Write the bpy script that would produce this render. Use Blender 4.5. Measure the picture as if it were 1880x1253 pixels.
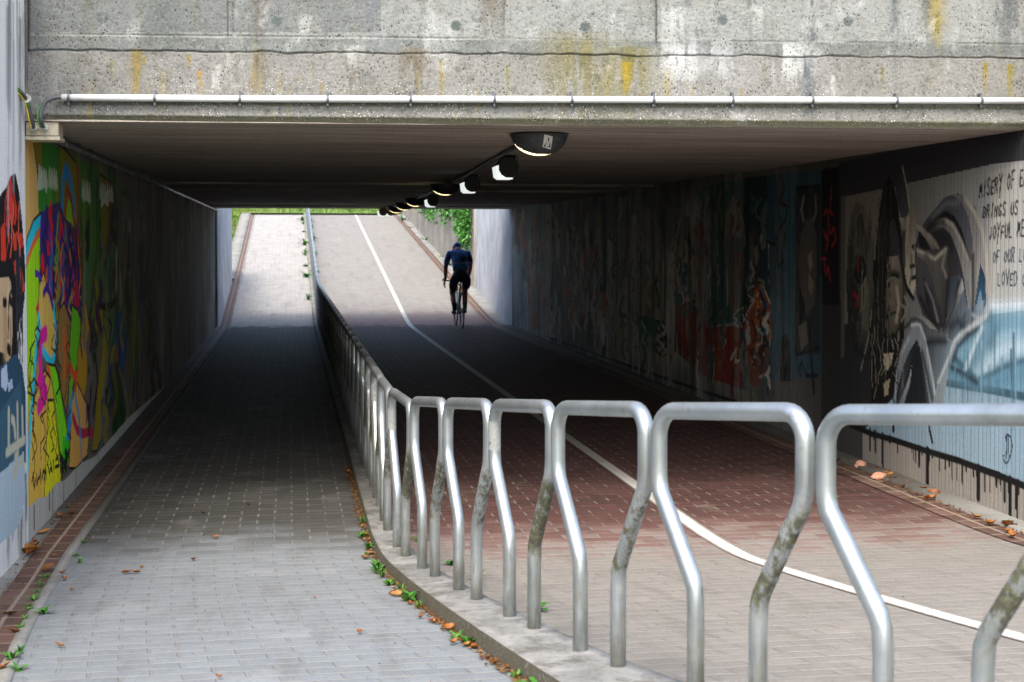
import bpy, bmesh, math, random
import numpy as np
from mathutils import Vector, Matrix
R = math.radians
for o in list(bpy.data.objects): bpy.data.objects.remove(o, do_unlink=True)
C = bpy.context.scene.collection
# ------------------------------------------------------------------ camera, sky, sun, exposure
cd = bpy.data.cameras.new('camera'); cam = bpy.data.objects.new('camera', cd); C.objects.link(cam)
cam.location = (0, 0, 1.65); cam.rotation_euler = (R(90-1.2), 0, R(-8.875))
cd.sensor_width = 36; cd.lens = 49.79; cd.shift_y = -0.0676; cd.clip_end = 2000; cd.clip_start = .05
cd.dof.use_dof = True; cd.dof.focus_distance = 8.6; cd.dof.aperture_fstop = 5.6
sc = bpy.context.scene; sc.camera = cam
SUN_EL, SUN_AZ = 52, 198            # degrees, azimuth clockwise from the tunnel axis: high behind the camera, a little to the left
w = bpy.data.worlds.new("World"); sc.world = w; w.use_nodes = True
wn = w.node_tree; bg = wn.nodes['Background']; sky = wn.nodes.new('ShaderNodeTexSky')
sky.sky_type = 'NISHITA'; sky.sun_disc = False; sky.sun_elevation = R(SUN_EL); sky.sun_rotation = R(SUN_AZ)
sky.dust_density = 5.0; sky.air_density = 1.0
wn.links.new(sky.outputs[0], bg.inputs[0]); bg.inputs[1].default_value = 0.15
sl = bpy.data.lights.new('sun', 'SUN'); so = bpy.data.objects.new('sun', sl); C.objects.link(so)
sl.energy = 0.8; sl.angle = R(11); sl.color = (1, .96, .90)
so.rotation_euler = Vector((math.sin(R(SUN_AZ))*math.cos(R(SUN_EL)), math.cos(R(SUN_AZ))*math.cos(R(SUN_EL)), math.sin(R(SUN_EL)))).to_track_quat('Z', 'Y').to_euler()
sc.view_settings.view_transform = 'Standard'; sc.view_settings.look = 'None'
sc.view_settings.exposure = 1.8; sc.view_settings.gamma = 1
rnd = random.Random(11)

# ------------------------------------------------------------------ helpers: objects and meshes
def tag(o, label=None, cat=None, group=None, kind=None):
    if label: o['label'] = label
    if cat: o['category'] = cat
    if group: o['group'] = group
    if kind: o['kind'] = kind
    return o
def empty(name, loc=(0,0,0), rz=0):
    o = bpy.data.objects.new(name, None); C.objects.link(o); o.location = loc; o.rotation_euler = (0,0,rz); o.empty_display_size = .1
    return o
def copy_tree(o, parent=None):
    c = o.copy(); C.objects.link(c); c.parent = parent
    for ch in o.children: copy_tree(ch, c)
    return c
class MB:
    def __init__(s): s.v=[]; s.f=[]; s.m=[]; s.uv=None
    def add(s, vs, fs, mi=0):
        n=len(s.v); s.v+=[tuple(p) for p in vs]; s.f+=[tuple(i+n for i in f) for f in fs]; s.m+=[mi]*len(fs); return s
    def box(s, x0,x1,y0,y1,z0,z1, mi=0):
        return s.add([(x0,y0,z0),(x1,y0,z0),(x1,y1,z0),(x0,y1,z0),(x0,y0,z1),(x1,y0,z1),(x1,y1,z1),(x0,y1,z1)],
                     [(3,2,1,0),(4,5,6,7),(0,1,5,4),(1,2,6,5),(2,3,7,6),(3,0,4,7)], mi)
    def tube(s, pts, r, n=8, mi=0, caps=True):
        pts=[Vector(p) for p in pts]; rs = r if isinstance(r,(list,tuple)) else [r]*len(pts)
        vs=[]; N=len(pts); up=None
        for i,p in enumerate(pts):
            d=(pts[min(i+1,N-1)]-pts[max(i-1,0)]).normalized()
            if up is None: up=Vector((0,0,1)) if abs(d.z)<.9 else Vector((0,1,0))
            a=d.cross(up).normalized(); up=a.cross(d).normalized(); b=up
            for k in range(n):
                t=2*math.pi*k/n; vs.append(p+a*math.cos(t)*rs[i]+b*math.sin(t)*rs[i])
        fs=[(i*n+k, i*n+(k+1)%n, (i+1)*n+(k+1)%n, (i+1)*n+k) for i in range(N-1) for k in range(n)]
        if caps: fs+=[tuple(range(n-1,-1,-1)), tuple((N-1)*n+k for k in range(n))]
        return s.add(vs,fs,mi)
    def prism(s, prof, axis, a0, a1, mi=0):   # profile in the two other axes
        n=len(prof)
        def P(p,a): return {'y':(p[0],a,p[1]),'x':(a,p[0],p[1]),'z':(p[0],p[1],a)}[axis]
        vs=[P(p,a0) for p in prof]+[P(p,a1) for p in prof]
        fs=[(i,(i+1)%n,n+(i+1)%n,n+i) for i in range(n)]+[tuple(range(n-1,-1,-1)),tuple(range(n,2*n))]
        return s.add(vs,fs,mi)
    def build(s, name, mat, parent=None, smooth=False, bevel=0, fix=True):
        me=bpy.data.meshes.new(name); me.from_pydata(s.v,[],s.f)
        for m in (mat if isinstance(mat,(list,tuple)) else [mat]): me.materials.append(m)
        me.polygons.foreach_set('material_index', s.m)
        if fix or bevel:
            bm=bmesh.new(); bm.from_mesh(me)
            if fix: bmesh.ops.recalc_face_normals(bm, faces=bm.faces)
            if bevel: bmesh.ops.bevel(bm, geom=bm.edges[:], offset=bevel, segments=2, affect='EDGES', profile=.6)
            bm.to_mesh(me); bm.free()
        if smooth:
            me.polygons.foreach_set('use_smooth',[True]*len(me.polygons))
        o=bpy.data.objects.new(name, me); C.objects.link(o); o.parent=parent
        return o
def grid_mesh(name, P, mat, parent=None, uv=None, col=None, extra=None, flip=False):
    """P: (nu, nv, 3) array of points -> one mesh; uv (nu,nv,2), col (nu,nv,3 linear)."""
    nu,nv=P.shape[:2]; me=bpy.data.meshes.new(name)
    idx=np.arange(nu*nv).reshape(nu,nv)
    q=np.stack([idx[:-1,:-1],idx[1:,:-1],idx[1:,1:],idx[:-1,1:]],-1).reshape(-1,4)
    if flip: q=q[:,::-1]
    V=P.reshape(-1,3); Q=q
    nb=len(V)
    me.vertices.add(nb); me.vertices.foreach_set('co', V.astype(np.float32).ravel())
    me.loops.add(Q.size); me.loops.foreach_set('vertex_index', Q.astype(np.int32).ravel())
    me.polygons.add(len(Q)); me.polygons.foreach_set('loop_start', np.arange(0,Q.size,4,dtype=np.int32)); me.polygons.foreach_set('loop_total', np.full(len(Q),4,dtype=np.int32))
    me.update(calc_edges=True); me.validate()
    if uv is not None:
        l=me.uv_layers.new(name='UVMap'); l.data.foreach_set('uv', uv.reshape(-1,2)[Q.ravel()].astype(np.float32).ravel())
    if col is not None:
        a=me.color_attributes.new('paint','FLOAT_COLOR','POINT'); c=np.ones((nb,4),np.float32); c[:,:3]=col.reshape(-1,3); a.data.foreach_set('color', c.ravel())
    me.materials.append(mat); me.polygons.foreach_set('use_smooth',[True]*len(me.polygons))
    o=bpy.data.objects.new(name,me); C.objects.link(o); o.parent=parent
    return o

# ------------------------------------------------------------------ helpers: materials
def lin(h):
    if isinstance(h,str): h=[int(h[i:i+2],16)/255 for i in (0,2,4)]
    return [c/12.92 if c<=.04045 else ((c+.055)/1.055)**2.4 for c in h]
class NT:
    def __init__(s, name, rough=.8, metallic=0, spec=.3):
        s.m=bpy.data.materials.new(name); s.m.use_nodes=True; s.t=s.m.node_tree; s.b=s.t.nodes['Principled BSDF']
        s.b.inputs['Roughness'].default_value=rough; s.b.inputs['Metallic'].default_value=metallic; s.b.inputs['Specular IOR Level'].default_value=spec
    def new(s,t,**k):
        n=s.t.nodes.new(t)
        for a,v in k.items(): setattr(n,a,v)
        return n
    def set(s, inp, v):
        if isinstance(v, bpy.types.NodeSocket): s.t.links.new(v, inp)
        elif isinstance(v,(list,tuple)) and len(v)==3 and inp.type=='RGBA': inp.default_value=(*v,1)
        else: inp.default_value=v
    def math(s,op,a,b=0.,c=0.,clamp=False):
        n=s.new('ShaderNodeMath',operation=op,use_clamp=clamp)
        for i,v in enumerate((a,b,c)): s.set(n.inputs[i],v)
        return n.outputs[0]
    def mix(s,f,a,b,blend='MIX'):
        n=s.new('ShaderNodeMix',data_type='RGBA',blend_type=blend); n.clamp_factor=True
        s.set(n.inputs[0],f); s.set(n.inputs[6],a); s.set(n.inputs[7],b); return n.outputs[2]
    def vec(s,v,scale=(1,1,1),loc=(0,0,0)):
        n=s.new('ShaderNodeMapping'); s.set(n.inputs[0],v); n.inputs['Scale'].default_value=scale; n.inputs['Location'].default_value=loc; return n.outputs[0]
    def noise(s,v,scale=5,detail=4,rough=.55,dist=0.):
        n=s.new('ShaderNodeTexNoise'); s.set(n.inputs['Vector'],v); n.inputs['Scale'].default_value=scale; n.inputs['Detail'].default_value=detail; n.inputs['Roughness'].default_value=rough; n.inputs['Distortion'].default_value=dist
        return n.outputs[0]
    def vor(s,v,scale,out='Distance',feature='F1'):
        n=s.new('ShaderNodeTexVoronoi',feature=feature); s.set(n.inputs['Vector'],v); n.inputs['Scale'].default_value=scale; return n.outputs[out]
    def step(s,v,a,b,lo=0.,hi=1.):   # smooth ramp
        n=s.new('ShaderNodeMapRange',interpolation_type='SMOOTHSTEP'); s.set(n.inputs[0],v)
        for i,k in enumerate((a,b,lo,hi)): n.inputs[i+1].default_value=k
        return n.outputs[0]
    def obj(s): return s.new('ShaderNodeTexCoord').outputs['Object']
    def pos(s): return s.new('ShaderNodeNewGeometry').outputs['Position']
    def uv(s): return s.new('ShaderNodeTexCoord').outputs['UV']
    def sep(s,v):
        n=s.new('ShaderNodeSeparateXYZ'); s.set(n.inputs[0],v); return n.outputs
    def comb(s,x,y,z):
        n=s.new('ShaderNodeCombineXYZ')
        for i,v in enumerate((x,y,z)): s.set(n.inputs[i],v)
        return n.outputs[0]
    def bump(s,h,strength=.3,dist=.01,normal=None):
        n=s.new('ShaderNodeBump'); s.set(n.inputs['Height'],h); n.inputs['Strength'].default_value=strength; n.inputs['Distance'].default_value=dist
        if normal: s.set(n.inputs['Normal'],normal)
        s.t.links.new(n.outputs[0], s.b.inputs['Normal']); return n.outputs[0]
    def col(s,c): s.set(s.b.inputs['Base Color'],c); return s
    def rough(s,c): s.set(s.b.inputs['Roughness'],c); return s
def plain(name,c,rough=.7,metallic=0,var=.25,scale=30,spec=.3,bump=.0):
    t=NT(name,rough,metallic,spec); c=lin(c) if isinstance(c,str) else c
    p=t.obj(); n=t.noise(p,scale,5)
    t.col(t.mix(t.step(n,.3,.7),[x*(1-var) for x in c],[min(1,x*(1+var)) for x in c]))
    if bump: t.bump(n,bump,.004)
    return t.m
def emit(name,c,st):
    t=NT(name); t.col(c); t.set(t.b.inputs['Emission Color'],c); t.b.inputs['Emission Strength'].default_value=st; return t.m

def painted_wall_mat(name, grime=.5, rib=.05, dry=1.0):
    """board ribbed concrete with paint held in the 'paint' colour attribute; vertical ribs along world Y"""
    t=NT(name,.78,0,.25); p=t.pos(); x,y,z=t.sep(p)
    a=t.new('ShaderNodeVertexColor',layer_name='paint').outputs[0]
    wob=t.noise(t.vec(p,(1,6,.6)),6,4)
    st=t.noise(t.vec(p,(1,26,.5)),1.,5,.65)          # vertical streaks
    sp=t.noise(p,90,4,.7)
    c=t.mix(t.step(st,.35,.7,0,.5*grime),a,lin('2a2723'))
    c=t.mix(t.step(st,.66,.8,0,.30*grime),c,lin('b9b4a8'))
    c=t.mix(t.step(sp,.35,.62,.22,0),c,lin('17150f'))
    c=t.mix(t.step(wob,.62,.8,0,.3*grime),c,lin('8a857a'))
    t.col(c)
    ph=t.math('SINE',t.math('MULTIPLY',y,2*math.pi/rib)); r2=t.step(ph,-1,-.35)
    c2=t.mix(t.math('MULTIPLY',t.math('SUBTRACT',1.,r2),.30*dry),c,lin('15130f')); t.col(c2)
    h=t.math('ADD',t.math('MULTIPLY',r2,1.),t.math('MULTIPLY',sp,.25)); t.bump(h,.5*dry,.006)
    return t.m

def concrete(name, base, dark, light, specks=True, streak=.6, scale=1., ribs=None, soot=0., foot=0.):
    t=NT(name,.85,0,.25); p=t.pos(); x,y,z=t.sep(p)
    big=t.noise(p,1.3*scale,5,.6); fine=t.noise(p,45*scale,5,.7); st=t.noise(t.vec(p,(9,9,.7)),1.2*scale,5,.65)
    c=t.mix(t.step(big,.3,.7),lin(base),lin(light))
    c=t.mix(t.step(st,.52,.75,0,streak),c,lin(dark))
    c=t.mix(t.step(fine,.3,.6,.35,0),c,lin(dark))
    if specks:
        v=t.vor(p,120*scale); c=t.mix(t.step(v,.10,.2,.55,0),c,lin('35332f'))
    t.col(c); h=t.math('ADD',t.math('MULTIPLY',fine,.6),t.math('MULTIPLY',big,.6))
    if ribs:
        ph=t.math('SINE',t.math('MULTIPLY',y,2*math.pi/ribs)); r2=t.step(ph,-1,-.4); h=t.math('ADD',t.math('MULTIPLY',r2,1.2),h)
        c=t.mix(t.math('MULTIPLY',t.math('SUBTRACT',1.,r2),.3),c,lin(dark)); t.col(c)
    if foot:   # earth and moss worked into the upright face
        nz=t.sep(t.new('ShaderNodeNewGeometry').outputs['True Normal'])[2]; up=t.step(nz,.6,.3); mo=t.noise(t.vec(p,(3,3,8)),14,5,.7)
        c=t.mix(t.math('MULTIPLY',up,t.step(mo,.25,.55,.35,.97)),c,t.mix(t.step(mo,.45,.65),lin('2a261c'),lin('4a4632'))); c=t.mix(t.step(t.noise(p,7,6,.75),.45,.66,0,.75*foot),c,lin('45433a')); t.col(c)
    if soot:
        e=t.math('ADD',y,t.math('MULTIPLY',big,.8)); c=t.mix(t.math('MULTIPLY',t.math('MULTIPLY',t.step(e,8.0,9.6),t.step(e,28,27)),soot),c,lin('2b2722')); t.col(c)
    t.bump(h,.5,.006)
    return t.m

def fascia_mat():
    t=NT('weathered_fascia_concrete',.88,0,.2); p=t.pos(); a=t.new('ShaderNodeVertexColor',layer_name='paint').outputs[0]
    big=t.noise(t.vec(p,(1,1,.6)),4.5,7,.7,.4); fine=t.noise(p,70,6,.75); st=t.noise(t.vec(p,(11,1,.9)),1.7,6,.7); mid=t.noise(p,19,6,.72)
    a=t.mix(1.,a,(.52,.55,.56),'MULTIPLY')
    c=t.mix(t.step(big,.30,.5,.5,0),a,lin('5a5c57'))
    c=t.mix(t.step(big,.54,.72,0,.5),c,lin('b0b3b3'))
    c=t.mix(t.step(mid,.34,.48,.45,0),c,lin('403f39'))
    c=t.mix(t.step(st,.55,.72,0,.5),c,lin('6b675a'))
    c=t.mix(t.step(st,.34,.2,0,.4),c,lin('b8bab8'))
    c=t.mix(t.step(fine,.34,.47,.75,0),c,lin('34342f'))
    c=t.mix(t.step(fine,.58,.72,0,.4),c,lin('cfcfcd'))
    pit=t.vor(p,42); pm=t.noise(p,6,3)
    c=t.mix(t.math('MULTIPLY',t.step(pit,.14,.24,1,0),t.step(pm,.45,.6)),c,lin('2c2b28'))
    z=t.sep(p)[2]
    wsp=t.vor(t.vec(p,(1,1,1),(.3,.2,.1)),64); wm=t.math('MULTIPLY',t.step(t.noise(p,3.1,3),.4,.55),t.step(z,2.36,2.66,1,.15))
    c=t.mix(t.math('MULTIPLY',t.step(t.math('ADD',wsp,t.math('MULTIPLY',fine,.22)),.22,.32,.85,0),wm),c,lin('eeeeec'))
    yl=t.noise(t.vec(p,(14,1,1.6)),1.3,5,.7); ym=t.math('MULTIPLY',t.step(yl,.58,.7),t.step(z,2.42,2.7,1,.25))
    c=t.mix(t.math('MULTIPLY',ym,.45),c,lin('8c7d2e'))
    bot=t.step(t.math('ADD',z,t.math('MULTIPLY',mid,.05)),2.325,2.36,.75,0)
    c=t.mix(bot,c,lin('6f6c58'))
    t.col(c); t.bump(t.math('ADD',t.math('ADD',fine,t.math('MULTIPLY',mid,1.4)),t.math('MULTIPLY',pit,.4)),.75,.008)
    return t.m

def soffit_mat():
    t=NT('stained_soffit_concrete',.85,0,.2); p=t.pos()
    b=t.noise(t.vec(p,(.35,7,1)),2.2,6,.7); f=t.noise(p,55,4,.7); g=t.noise(t.vec(p,(.25,1.6,1)),1.5,4)
    c=t.mix(t.step(b,.35,.68),lin('8c857d'),lin('c2b9ad')); c=t.mix(t.step(g,.45,.7,0,.6),c,lin('8e857a'))
    line=t.noise(t.vec(p,(.15,26,1)),1.,3,.7); c=t.mix(t.step(line,.58,.68,0,.45),c,lin('2c2a28'))
    sp=t.noise(t.vec(p,(1.2,9,1)),3,4,.8); c=t.mix(t.step(sp,.62,.74,0,.6),c,lin('c4beb4'))
    c=t.mix(t.step(f,.3,.5,.5,0),c,lin('1d1915'))
    t.col(c); t.bump(t.math('ADD',b,f),.4,.006); return t.m

def paver_mat(name, outside, inside, red=None, far=None):
    """200 x 100 mm pavers in running bond, laid out in the strip's own UV metres (u across, v along)"""
    t=NT(name,.78,0,.28); u,v,_=t.sep(t.uv()); p=t.pos()
    rowf=t.math('DIVIDE',v,.1); row=t.math('FLOOR',rowf); fv=t.math('FRACT',rowf)
    uu=t.math('ADD',t.math('DIVIDE',u,.2),t.math('MULTIPLY',t.math('MODULO',row,2.),.5)); cell=t.math('FLOOR',uu); fu=t.math('FRACT',uu)
    wn_=t.new('ShaderNodeTexWhiteNoise',noise_dimensions='2D'); t.set(wn_.inputs['Vector'],t.comb(cell,row,0.)); rv=wn_.outputs['Value']
    jr=t.math('FRACT',t.math('MULTIPLY',rv,7.31)); vj=t.step(t.math('ABSOLUTE',t.math('SUBTRACT',fu,.5)),.455,.475); hj=t.step(t.math('ABSOLUTE',t.math('SUBTRACT',fv,.5)),.40,.47)
    n1=t.noise(p,2.2,5,.65); n2=t.noise(p,80,4,.7); n3=t.noise(t.vec(p,(5,.8,1)),1.3,5,.65)
    # rain-washed beyond the deck, sooty beneath it
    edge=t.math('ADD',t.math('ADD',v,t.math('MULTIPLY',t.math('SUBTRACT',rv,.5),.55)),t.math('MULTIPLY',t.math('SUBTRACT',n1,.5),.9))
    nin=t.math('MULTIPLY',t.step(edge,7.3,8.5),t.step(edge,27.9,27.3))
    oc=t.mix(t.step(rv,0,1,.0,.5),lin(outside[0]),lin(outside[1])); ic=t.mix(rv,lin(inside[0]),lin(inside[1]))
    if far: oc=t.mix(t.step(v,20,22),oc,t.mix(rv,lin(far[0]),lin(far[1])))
    if red:
        rm=t.math('MULTIPLY',t.step(edge,6.9,8.2),t.step(edge,30.5,27.)); oc=t.mix(t.math('MULTIPLY',rm,.8),oc,lin(red))
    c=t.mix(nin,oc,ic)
    c=t.mix(t.step(n3,.5,.72,0,.35),c,lin('4a463f')); c=t.mix(t.step(n1,.55,.75,0,.25),c,lin('97989a')) if not red else t.mix(t.step(n1,.58,.75,0,.22),c,lin('a89f92'))
    c=t.mix(t.step(n2,.3,.5,.35,0),c,lin('3a3833')); c=t.mix(t.step(n2,.62,.74,0,.35),c,lin('d8d6d0'))
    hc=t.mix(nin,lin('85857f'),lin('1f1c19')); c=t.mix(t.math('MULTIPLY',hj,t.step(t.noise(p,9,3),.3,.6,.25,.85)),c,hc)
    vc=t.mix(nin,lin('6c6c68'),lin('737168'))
    c=t.mix(t.math('MULTIPLY',vj,t.math('MULTIPLY',t.step(jr,.05,.9,.1,1.),t.step(t.noise(p,25,4),.3,.6,.2,.95))),c,vc)
    t.col(c); hgt=t.math('SUBTRACT',t.math('MULTIPLY',n2,.3),t.math('MAXIMUM',hj,vj)); hgt=t.math('ADD',hgt,t.math('MULTIPLY',rv,.35)); t.bump(hgt,.7,.005)
    return t.m

def clinker_mat():
    t=NT('brown_clinker_tiles',.7,0,.35); u,v,_=t.sep(t.uv()); p=t.pos()
    rf=t.math('DIVIDE',v,.2); fv=t.math('FRACT',rf); row=t.math('FLOOR',rf)
    wn_=t.new('ShaderNodeTexWhiteNoise',noise_dimensions='2D'); t.set(wn_.inputs['Vector'],t.comb(row,t.math('FLOOR',t.math('MULTIPLY',u,2.)),0.)); rv=wn_.outputs['Value']
    n=t.noise(p,30,5,.7); n1=t.noise(p,3,4)
    c=t.mix(rv,lin('4c3a33'),lin('63493f')); c=t.mix(t.step(n,.35,.6,.4,0),c,lin('2a211c')); c=t.mix(t.step(n1,.5,.75,0,.4),c,lin('7a6f64'))
    cj=t.step(t.math('ABSOLUTE',t.math('SUBTRACT',u,.5)),.06,.035); hj=t.step(t.math('ABSOLUTE',t.math('SUBTRACT',fv,.5)),.455,.48)
    j=t.math('MAXIMUM',cj,hj); c=t.mix(t.math('MULTIPLY',j,.8),c,lin('8c8172')); t.col(c); t.bump(t.math('SUBTRACT',t.math('MULTIPLY',n,.4),j),.5,.004); return t.m

def steel_mat():
    t=NT('galvanised_steel',.36,.8,.5); p=t.obj(); x,y,z=t.sep(p); g=t.new('ShaderNodeObjectInfo').outputs['Random']
    pw=t.math('ADD',p if False else x,t.math('MULTIPLY',g,7.)); q=t.comb(pw,y,z)
    n=t.noise(q,55,5,.7); n2=t.noise(t.vec(q,(1,1,.35)),16,5,.7); b=t.noise(q,5,4)
    c=t.mix(t.step(b,.3,.7),lin('98a0a2'),lin('b4babb'))
    c=t.mix(t.step(n2,.52,.75,0,.55),c,lin('8d8a7c')); c=t.mix(t.step(n,.62,.8,0,.3),c,lin('6a6656'))
    low=t.step(z,.34,.02,0,.55); c=t.mix(t.math('MULTIPLY',low,t.step(n2,.35,.6)),c,lin('77745f'))
    # moss on the leaning legs on the near side of each hoop
    wz=t.math('ADD',z,t.math('MULTIPLY',t.noise(q,12,4),.2)); mz=t.math('MULTIPLY',t.step(wz,.33,.42),t.step(wz,.72,.60)); mm=t.math('MULTIPLY',mz,t.step(x,.06,.12)); moss=t.math('MULTIPLY',mm,t.step(t.math('ADD',t.noise(t.vec(q,(1,1,.5)),30,6,.75),t.math('MULTIPLY',g,.16)),.40,.60))
    c=t.mix(t.math('MULTIPLY',moss,.93),c,t.mix(t.step(n,.4,.6),lin('25230f'),lin('4a4820')))
    # grey lichen patch on some hoops
    pz=t.math('MULTIPLY',t.step(z,.57,.575),t.step(z,.685,.68)); pm=t.math('MULTIPLY',t.math('MULTIPLY',pz,t.step(x,-.1,-.2)),t.step(g,.55,.56)); pm=t.math('MULTIPLY',pm,t.step(n,.38,.5))
    c=t.mix(t.math('MULTIPLY',pm,.75),c,lin('6b6d66'))
    spk=t.noise(q,140,3,.6); c=t.mix(t.step(spk,.66,.74,0,.5),c,lin('5a5a50')); drip=t.noise(t.vec(q,(1,1,.12)),70,3); c=t.mix(t.math('MULTIPLY',t.step(drip,.56,.7),t.step(z,.62,.2,0,.45)),c,lin('6f6d5c'))
    rust=t.math('MULTIPLY',t.step(t.noise(q,22,4),.6,.7),t.step(z,.66,.78)); c=t.mix(t.math('MULTIPLY',rust,.45),c,lin('8a7464'))
    dull=t.math('MAXIMUM',moss,pm); t.col(c)
    t.set(t.b.inputs['Metallic'],t.math('SUBTRACT',.8,t.math('MULTIPLY',dull,.8))); t.rough(t.math('ADD',.30,t.math('MAXIMUM',t.math('MULTIPLY',dull,.5),t.math('MULTIPLY',n2,.12))))
    t.bump(t.math('ADD',t.math('MULTIPLY',n,.15),moss),.25,.003); return t.m

def leaf_mat(name, cols, rough=.55, trans=.3):
    t=NT(name,rough,0,.35); g=t.new('ShaderNodeObjectInfo').outputs['Random']; isl=t.new('ShaderNodeNewGeometry').outputs['Random Per Island']
    k=t.math('FRACT',t.math('ADD',g,isl)); r=t.new('ShaderNodeValToRGB'); t.set(r.inputs[0],k); e=r.color_ramp.elements
    for i,cx in enumerate(cols):
        el=e[i] if i<2 else e.new(1.); el.position=i/(len(cols)-1); el.color=(*lin(cx),1)
    n=t.noise(t.obj(),60,4); t.col(t.mix(t.step(n,.35,.65,.35,0),r.outputs[0],lin('2a1c0a' if 'fallen' in name else '122208')))
    t.b.inputs['Subsurface Weight'].default_value=0
    return t.m

def line_mat():
    t=NT('white_line_paint',.65); p=t.pos(); u,v,_=t.sep(t.uv()); n=t.noise(p,38,5,.75); b=t.noise(p,3,4)
    e=t.math('ABSOLUTE',t.math('SUBTRACT',u,2.305)); edge=t.math('ADD',e,t.math('MULTIPLY',t.math('SUBTRACT',n,.5),.03))
    fv=t.math('FRACT',t.math('DIVIDE',v,.1)); j=t.step(t.math('ABSOLUTE',t.math('SUBTRACT',fv,.5)),.44,.49)
    worn=t.math('MAXIMUM',t.math('MAXIMUM',t.step(edge,.036,.043),t.step(t.math('ADD',n,t.math('MULTIPLY',b,.35)),.80,.90)),t.math('MULTIPLY',j,t.step(n,.4,.6,.1,.6)))
    c=t.mix(t.step(b,.3,.7),lin('bcbcba'),lin('a6a6a2')); ins=t.math('MULTIPLY',t.step(v,8,11),t.step(v,27.5,26)); c=t.mix(t.math('MULTIPLY',ins,.55),c,lin('6f6a55'))  # duller and yellower under the deck, the dim light painted in
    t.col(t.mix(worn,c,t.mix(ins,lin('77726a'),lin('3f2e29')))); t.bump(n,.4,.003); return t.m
def grass_ground():
    t=NT('grass_ground',.95); p=t.pos(); n=t.noise(p,.55,5,.7); f=t.noise(p,9,5,.7)
    c=t.mix(t.step(f,.35,.65),lin('32561a'),lin('56762c')); c=t.mix(t.step(n,.5,.62,0,.8),c,lin('7d6c34')); c=t.mix(t.step(f,.3,.45,.5,0),c,lin('3b3016'))
    t.col(c); t.bump(f,.6,.03); return t.m
M=dict(
 ped=paver_mat('grey_pavers',('6c7276','787f83'),('363633','454542'),far=('888886','979590')),  # far tones raised to carry the stronger daylight on the ramp
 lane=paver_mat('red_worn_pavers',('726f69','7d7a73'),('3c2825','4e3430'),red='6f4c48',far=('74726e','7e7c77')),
 clinker=clinker_mat(), steel=steel_mat(), fascia=fascia_mat(), soffit=soffit_mat(),
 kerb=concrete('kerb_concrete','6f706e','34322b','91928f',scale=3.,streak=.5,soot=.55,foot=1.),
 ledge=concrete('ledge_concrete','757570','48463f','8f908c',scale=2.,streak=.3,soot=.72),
 conc=concrete('wall_concrete','85857f','4a473f','a3a29e'),
 farconc=concrete('pale_ribbed_concrete','a2a6aa','4e5258','c6cace',ribs=.12,streak=1.),
 oldconc=concrete('old_ribbed_concrete','85817a','45423c','a29c90',ribs=.16,streak=.9),
 wall=painted_wall_mat('painted_ribbed_wall',.4,.05,.45), wing=painted_wall_mat('painted_wing_wall',.2,.09,.15),
 white=line_mat(), pvc=plain('white_pipe_plastic','c4c6c6',.4,var=.06),
 dkpipe=plain('dark_conduit','6e6e6e',.35,.5,var=.3), black=plain('black_cable_rubber','1c1d1f',.5), greycab=plain('grey_cable','4c5054',.45),
 green=plain('earth_wire_green','4f9a2a',.5), yellow=plain('earth_wire_yellow','d6c22a',.5),
 clip=plain('grey_clip','5d646a',.5,.3), box=plain('cream_box_plastic','b7ae97',.5,var=.15), gland=plain('gland_plastic','b9b9b4',.4),
 housing=plain('lamp_housing','46474b',.4,.3,var=.2), blackh=plain('black_lamp_housing','0b0b0d',.4,.2), sticker=plain('sticker_paper','d8d8d8',.6,var=.05), ink=plain('sticker_ink','15161c',.6),
 lens=emit('glowing_lens',(1,.80,.40),.9), diff=emit('glowing_diffuser',(.93,1,.96),.24),
 asphalt=plain('asphalt','3a3a3a',.9,var=.3,scale=60,bump=.3), soil=plain('dark_soil','2a2418',.95,var=.4,scale=50,bump=.4),
 grass=grass_ground(), stone=plain('pinkish_stone','b98a72',.85,var=.25,scale=40,bump=.5),
 leafw=leaf_mat('weed_leaf',['285e18','3f7a1e','2f6a22','55822a']), ivy=leaf_mat('climber_leaf',['3f8a2c','5aa03c','2c6b22','79b552','3a7a34']),
 blade=leaf_mat('grass_blade',['44701c','5c8426','77883a','3a6218','8a8040']), hedge=leaf_mat('hedge_leaf',['2a5a1c','3c7020','1f4416','55862c']),
 fall=leaf_mat('fallen_leaf',['7a4214','96601c','52300f','9a6c2c','6a3814','844c18','5c4026']),
)
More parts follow.
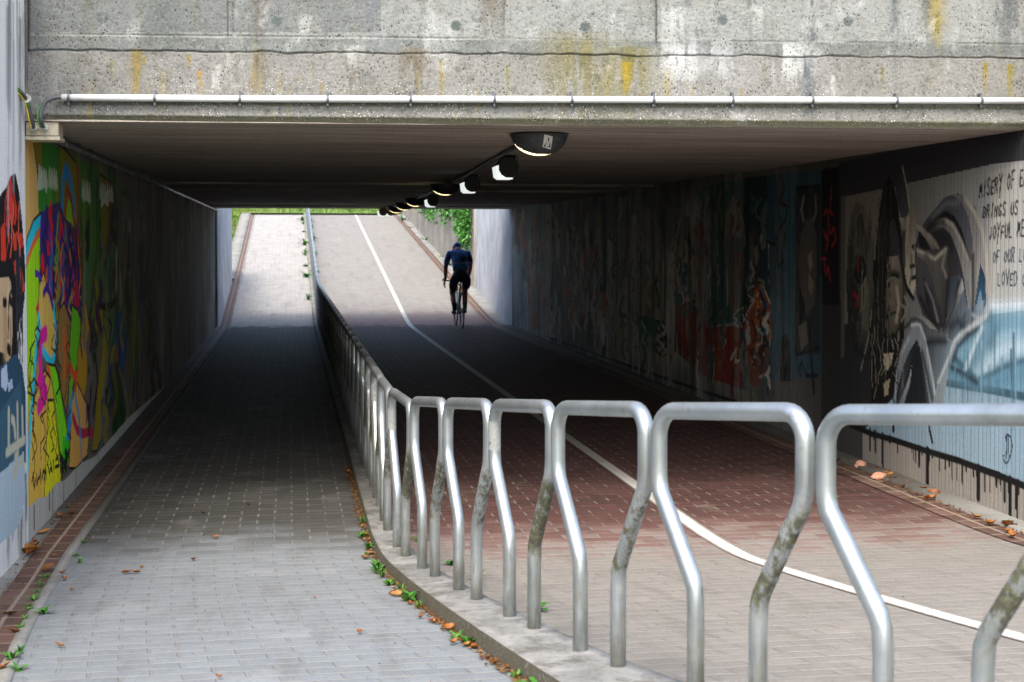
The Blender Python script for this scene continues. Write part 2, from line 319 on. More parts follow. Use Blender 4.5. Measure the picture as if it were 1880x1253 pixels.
# ---- wall paintings, in wall millimetres: p colour points = area, s colour width points = stroke
ART_LEFT='''
p 55524b 7908,2364 30819,2405 30567,-370 7812,-132
g 26701f/524f45 8382,1789 8400,2255 14056,2107 13505,867 11511,812 9344,1251 8460,1540
a 184a14 0.06 11165,2160 11217,1962
a 0e300e 0.06 9918,1966 9853,1656
a 2f8a22 0.12 9995,1794 9930,1436
a 184a14 0.12 10018,1804 9984,1632
a 184a14 0.06 11071,2019 11005,1830
a 1a5a28 0.2 9062,1937 9081,1785
a 6a7a1c 0.06 11322,1725 11350,1305
a 2f8a22 0.2 8776,1979 8823,1788
a 2f8a22 0.12 10450,1758 10516,1587
a 0e300e 0.2 11338,1731 11333,1497
a 1a5a28 0.06 9900,1859 9961,1703
a 5a7a18 0.12 9999,2276 9924,1870
a 2f8a22 0.2 11632,1931 11608,1548
a 2f8a22 0.06 8780,2063 8806,1726
a 0e300e 0.06 11718,1890 11612,1569
a 2f8a22 0.2 10988,1871 10889,1682
a 1a5a28 0.12 11743,2336 11639,1897
a 2f8a22 0.06 9182,2131 9134,1987
a 0e300e 0.12 11904,2260 11988,1906
a 0e300e 0.12 10880,2088 10879,1675
a 0e300e 0.12 9906,2049 9858,1677
a 2f8a22 0.06 8577,1958 8598,1830
a 184a14 0.2 10594,2270 10512,1993
a 5a7a18 0.12 8808,1874 8842,1622
a 6a7a1c 0.12 11244,2113 11300,1864
a 0e300e 0.12 11625,2347 11576,2114
a 6a7a1c 0.2 9301,2050 9285,1731
a 0e300e 0.2 11082,2025 11044,1610
a 0e300e 0.2 9592,1848 9599,1475
a 184a14 0.12 9287,2195 9331,1891
a 0e300e 0.2 9090,1795 9092,1524
a 0e300e 0.06 10089,1793 10095,1426
a 5a7a18 0.06 9276,2163 9286,1850
a 6a7a1c 0.12 10300,2089 10221,1813
a 2f8a22 0.12 10426,1802 10459,1606
a 2f8a22 0.12 9671,1715 9595,1564
a 6a7a1c 0.12 11095,2346 11135,1912
a 0e300e 0.2 10476,1817 10401,1649
a 0e300e 0.2 12091,1913 11976,1501
a 6a7a1c 0.12 9073,1933 9043,1744
a 0e300e 0.12 9955,2039 9974,1666
a 2f8a22 0.06 11096,2107 11133,1753
a 5a7a18 0.12 10535,1932 10602,1658
a 6a7a1c 0.06 10016,2090 9963,1734
a 184a14 0.12 11804,2177 11795,1863
a 2f8a22 0.12 9369,2124 9374,1969
p c09a58 7842,2242 8261,2238 8390,2006 8417,1790 8206,1711 7809,1376
p 6e6410 8227,2242 8543,2246 8535,2044 8442,1962 8391,2038
s 1a120a 0.018 8227,2242 8543,2246 8535,2044 8442,1962 8391,2038 8227,2242
p 6e6812 9170,2251 9342,2248 9848,2187 9992,2076 9978,1743 10071,1556 9365,1737 9201,1974
s 1a120a 0.018 9170,2251 9342,2248 9848,2187 9992,2076 9978,1743 10071,1556 9365,1737 9201,1974 9170,2251
p 6a6414 10995,2169 11406,2138 11556,1758 11281,1545 11098,1712
s 1a120a 0.018 10995,2169 11406,2138 11556,1758 11281,1545 11098,1712 10995,2169
p 5a3416 11439,2140 11781,2128 11906,1761 11648,1541 11412,1544 11560,1844
p 7a4a1c 9848,2180 9996,2169 10028,1743 10123,1556 9974,1669
s 1f78b8 0.1 9253,1667 9289,2011 9403,2113 9560,2086 9696,1992 9785,1850
p 6fae14 9395,1929 9531,1957 9690,1866 9755,1704 9654,1560 9475,1703
s 8a3a14 0.07 9391,1841 9487,1984 9646,1936 9805,1741 9869,1522
p 18b0e8 7875,1490 8040,1674 8243,1772 8471,1816 8750,1818 8865,1758 8560,1754 8343,1702 8169,1620 8017,1487 7950,1430
s 1a120a 0.018 7875,1490 8040,1674 8243,1772 8471,1816 8750,1818 8865,1758 8560,1754 8343,1702 8169,1620 8017,1487 7950,1430 7875,1490
p 8fd812 7872,1432 8169,1620 8343,1696 8468,1728 8425,1541 8397,1293 8357,1170 8280,991 8138,821 8030,594 7993,480 7835,475
s 1a120a 0.018 7872,1432 8169,1620 8343,1696 8468,1728 8425,1541 8397,1293 8357,1170 8280,991 8138,821 8030,594 7993,480 7835,475 7872,1432
s e06a20 0.05 8035,1546 8203,1629 8378,1690 8485,1713
p 3a2a58 8471,1807 8752,1860 9156,1904 9368,1806 9829,1741 10066,1444 10108,1218 9801,1085 9566,1153 9126,1193 8825,1274 8544,1349 8460,1540
p c79c4c 8627,1570 8779,1569 8850,1404 8728,1278 8618,1347
s 3a1c86 0.09 8561,1792 8505,1755 8595,1719 8484,1681 8611,1645 8517,1608 8552,1571
s 2a2070 0.09 8674,1827 8729,1758 8631,1687 8742,1618 8607,1549 8698,1478 8658,1410
s b81828 0.09 8829,1846 8768,1793 8864,1743 8745,1690 8879,1639 8779,1588 8816,1536
s 20186a 0.09 8946,1799 9003,1711 8899,1623 9016,1533 8872,1447 8968,1356 8924,1270
s 4a2a90 0.09 9111,1836 9046,1751 9146,1667 9018,1583 9160,1497 9052,1415 9090,1330
s 301a70 0.09 9234,1736 9295,1644 9184,1554 9309,1460 9155,1373 9258,1278 9211,1189
s a01c30 0.09 9409,1737 9339,1656 9447,1574 9311,1495 9463,1410 9348,1332 9389,1249
s 1c1858 0.09 9613,1704 9679,1608 9558,1514 9695,1416 9527,1326 9639,1226 9589,1133
s 2a1a60 0.09 9800,1632 9724,1542 9841,1449 9692,1362 9857,1265 9732,1180 9777,1087
s 18204a 0.09 9968,1520 10041,1451 9912,1386 10061,1313 9882,1252 10004,1179 9950,1114
s 7a1c40 0.09 9013,1466 8950,1412 9050,1354 8926,1303 9066,1241 8961,1190 9000,1133
s d8601c 0.09 8783,1666 8839,1612 8740,1558 8854,1502 8716,1451 8810,1394 8769,1341
s 1c1858 0.05 8723,1806 8667,1748 8702,1690 8723,1632 8746,1573 8749,1515 8664,1458
s c8641c 0.07 8940,1660 8934,1595 8898,1531 8899,1466 8886,1401 8890,1336 8892,1271
s 6a8a18 0.04 8852,1387 8797,1348 8792,1307 8856,1264 8872,1222 8855,1182 8826,1143
s 301a70 0.05 9212,1330 9274,1292 9312,1256 9247,1223 9172,1192 9173,1157 9194,1121
s 1c5a8c 0.03 9489,1277 9420,1251 9387,1224 9473,1191 9490,1161 9508,1132 9507,1103
s 3a1c86 0.04 8444,1314 8502,1287 8543,1260 8551,1234 8501,1212 8452,1190 8457,1165
s a01828 0.07 8752,1598 8748,1563 8737,1528 8702,1493 8719,1458 8740,1422 8720,1388
s a01828 0.04 9895,1723 9984,1634 10028,1545 10084,1455 10044,1366 9976,1279 9971,1191
s a01828 0.03 9789,1720 9779,1642 9846,1563 9851,1484 9834,1405 9779,1328 9763,1250
s 6a8a18 0.03 9681,1760 9610,1722 9598,1684 9655,1646 9693,1607 9723,1569 9604,1532
s 3a1c86 0.07 9423,1598 9347,1563 9381,1528 9373,1492 9468,1455 9397,1421 9386,1386
s 1c1858 0.04 9047,1737 9102,1668 9032,1599 8984,1531 9019,1461 8976,1394 9026,1323
s 301a70 0.03 8808,1581 8792,1509 8766,1436 8777,1364 8740,1293 8787,1218 8752,1147
s 6a8a18 0.07 8524,1421 8520,1378 8551,1333 8597,1288 8583,1245 8543,1203 8570,1158
s 4a2a90 0.03 8973,1345 8991,1309 9035,1272 9057,1235 8992,1203 9033,1166 9019,1131
s 2a2070 0.05 9684,1655 9621,1605 9663,1554 9637,1504 9693,1453 9699,1402 9694,1352
s c01c30 0.04 9394,1581 9409,1518 9374,1455 9282,1394 9290,1331 9402,1264 9352,1203
s a01828 0.05 9197,1799 9227,1762 9210,1724 9148,1686 9117,1649 9123,1612 9189,1574
s 301a70 0.03 10002,1641 9901,1570 9860,1500 9925,1427 10018,1353 10032,1281 9911,1214
s c01c30 0.04 9866,1382 9797,1344 9809,1302 9975,1255 9981,1213 9935,1174 9809,1139
s c8641c 0.03 9234,1382 9283,1336 9298,1292 9282,1248 9269,1205 9294,1159 9323,1113
s 6a8a18 0.03 10011,1283 10090,1245 10097,1209 10023,1177 10024,1142 10019,1107 10018,1073
s 1c1858 0.07 8951,1490 8932,1436 8976,1379 9022,1323 9008,1268 8916,1217 8922,1162
s c8641c 0.05 9639,1771 9605,1710 9597,1649 9565,1589 9604,1528 9632,1466 9607,1406
s c8641c 0.04 9030,1489 8992,1437 8946,1386 8990,1331 8987,1278 9031,1223 8978,1173
s 4a2a90 0.04 9743,1584 9678,1513 9625,1443 9731,1369 9754,1296 9772,1223 9697,1155
s 101028 0.04 9893,1600 10042,1531 10081,1461 10065,1392 9887,1329 9863,1263 9868,1195
s 2a2070 0.03 9933,1826 9932,1782 9946,1739 9984,1695 9990,1652 9944,1608 9904,1565
s c8641c 0.07 9169,1392 9139,1348 9010,1308 9002,1265 9067,1217 9028,1175 9141,1124
s 2a2070 0.03 9475,1317 9514,1280 9562,1242 9530,1208 9463,1176 9496,1139 9478,1104
s 1c1858 0.04 8768,1600 8704,1543 8637,1488 8623,1433 8740,1373 8725,1316 8618,1265
s 6a8a18 0.03 9440,1288 9431,1258 9452,1227 9442,1197 9477,1165 9411,1138 9418,1108
s 3a1c86 0.07 8932,1674 8938,1622 8931,1569 8850,1518 8854,1466 8829,1414 8845,1362
s 1c1858 0.03 8795,1613 8816,1541 8890,1467 8888,1394 8857,1322 8845,1250 8847,1177
s 301a70 0.03 8792,1596 8837,1520 8851,1444 8813,1370 8794,1295 8767,1221 8784,1145
s c8641c 0.07 8688,1495 8657,1449 8596,1404 8653,1356 8697,1307 8656,1263 8690,1214
s c01c30 0.05 9249,1751 9295,1713 9328,1675 9309,1637 9259,1599 9251,1561 9217,1524
s 20186a 0.05 9308,1785 9321,1736 9356,1687 9316,1637 9271,1588 9275,1538 9292,1489
s 20186a 0.07 9397,1360 9422,1317 9450,1274 9488,1230 9485,1188 9466,1147 9394,1109
s 4a2a90 0.07 8753,1754 8782,1691 8800,1627 8771,1564 8735,1501 8708,1439 8748,1375
s c01c30 0.04 9200,1812 9174,1733 9124,1653 9146,1574 9192,1494 9186,1414 9164,1335
s 301a70 0.03 9482,1313 9409,1281 9461,1244 9464,1209 9541,1171 9411,1143 9523,1102
s 6a8a18 0.03 9386,1762 9381,1698 9345,1634 9305,1571 9300,1507 9357,1443 9330,1380
s 1c5a8c 0.07 9302,1368 9224,1333 9191,1297 9153,1261 9298,1217 9229,1183 9317,1140
s 18104c 0.03 8919,1480 8882,1424 8913,1366 8991,1306 8960,1250 8967,1192 8961,1135
s 1c5a8c 0.05 9436,1726 9434,1690 9484,1654 9468,1617 9456,1581 9427,1545 9399,1510
s 1c1858 0.03 8563,1638 8578,1583 8599,1527 8636,1470 8597,1415 8623,1359 8562,1305
s 101028 0.03 8589,1724 8559,1671 8620,1618 8705,1563 8668,1510 8666,1457 8580,1406
s c8641c 0.04 9941,1625 9959,1567 10019,1508 10034,1449 10040,1391 9961,1335 9946,1277
s b8883c 0.03 9654,1335 9614,1296 9529,1260 9487,1222 9604,1177 9606,1137 9670,1093
s a01828 0.03 8520,1666 8584,1625 8565,1585 8579,1544 8462,1505 8461,1465 8589,1422
s c8641c 0.07 8793,1422 8770,1376 8778,1330 8726,1286 8757,1239 8758,1193 8744,1148
s 101028 0.04 10041,1333 9998,1291 9986,1248 9984,1205 10031,1159 10007,1117 9961,1076
s 301a70 0.05 9376,1274 9367,1247 9430,1217 9422,1190 9419,1163 9358,1139 9370,1111
s 20186a 0.04 8747,1758 8693,1716 8697,1674 8762,1632 8749,1590 8769,1548 8714,1507
s a01828 0.07 8874,1599 8818,1524 8832,1447 8871,1370 8872,1293 8866,1217 8804,1144
s 1c1858 0.05 8517,1666 8577,1608 8548,1550 8514,1493 8410,1439 8475,1380 8525,1321
s c01c30 0.03 9712,1503 9695,1442 9792,1378 9801,1317 9815,1254 9681,1199 9701,1137
s 18104c 0.05 8947,1390 8917,1349 8986,1304 9041,1259 9013,1217 9039,1173 8909,1138
s 4a2a90 0.04 9908,1374 9920,1324 9931,1275 9943,1225 9946,1176 9906,1128 9910,1079
s 6a8a18 0.05 9129,1818 9072,1741 9032,1666 9122,1590 9053,1514 9111,1437 9044,1363
s c8641c 0.04 8652,1468 8642,1423 8643,1378 8683,1331 8684,1286 8628,1243 8615,1199
s 1c5a8c 0.07 8898,1591 8849,1553 8793,1516 8793,1478 8805,1440 8796,1403 8877,1362
s 18104c 0.07 9621,1746 9548,1683 9603,1620 9708,1557 9659,1494 9602,1432 9537,1371
s 101028 0.04 9866,1761 9864,1676 9866,1590 9732,1507 9759,1422 9776,1337 9823,1250
s 18104c 0.05 8943,1615 8945,1544 8941,1473 8882,1403 8895,1332 8886,1262 8930,1189
s 101028 0.04 9191,1312 9145,1282 9137,1251 9187,1217 9153,1187 9166,1154 9160,1123
s 6a8a18 0.03 9016,1659 9042,1629 9025,1599 9032,1570 8944,1541 9040,1511 8953,1483
s c8641c 0.03 9696,1426 9753,1371 9729,1317 9628,1268 9660,1213 9663,1159 9732,1101
s 2a2070 0.03 9763,1464 9758,1422 9712,1381 9741,1339 9790,1295 9818,1252 9776,1211
s 6a8a18 0.05 9118,1347 9047,1313 8981,1279 8997,1242 8998,1205 9078,1165 9097,1127
s 1c1858 0.05 9329,1646 9348,1609 9467,1572 9459,1535 9332,1500 9361,1463 9403,1425
s c01c30 0.03 8789,1346 8771,1314 8801,1279 8908,1240 8869,1208 8794,1178 8818,1143
s 101028 0.07 8568,1383 8577,1345 8578,1308 8623,1268 8593,1232 8554,1196 8554,1159
s b8883c 0.03 9276,1633 9199,1569 9186,1504 9189,1440 9288,1372 9286,1307 9192,1246
p d41420 8480,1572 8553,1587 8601,1411 8580,1332 8508,1367
p cc1830 8668,1666 8763,1650 8779,1569 8683,1570
p b0141c 9739,1342 9886,1356 9955,1224 9830,1193
p d8a850 8401,1401 8549,1476 8731,1343 8864,1272 8979,1134 8974,1001 8850,928 8677,958 8531,1034 8444,1134 8361,1263
s 1a120a 0.018 8401,1401 8549,1476 8731,1343 8864,1272 8979,1134 8974,1001 8850,928 8677,958 8531,1034 8444,1134 8361,1263 8401,1401
p c01824 8292,1282 8381,1324 8378,1247 8307,1235
s 20b4e6 0.06 8377,1231 8426,1120 8512,1019 8659,966 8811,924 8912,966 8978,1100 8884,1271
p 4e2c96 8266,1497 8370,1489 8510,1429 8546,1413 8368,1449 8264,1451
s 2a1c80 0.05 8544,1349 8638,1384 8732,1359 8864,1256
p 6fcc10 8620,937 8969,894 9210,640 9420,406 9483,274 9256,187 9091,349 8897,609 8748,822
s 1a120a 0.018 8620,937 8969,894 9210,640 9420,406 9483,274 9256,187 9091,349 8897,609 8748,822 8620,937
p 9a7a4a 8279,960 8386,1013 8415,855 8234,689 8163,606
p e2a440 7929,461 8168,727 8310,865 8563,904 8806,817 8957,602 9129,241 9144,85 8496,167 7825,200 7832,388
s 1a120a 0.018 7929,461 8168,727 8310,865 8563,904 8806,817 8957,602 9129,241 9144,85 8496,167 7825,200 7832,388 7929,461
p d8d010 8667,717 8861,696 9089,281 9144,85 8682,137 8496,161
s 1a120a 0.018 8667,717 8861,696 9089,281 9144,85 8682,137 8496,161 8667,717
s e06020 0.04 8638,913 8732,889 8787,819
s e0602a 0.03 8093,946 8051,711 7995,510 7940,341
s 20b8ea 0.07 8357,1170 8246,994 8135,761 8063,590 7991,421 7938,297
s e01888 0.1 8608,1117 8443,1103 8402,981 8433,853 8523,835 8538,748 8594,767
s e01888 0.1 8594,767 8464,731 8339,714
s e01888 0.07 8399,888 8345,862 8466,787
p 8a6834 9086,1229 9301,1270 9565,1135 9506,820 9359,554 9149,715 9034,963
s 1a120a 0.018 9086,1229 9301,1270 9565,1135 9506,820 9359,554 9149,715 9034,963 9086,1229
s c8581c 0.06 9293,1081 9331,939 9282,805
s c8501a 0.06 9421,968 9748,994 9650,915
p 5fae14 9640,1238 9879,1191 10052,1108 9993,925 9788,794 9592,669 9486,892
s 1a120a 0.018 9640,1238 9879,1191 10052,1108 9993,925 9788,794 9592,669 9486,892 9640,1238
p 6aa818 9503,749 9643,771 9589,598 9449,543
p a8801c 10050,1071 10267,1249 10475,1007 10439,814 10239,601 9973,480 9779,577 9866,898
s 1a120a 0.018 10050,1071 10267,1249 10475,1007 10439,814 10239,601 9973,480 9779,577 9866,898 10050,1071
p d0964a 9535,426 9456,189 9760,141 10272,145 10416,310 10235,525 10030,623 9785,722 9589,598
s 1a120a 0.018 9535,426 9456,189 9760,141 10272,145 10416,310 10235,525 10030,623 9785,722 9589,598 9535,426
s c8481c 0.07 9484,839 9598,819 9691,767 9811,756 9759,670
p 1c86c4 9544,638 9640,682 9561,494 9440,351 9329,366 9402,514
p 2cae1c 9223,433 9486,355 9435,228 9149,197
s 0c1a0c 0.06 9305,318 9392,277 9258,248 9345,207
s 0c1a0c 0.05 9132,309 9216,269 9150,231
s 1c1010 0.04 9461,302 9324,245 9170,207 9125,140
p 80486a 10238,594 10459,656 10421,427 10228,354
s a02048 0.07 9632,503 9820,389 10069,330 10443,299 10755,201
s 2a7ab0 0.05 9733,636 9922,449 10013,214 10034,117
p 80741a 10526,886 10828,1146 11199,1170 11120,841 10863,617 10672,317 10493,143 10780,109 11090,180 11039,435 11499,555 11444,817 11191,1003
s 1a120a 0.018 10526,886 10828,1146 11199,1170 11120,841 10863,617 10672,317 10493,143 10780,109 11090,180 11039,435 11499,555 11444,817 11191,1003 10526,886
p 6a6a14 10654,1194 10781,1429 11073,1176 10878,941 10647,1035
s 120e0a 0.06 10442,892 10517,690 10725,831 10863,617 10618,403
s 120e0a 0.06 10980,1180 11360,1142 11699,1148 12062,1200
p 1e4c7c 11683,800 12171,1128 12552,923 12705,724 12412,513 12039,728
s 1a120a 0.018 11683,800 12171,1128 12552,923 12705,724 12412,513 12039,728 11683,800
p 7a6a2a 11366,568 11683,800 11933,826 12295,524 12028,504 11713,710 11424,392
p 123a18 11857,742 12293,478 12837,-8 11647,53 11701,448
s 1a120a 0.018 11857,742 12293,478 12837,-8 11647,53 11701,448 11857,742
s 15100c 0.09 11145,6 11362,484 11603,589 11902,160 11967,-6
s 1c5a8c 0.07 11024,107 11232,497 11407,735
p 3a5a1a 12892,1096 13337,1176 13781,644 13474,263 13044,699
s 7a6a28 0.05 12844,136 13516,1069 14080,622
s 1c3a5a 0.08 13030,407 14130,1571 14522,1025 15059,549
s 27304a 0.12 11987,1883 12059,1834 12080,1784 12076,1734 12049,1684 11979,1634 12084,1584
s 27304a 0.05 13467,867 13452,770 13590,661 13657,557 13637,458 13408,381 13454,278
s 3a1c3a 0.12 13280,380 13248,281 13184,186 13230,79 13310,-33 13287,-133 13273,-233
s 6a6658 0.08 10254,1356 10272,1283 10136,1216 10142,1144 10201,1069 10151,1000 10209,924
s 3a4a1a 0.08 12745,1276 12982,1205 13009,1140 13019,1075 12850,1019 12766,960 12850,892
s 3a4a1a 0.12 10863,1629 10846,1546 10770,1465 10656,1386 10688,1304 10760,1220 10796,1136
s 5a4a1c 0.05 14920,1043 14722,937 14630,828 14648,713 14903,581 14802,473 14827,356
s 3a4a1a 0.08 13236,1561 13275,1441 13172,1323 13099,1206 13086,1087 13105,967 13171,844
s 5a4a1c 0.08 10734,1174 10871,1113 10997,1052 10996,998 10850,953 10867,898 10808,848
s 3a4a1a 0.05 13135,599 13073,492 12978,389 13034,272 13052,159 13129,37 13007,-59
s 6a6658 0.08 11851,1663 11987,1604 12075,1545 12012,1487 11827,1431 11894,1372 12091,1308
s 5a4a1c 0.08 12938,640 12857,585 12890,520 12902,457 12985,388 13039,320 12827,280
s 3a1c3a 0.05 13100,1578 12922,1473 12858,1368 13078,1256 13033,1150 13074,1041 12986,939
s 5a4a1c 0.08 12989,978 13057,896 13169,810 13183,729 12989,665 13007,585 13075,501
s 5c5a52 0.08 12342,1862 12418,1769 12362,1676 12412,1583 12321,1490 12354,1397 12397,1303
s 1a2a14 0.05 11677,1331 11706,1261 11661,1194 11463,1134 11397,1070 11681,986 11595,922
s 7a6a28 0.12 14581,1275 14588,1166 14533,1060 14269,965 14373,853 14527,736 14556,625
s 4a2a18 0.12 13723,451 13582,345 13600,225 13540,113 13791,-36 13742,-149 13793,-276
s 7a6a28 0.08 12290,1366 12340,1264 12455,1159 12505,1054 12395,958 12243,866 12463,750
s 5c5a52 0.05 11428,735 11421,699 11453,659 11484,620 11467,585 11406,554 11469,511
s 3a4a1a 0.08 14273,1537 14418,1496 14160,1459 14061,1421 13924,1384 14338,1336 14158,1300
s 5a4a1c 0.12 12010,770 11823,698 11795,614 11886,519 12016,418 11970,335 11750,274
s 3a1c3a 0.12 11015,1337 11125,1278 10997,1227 10921,1175 10818,1125 10934,1065 11043,1003
s 3a1c3a 0.12 12132,910 12143,851 12191,790 12235,728 12133,678 12101,623 12127,563
s 18301a 0.08 16194,1641 16140,1526 15850,1415 15907,1301 16097,1182 16094,1067 16057,954
s 27304a 0.05 15110,1911 15112,1824 15038,1736 14928,1649 14855,1564 14839,1478 15073,1388
s 1c3a5a 0.08 15490,1371 15350,1251 15311,1129 15399,1003 15464,877 15385,758 15336,638
s 6a6658 0.08 12575,415 12557,365 12708,298 12777,238 12723,192 12789,133 12635,100
s 1c3a5a 0.12 11648,637 11542,592 11581,534 11680,470 11708,412 11607,368 11537,322
s 18301a 0.05 16341,-71 16308,-185 16058,-273 16008,-383 16194,-524 16132,-633 16152,-752
s 6a6658 0.12 10272,1627 10271,1528 10229,1429 10186,1331 10178,1233 10198,1133 10218,1033
s 1a2a14 0.08 10434,826 10379,742 10336,659 10356,569 10328,484 10386,389 10390,301
s 5c5a52 0.08 14096,1657 13926,1524 13682,1395 13898,1258 14061,1118 13873,992 13704,869
s 7a6a28 0.12 11203,357 11386,295 11401,253 11310,224 11181,201 11222,156 11353,98
s 5c5a52 0.12 16489,-142 16364,-209 15957,-240 15838,-303 15804,-376 16075,-491 16398,-615
s 3a4a1a 0.05 11721,877 11595,780 11445,688 11402,588 11472,477 11516,368 11714,239
s 1c3a5a 0.05 14914,1641 14802,1558 14806,1475 14839,1391 14866,1306 14884,1222 14934,1136
s 4a2a18 0.12 15467,432 15129,387 14864,339 14848,270 15201,165 15213,92 14883,56
s 14100c 0.12 10623,1020 10471,936 10382,848 10393,754 10494,651 10460,560 10377,475
s 1a2a14 0.05 11566,879 11425,798 11479,704 11552,606 11731,497 11659,412 11435,346
s 3a1c3a 0.12 16029,387 15688,363 15502,328 15621,267 16095,172 15640,163 16004,76
s 1a2a14 0.12 11842,1893 11724,1815 11729,1739 11966,1664 11930,1587 12000,1510 11935,1434
s 18301a 0.12 15285,1390 15052,1249 15001,1105 14918,964 15086,810 15279,651 15303,501
s 27304a 0.12 15709,1234 15857,1113 15915,993 15693,886 15493,781 15870,642 15811,529
s 3a4a1a 0.08 13728,1076 13580,979 13443,883 13323,788 13509,673 13583,564 13640,455
s 18301a 0.08 10687,1068 10608,1027 10755,973 10848,920 10693,885 10694,840 10579,803
s 18301a 0.08 14583,1603 14653,1536 14569,1469 14602,1402 14487,1337 14566,1269 14559,1202
s 7a6a28 0.05 11293,1037 11375,958 11347,886 11336,813 11244,746 11351,663 11343,590
s 14100c 0.12 10419,1755 10375,1724 10333,1692 10423,1661 10427,1630 10420,1599 10340,1568
s 4a2a18 0.12 14522,86 14460,28 14242,-10 14269,-77 14199,-131 14455,-228 14439,-291
s 3a1c3a 0.05 10075,1338 10090,1259 10079,1181 10032,1106 10035,1027 10011,951 10079,868
s 3a4a1a 0.12 13412,752 13351,688 13431,613 13462,542 13482,471 13515,399 13374,344
s 4a2a18 0.08 11985,1609 12032,1545 12031,1482 11898,1421 11730,1362 11808,1298 12043,1227
s 4a2a18 0.05 11553,1264 11572,1171 11453,1084 11404,996 11423,904 11447,811 11488,716
s 1c3a5a 0.05 14048,598 13977,544 13979,485 13937,429 13919,372 13974,308 14002,246
s 5c5a52 0.08 11073,1700 11082,1655 11210,1608 11324,1561 11170,1516 11076,1472 11098,1426
s 3a4a1a 0.05 12876,1341 13012,1245 13093,1149 13138,1053 12749,979 12784,886 12815,792
s 3a4a1a 0.12 11638,1659 11584,1590 11623,1520 11698,1450 11722,1379 11598,1313 11659,1242
s 6a6658 0.05 11377,1254 11364,1156 11464,1052 11421,955 11473,851 11436,755 11394,659
s 6a6658 0.12 12531,1607 12481,1566 12624,1524 12803,1480 12606,1442 12585,1401 12725,1356
s 7a6a28 0.08 13349,1208 13348,1098 13292,990 13408,873 13354,766 13336,656 13248,553
s 5c5a52 0.05 14882,1052 14885,958 14953,861 15068,761 15054,667 15012,576 14855,494
s 1c3a5a 0.08 13772,1669 13748,1547 13547,1429 13482,1310 13774,1181 13690,1062 13719,939
s 3a4a1a 0.08 15735,2028 15764,1871 15639,1714 15588,1558 15495,1404 15617,1246 15730,1086
s 3a1c3a 0.08 10659,1334 10585,1255 10548,1175 10443,1100 10641,1007 10657,924 10444,859
s 5c5a52 0.12 13067,237 13228,115 13209,13 12981,-61 12918,-155 12953,-262 12944,-363
s 14100c 0.05 12250,278 12423,166 12494,65 12469,-25 12553,-130 12228,-174 12300,-277
s 1c3a5a 0.08 11538,1815 11551,1726 11596,1637 11629,1548 11589,1459 11527,1371 11585,1280
s 6a6658 0.08 14163,265 14070,215 14090,153 14119,90 14197,22 14177,-36 14045,-79
s 5c5a52 0.12 10439,970 10331,908 10385,834 10572,747 10483,685 10332,629 10383,554
s 1c1408 0.016 8617,874 8542,858 8517,837 8562,809 8565,785 8592,759 8581,736
s 1c1408 0.016 8206,652 8143,623 8163,584 8250,536 8277,495 8210,468 8131,444
s 1c1408 0.016 8179,897 8258,865 8345,831 8297,810 8204,795 8167,774 8288,735
s 1c1408 0.016 9559,560 9444,536 9408,503 9375,469 9384,430 9545,371 9536,334
s 3a2a10 0.016 8436,664 8506,611 8548,562 8546,518 8388,496 8397,452 8407,407
s 1c1408 0.016 9478,1006 9358,977 9417,935 9546,887 9545,849 9458,818 9407,785
s 3a2a10 0.016 8387,1197 8357,1174 8248,1156 8238,1133 8302,1104 8336,1077 8392,1049
s 3a2a10 0.016 8749,841 8730,809 8682,779 8618,752 8647,715 8662,679 8704,640
s 14100a 0.016 8843,541 8787,522 8723,505 8799,469 8815,441 8869,407 8769,396
s 3a2a10 0.016 8208,757 8201,720 8185,684 8152,650 8162,611 8219,566 8206,529
s 1c1408 0.016 8151,1086 8103,1038 8060,991 8015,944 8044,891 8118,833 8116,782
s 1c1408 0.016 8889,1159 8937,1127 8998,1094 8979,1066 8936,1040 9013,1005 8894,985
s 1c1408 0.016 9347,752 9367,713 9335,679 9268,649 9276,611 9359,563 9381,523
s 14100a 0.016 9039,1033 8997,983 9002,930 9164,863 9061,819 9149,757 8986,720
s 3a2a10 0.016 8445,823 8386,794 8440,753 8588,700 8592,664 8396,651 8465,607
s 3a2a10 0.016 8182,884 8103,870 8009,858 7983,839 8183,796 8186,774 8205,750
s 14100a 0.016 8915,634 8792,598 8838,541 8924,479 8971,420 8913,377 9013,310
s 14100a 0.016 8174,637 8122,594 8121,545 8176,488 8203,434 8212,383 8128,347
s 14100a 0.016 8308,1196 8306,1170 8410,1138 8439,1110 8391,1087 8310,1067 8327,1040
s 14100a 0.016 8164,1009 8122,973 8088,936 8074,898 8108,855 8151,810 8170,768
s 1c1408 0.016 9413,1127 9455,1072 9515,1016 9481,965 9494,912 9453,862 9399,815
s 3a2a10 0.016 8214,750 8127,738 8108,719 8190,688 8178,668 8169,647 8197,622
s 3a2a10 0.016 8901,1088 8818,1056 8792,1021 8964,971 9004,929 8917,899 8993,854
s 14100a 0.016 8943,931 8964,886 9070,833 9076,789 9070,746 8931,717 8983,668
s 1c1408 0.016 8640,633 8703,576 8639,534 8583,492 8492,456 8673,380 8603,341
s 3a2a10 0.016 8249,1102 8174,1079 8084,1058 8121,1027 8085,1002 8205,964 8207,936
t 6c6860 0.5 14938,1339 14977,1001 14899,632
t 1a1815 0.15 17047,1072 17099,685 17012,484
t 8a857a 0.3 16216,1356 16263,989 16175,638
t 14120f 0.15 14713,1184 14751,851 14679,549
t 6c6860 0.5 14040,1852 14074,1537 14008,1249
t 1a1815 0.15 23793,882 23900,338 23747,271
t a09a8e 0.3 21088,1924 21171,1448 21049,1356
t 8a857a 0.15 24460,1634 24574,1079 24385,643
t 6c6860 0.3 12781,1708 12809,1422 12756,1203
t 6c6860 0.5 27837,1935 27986,1304 27734,715
t 8a857a 0.15 12270,1451 12295,1175 12255,1151
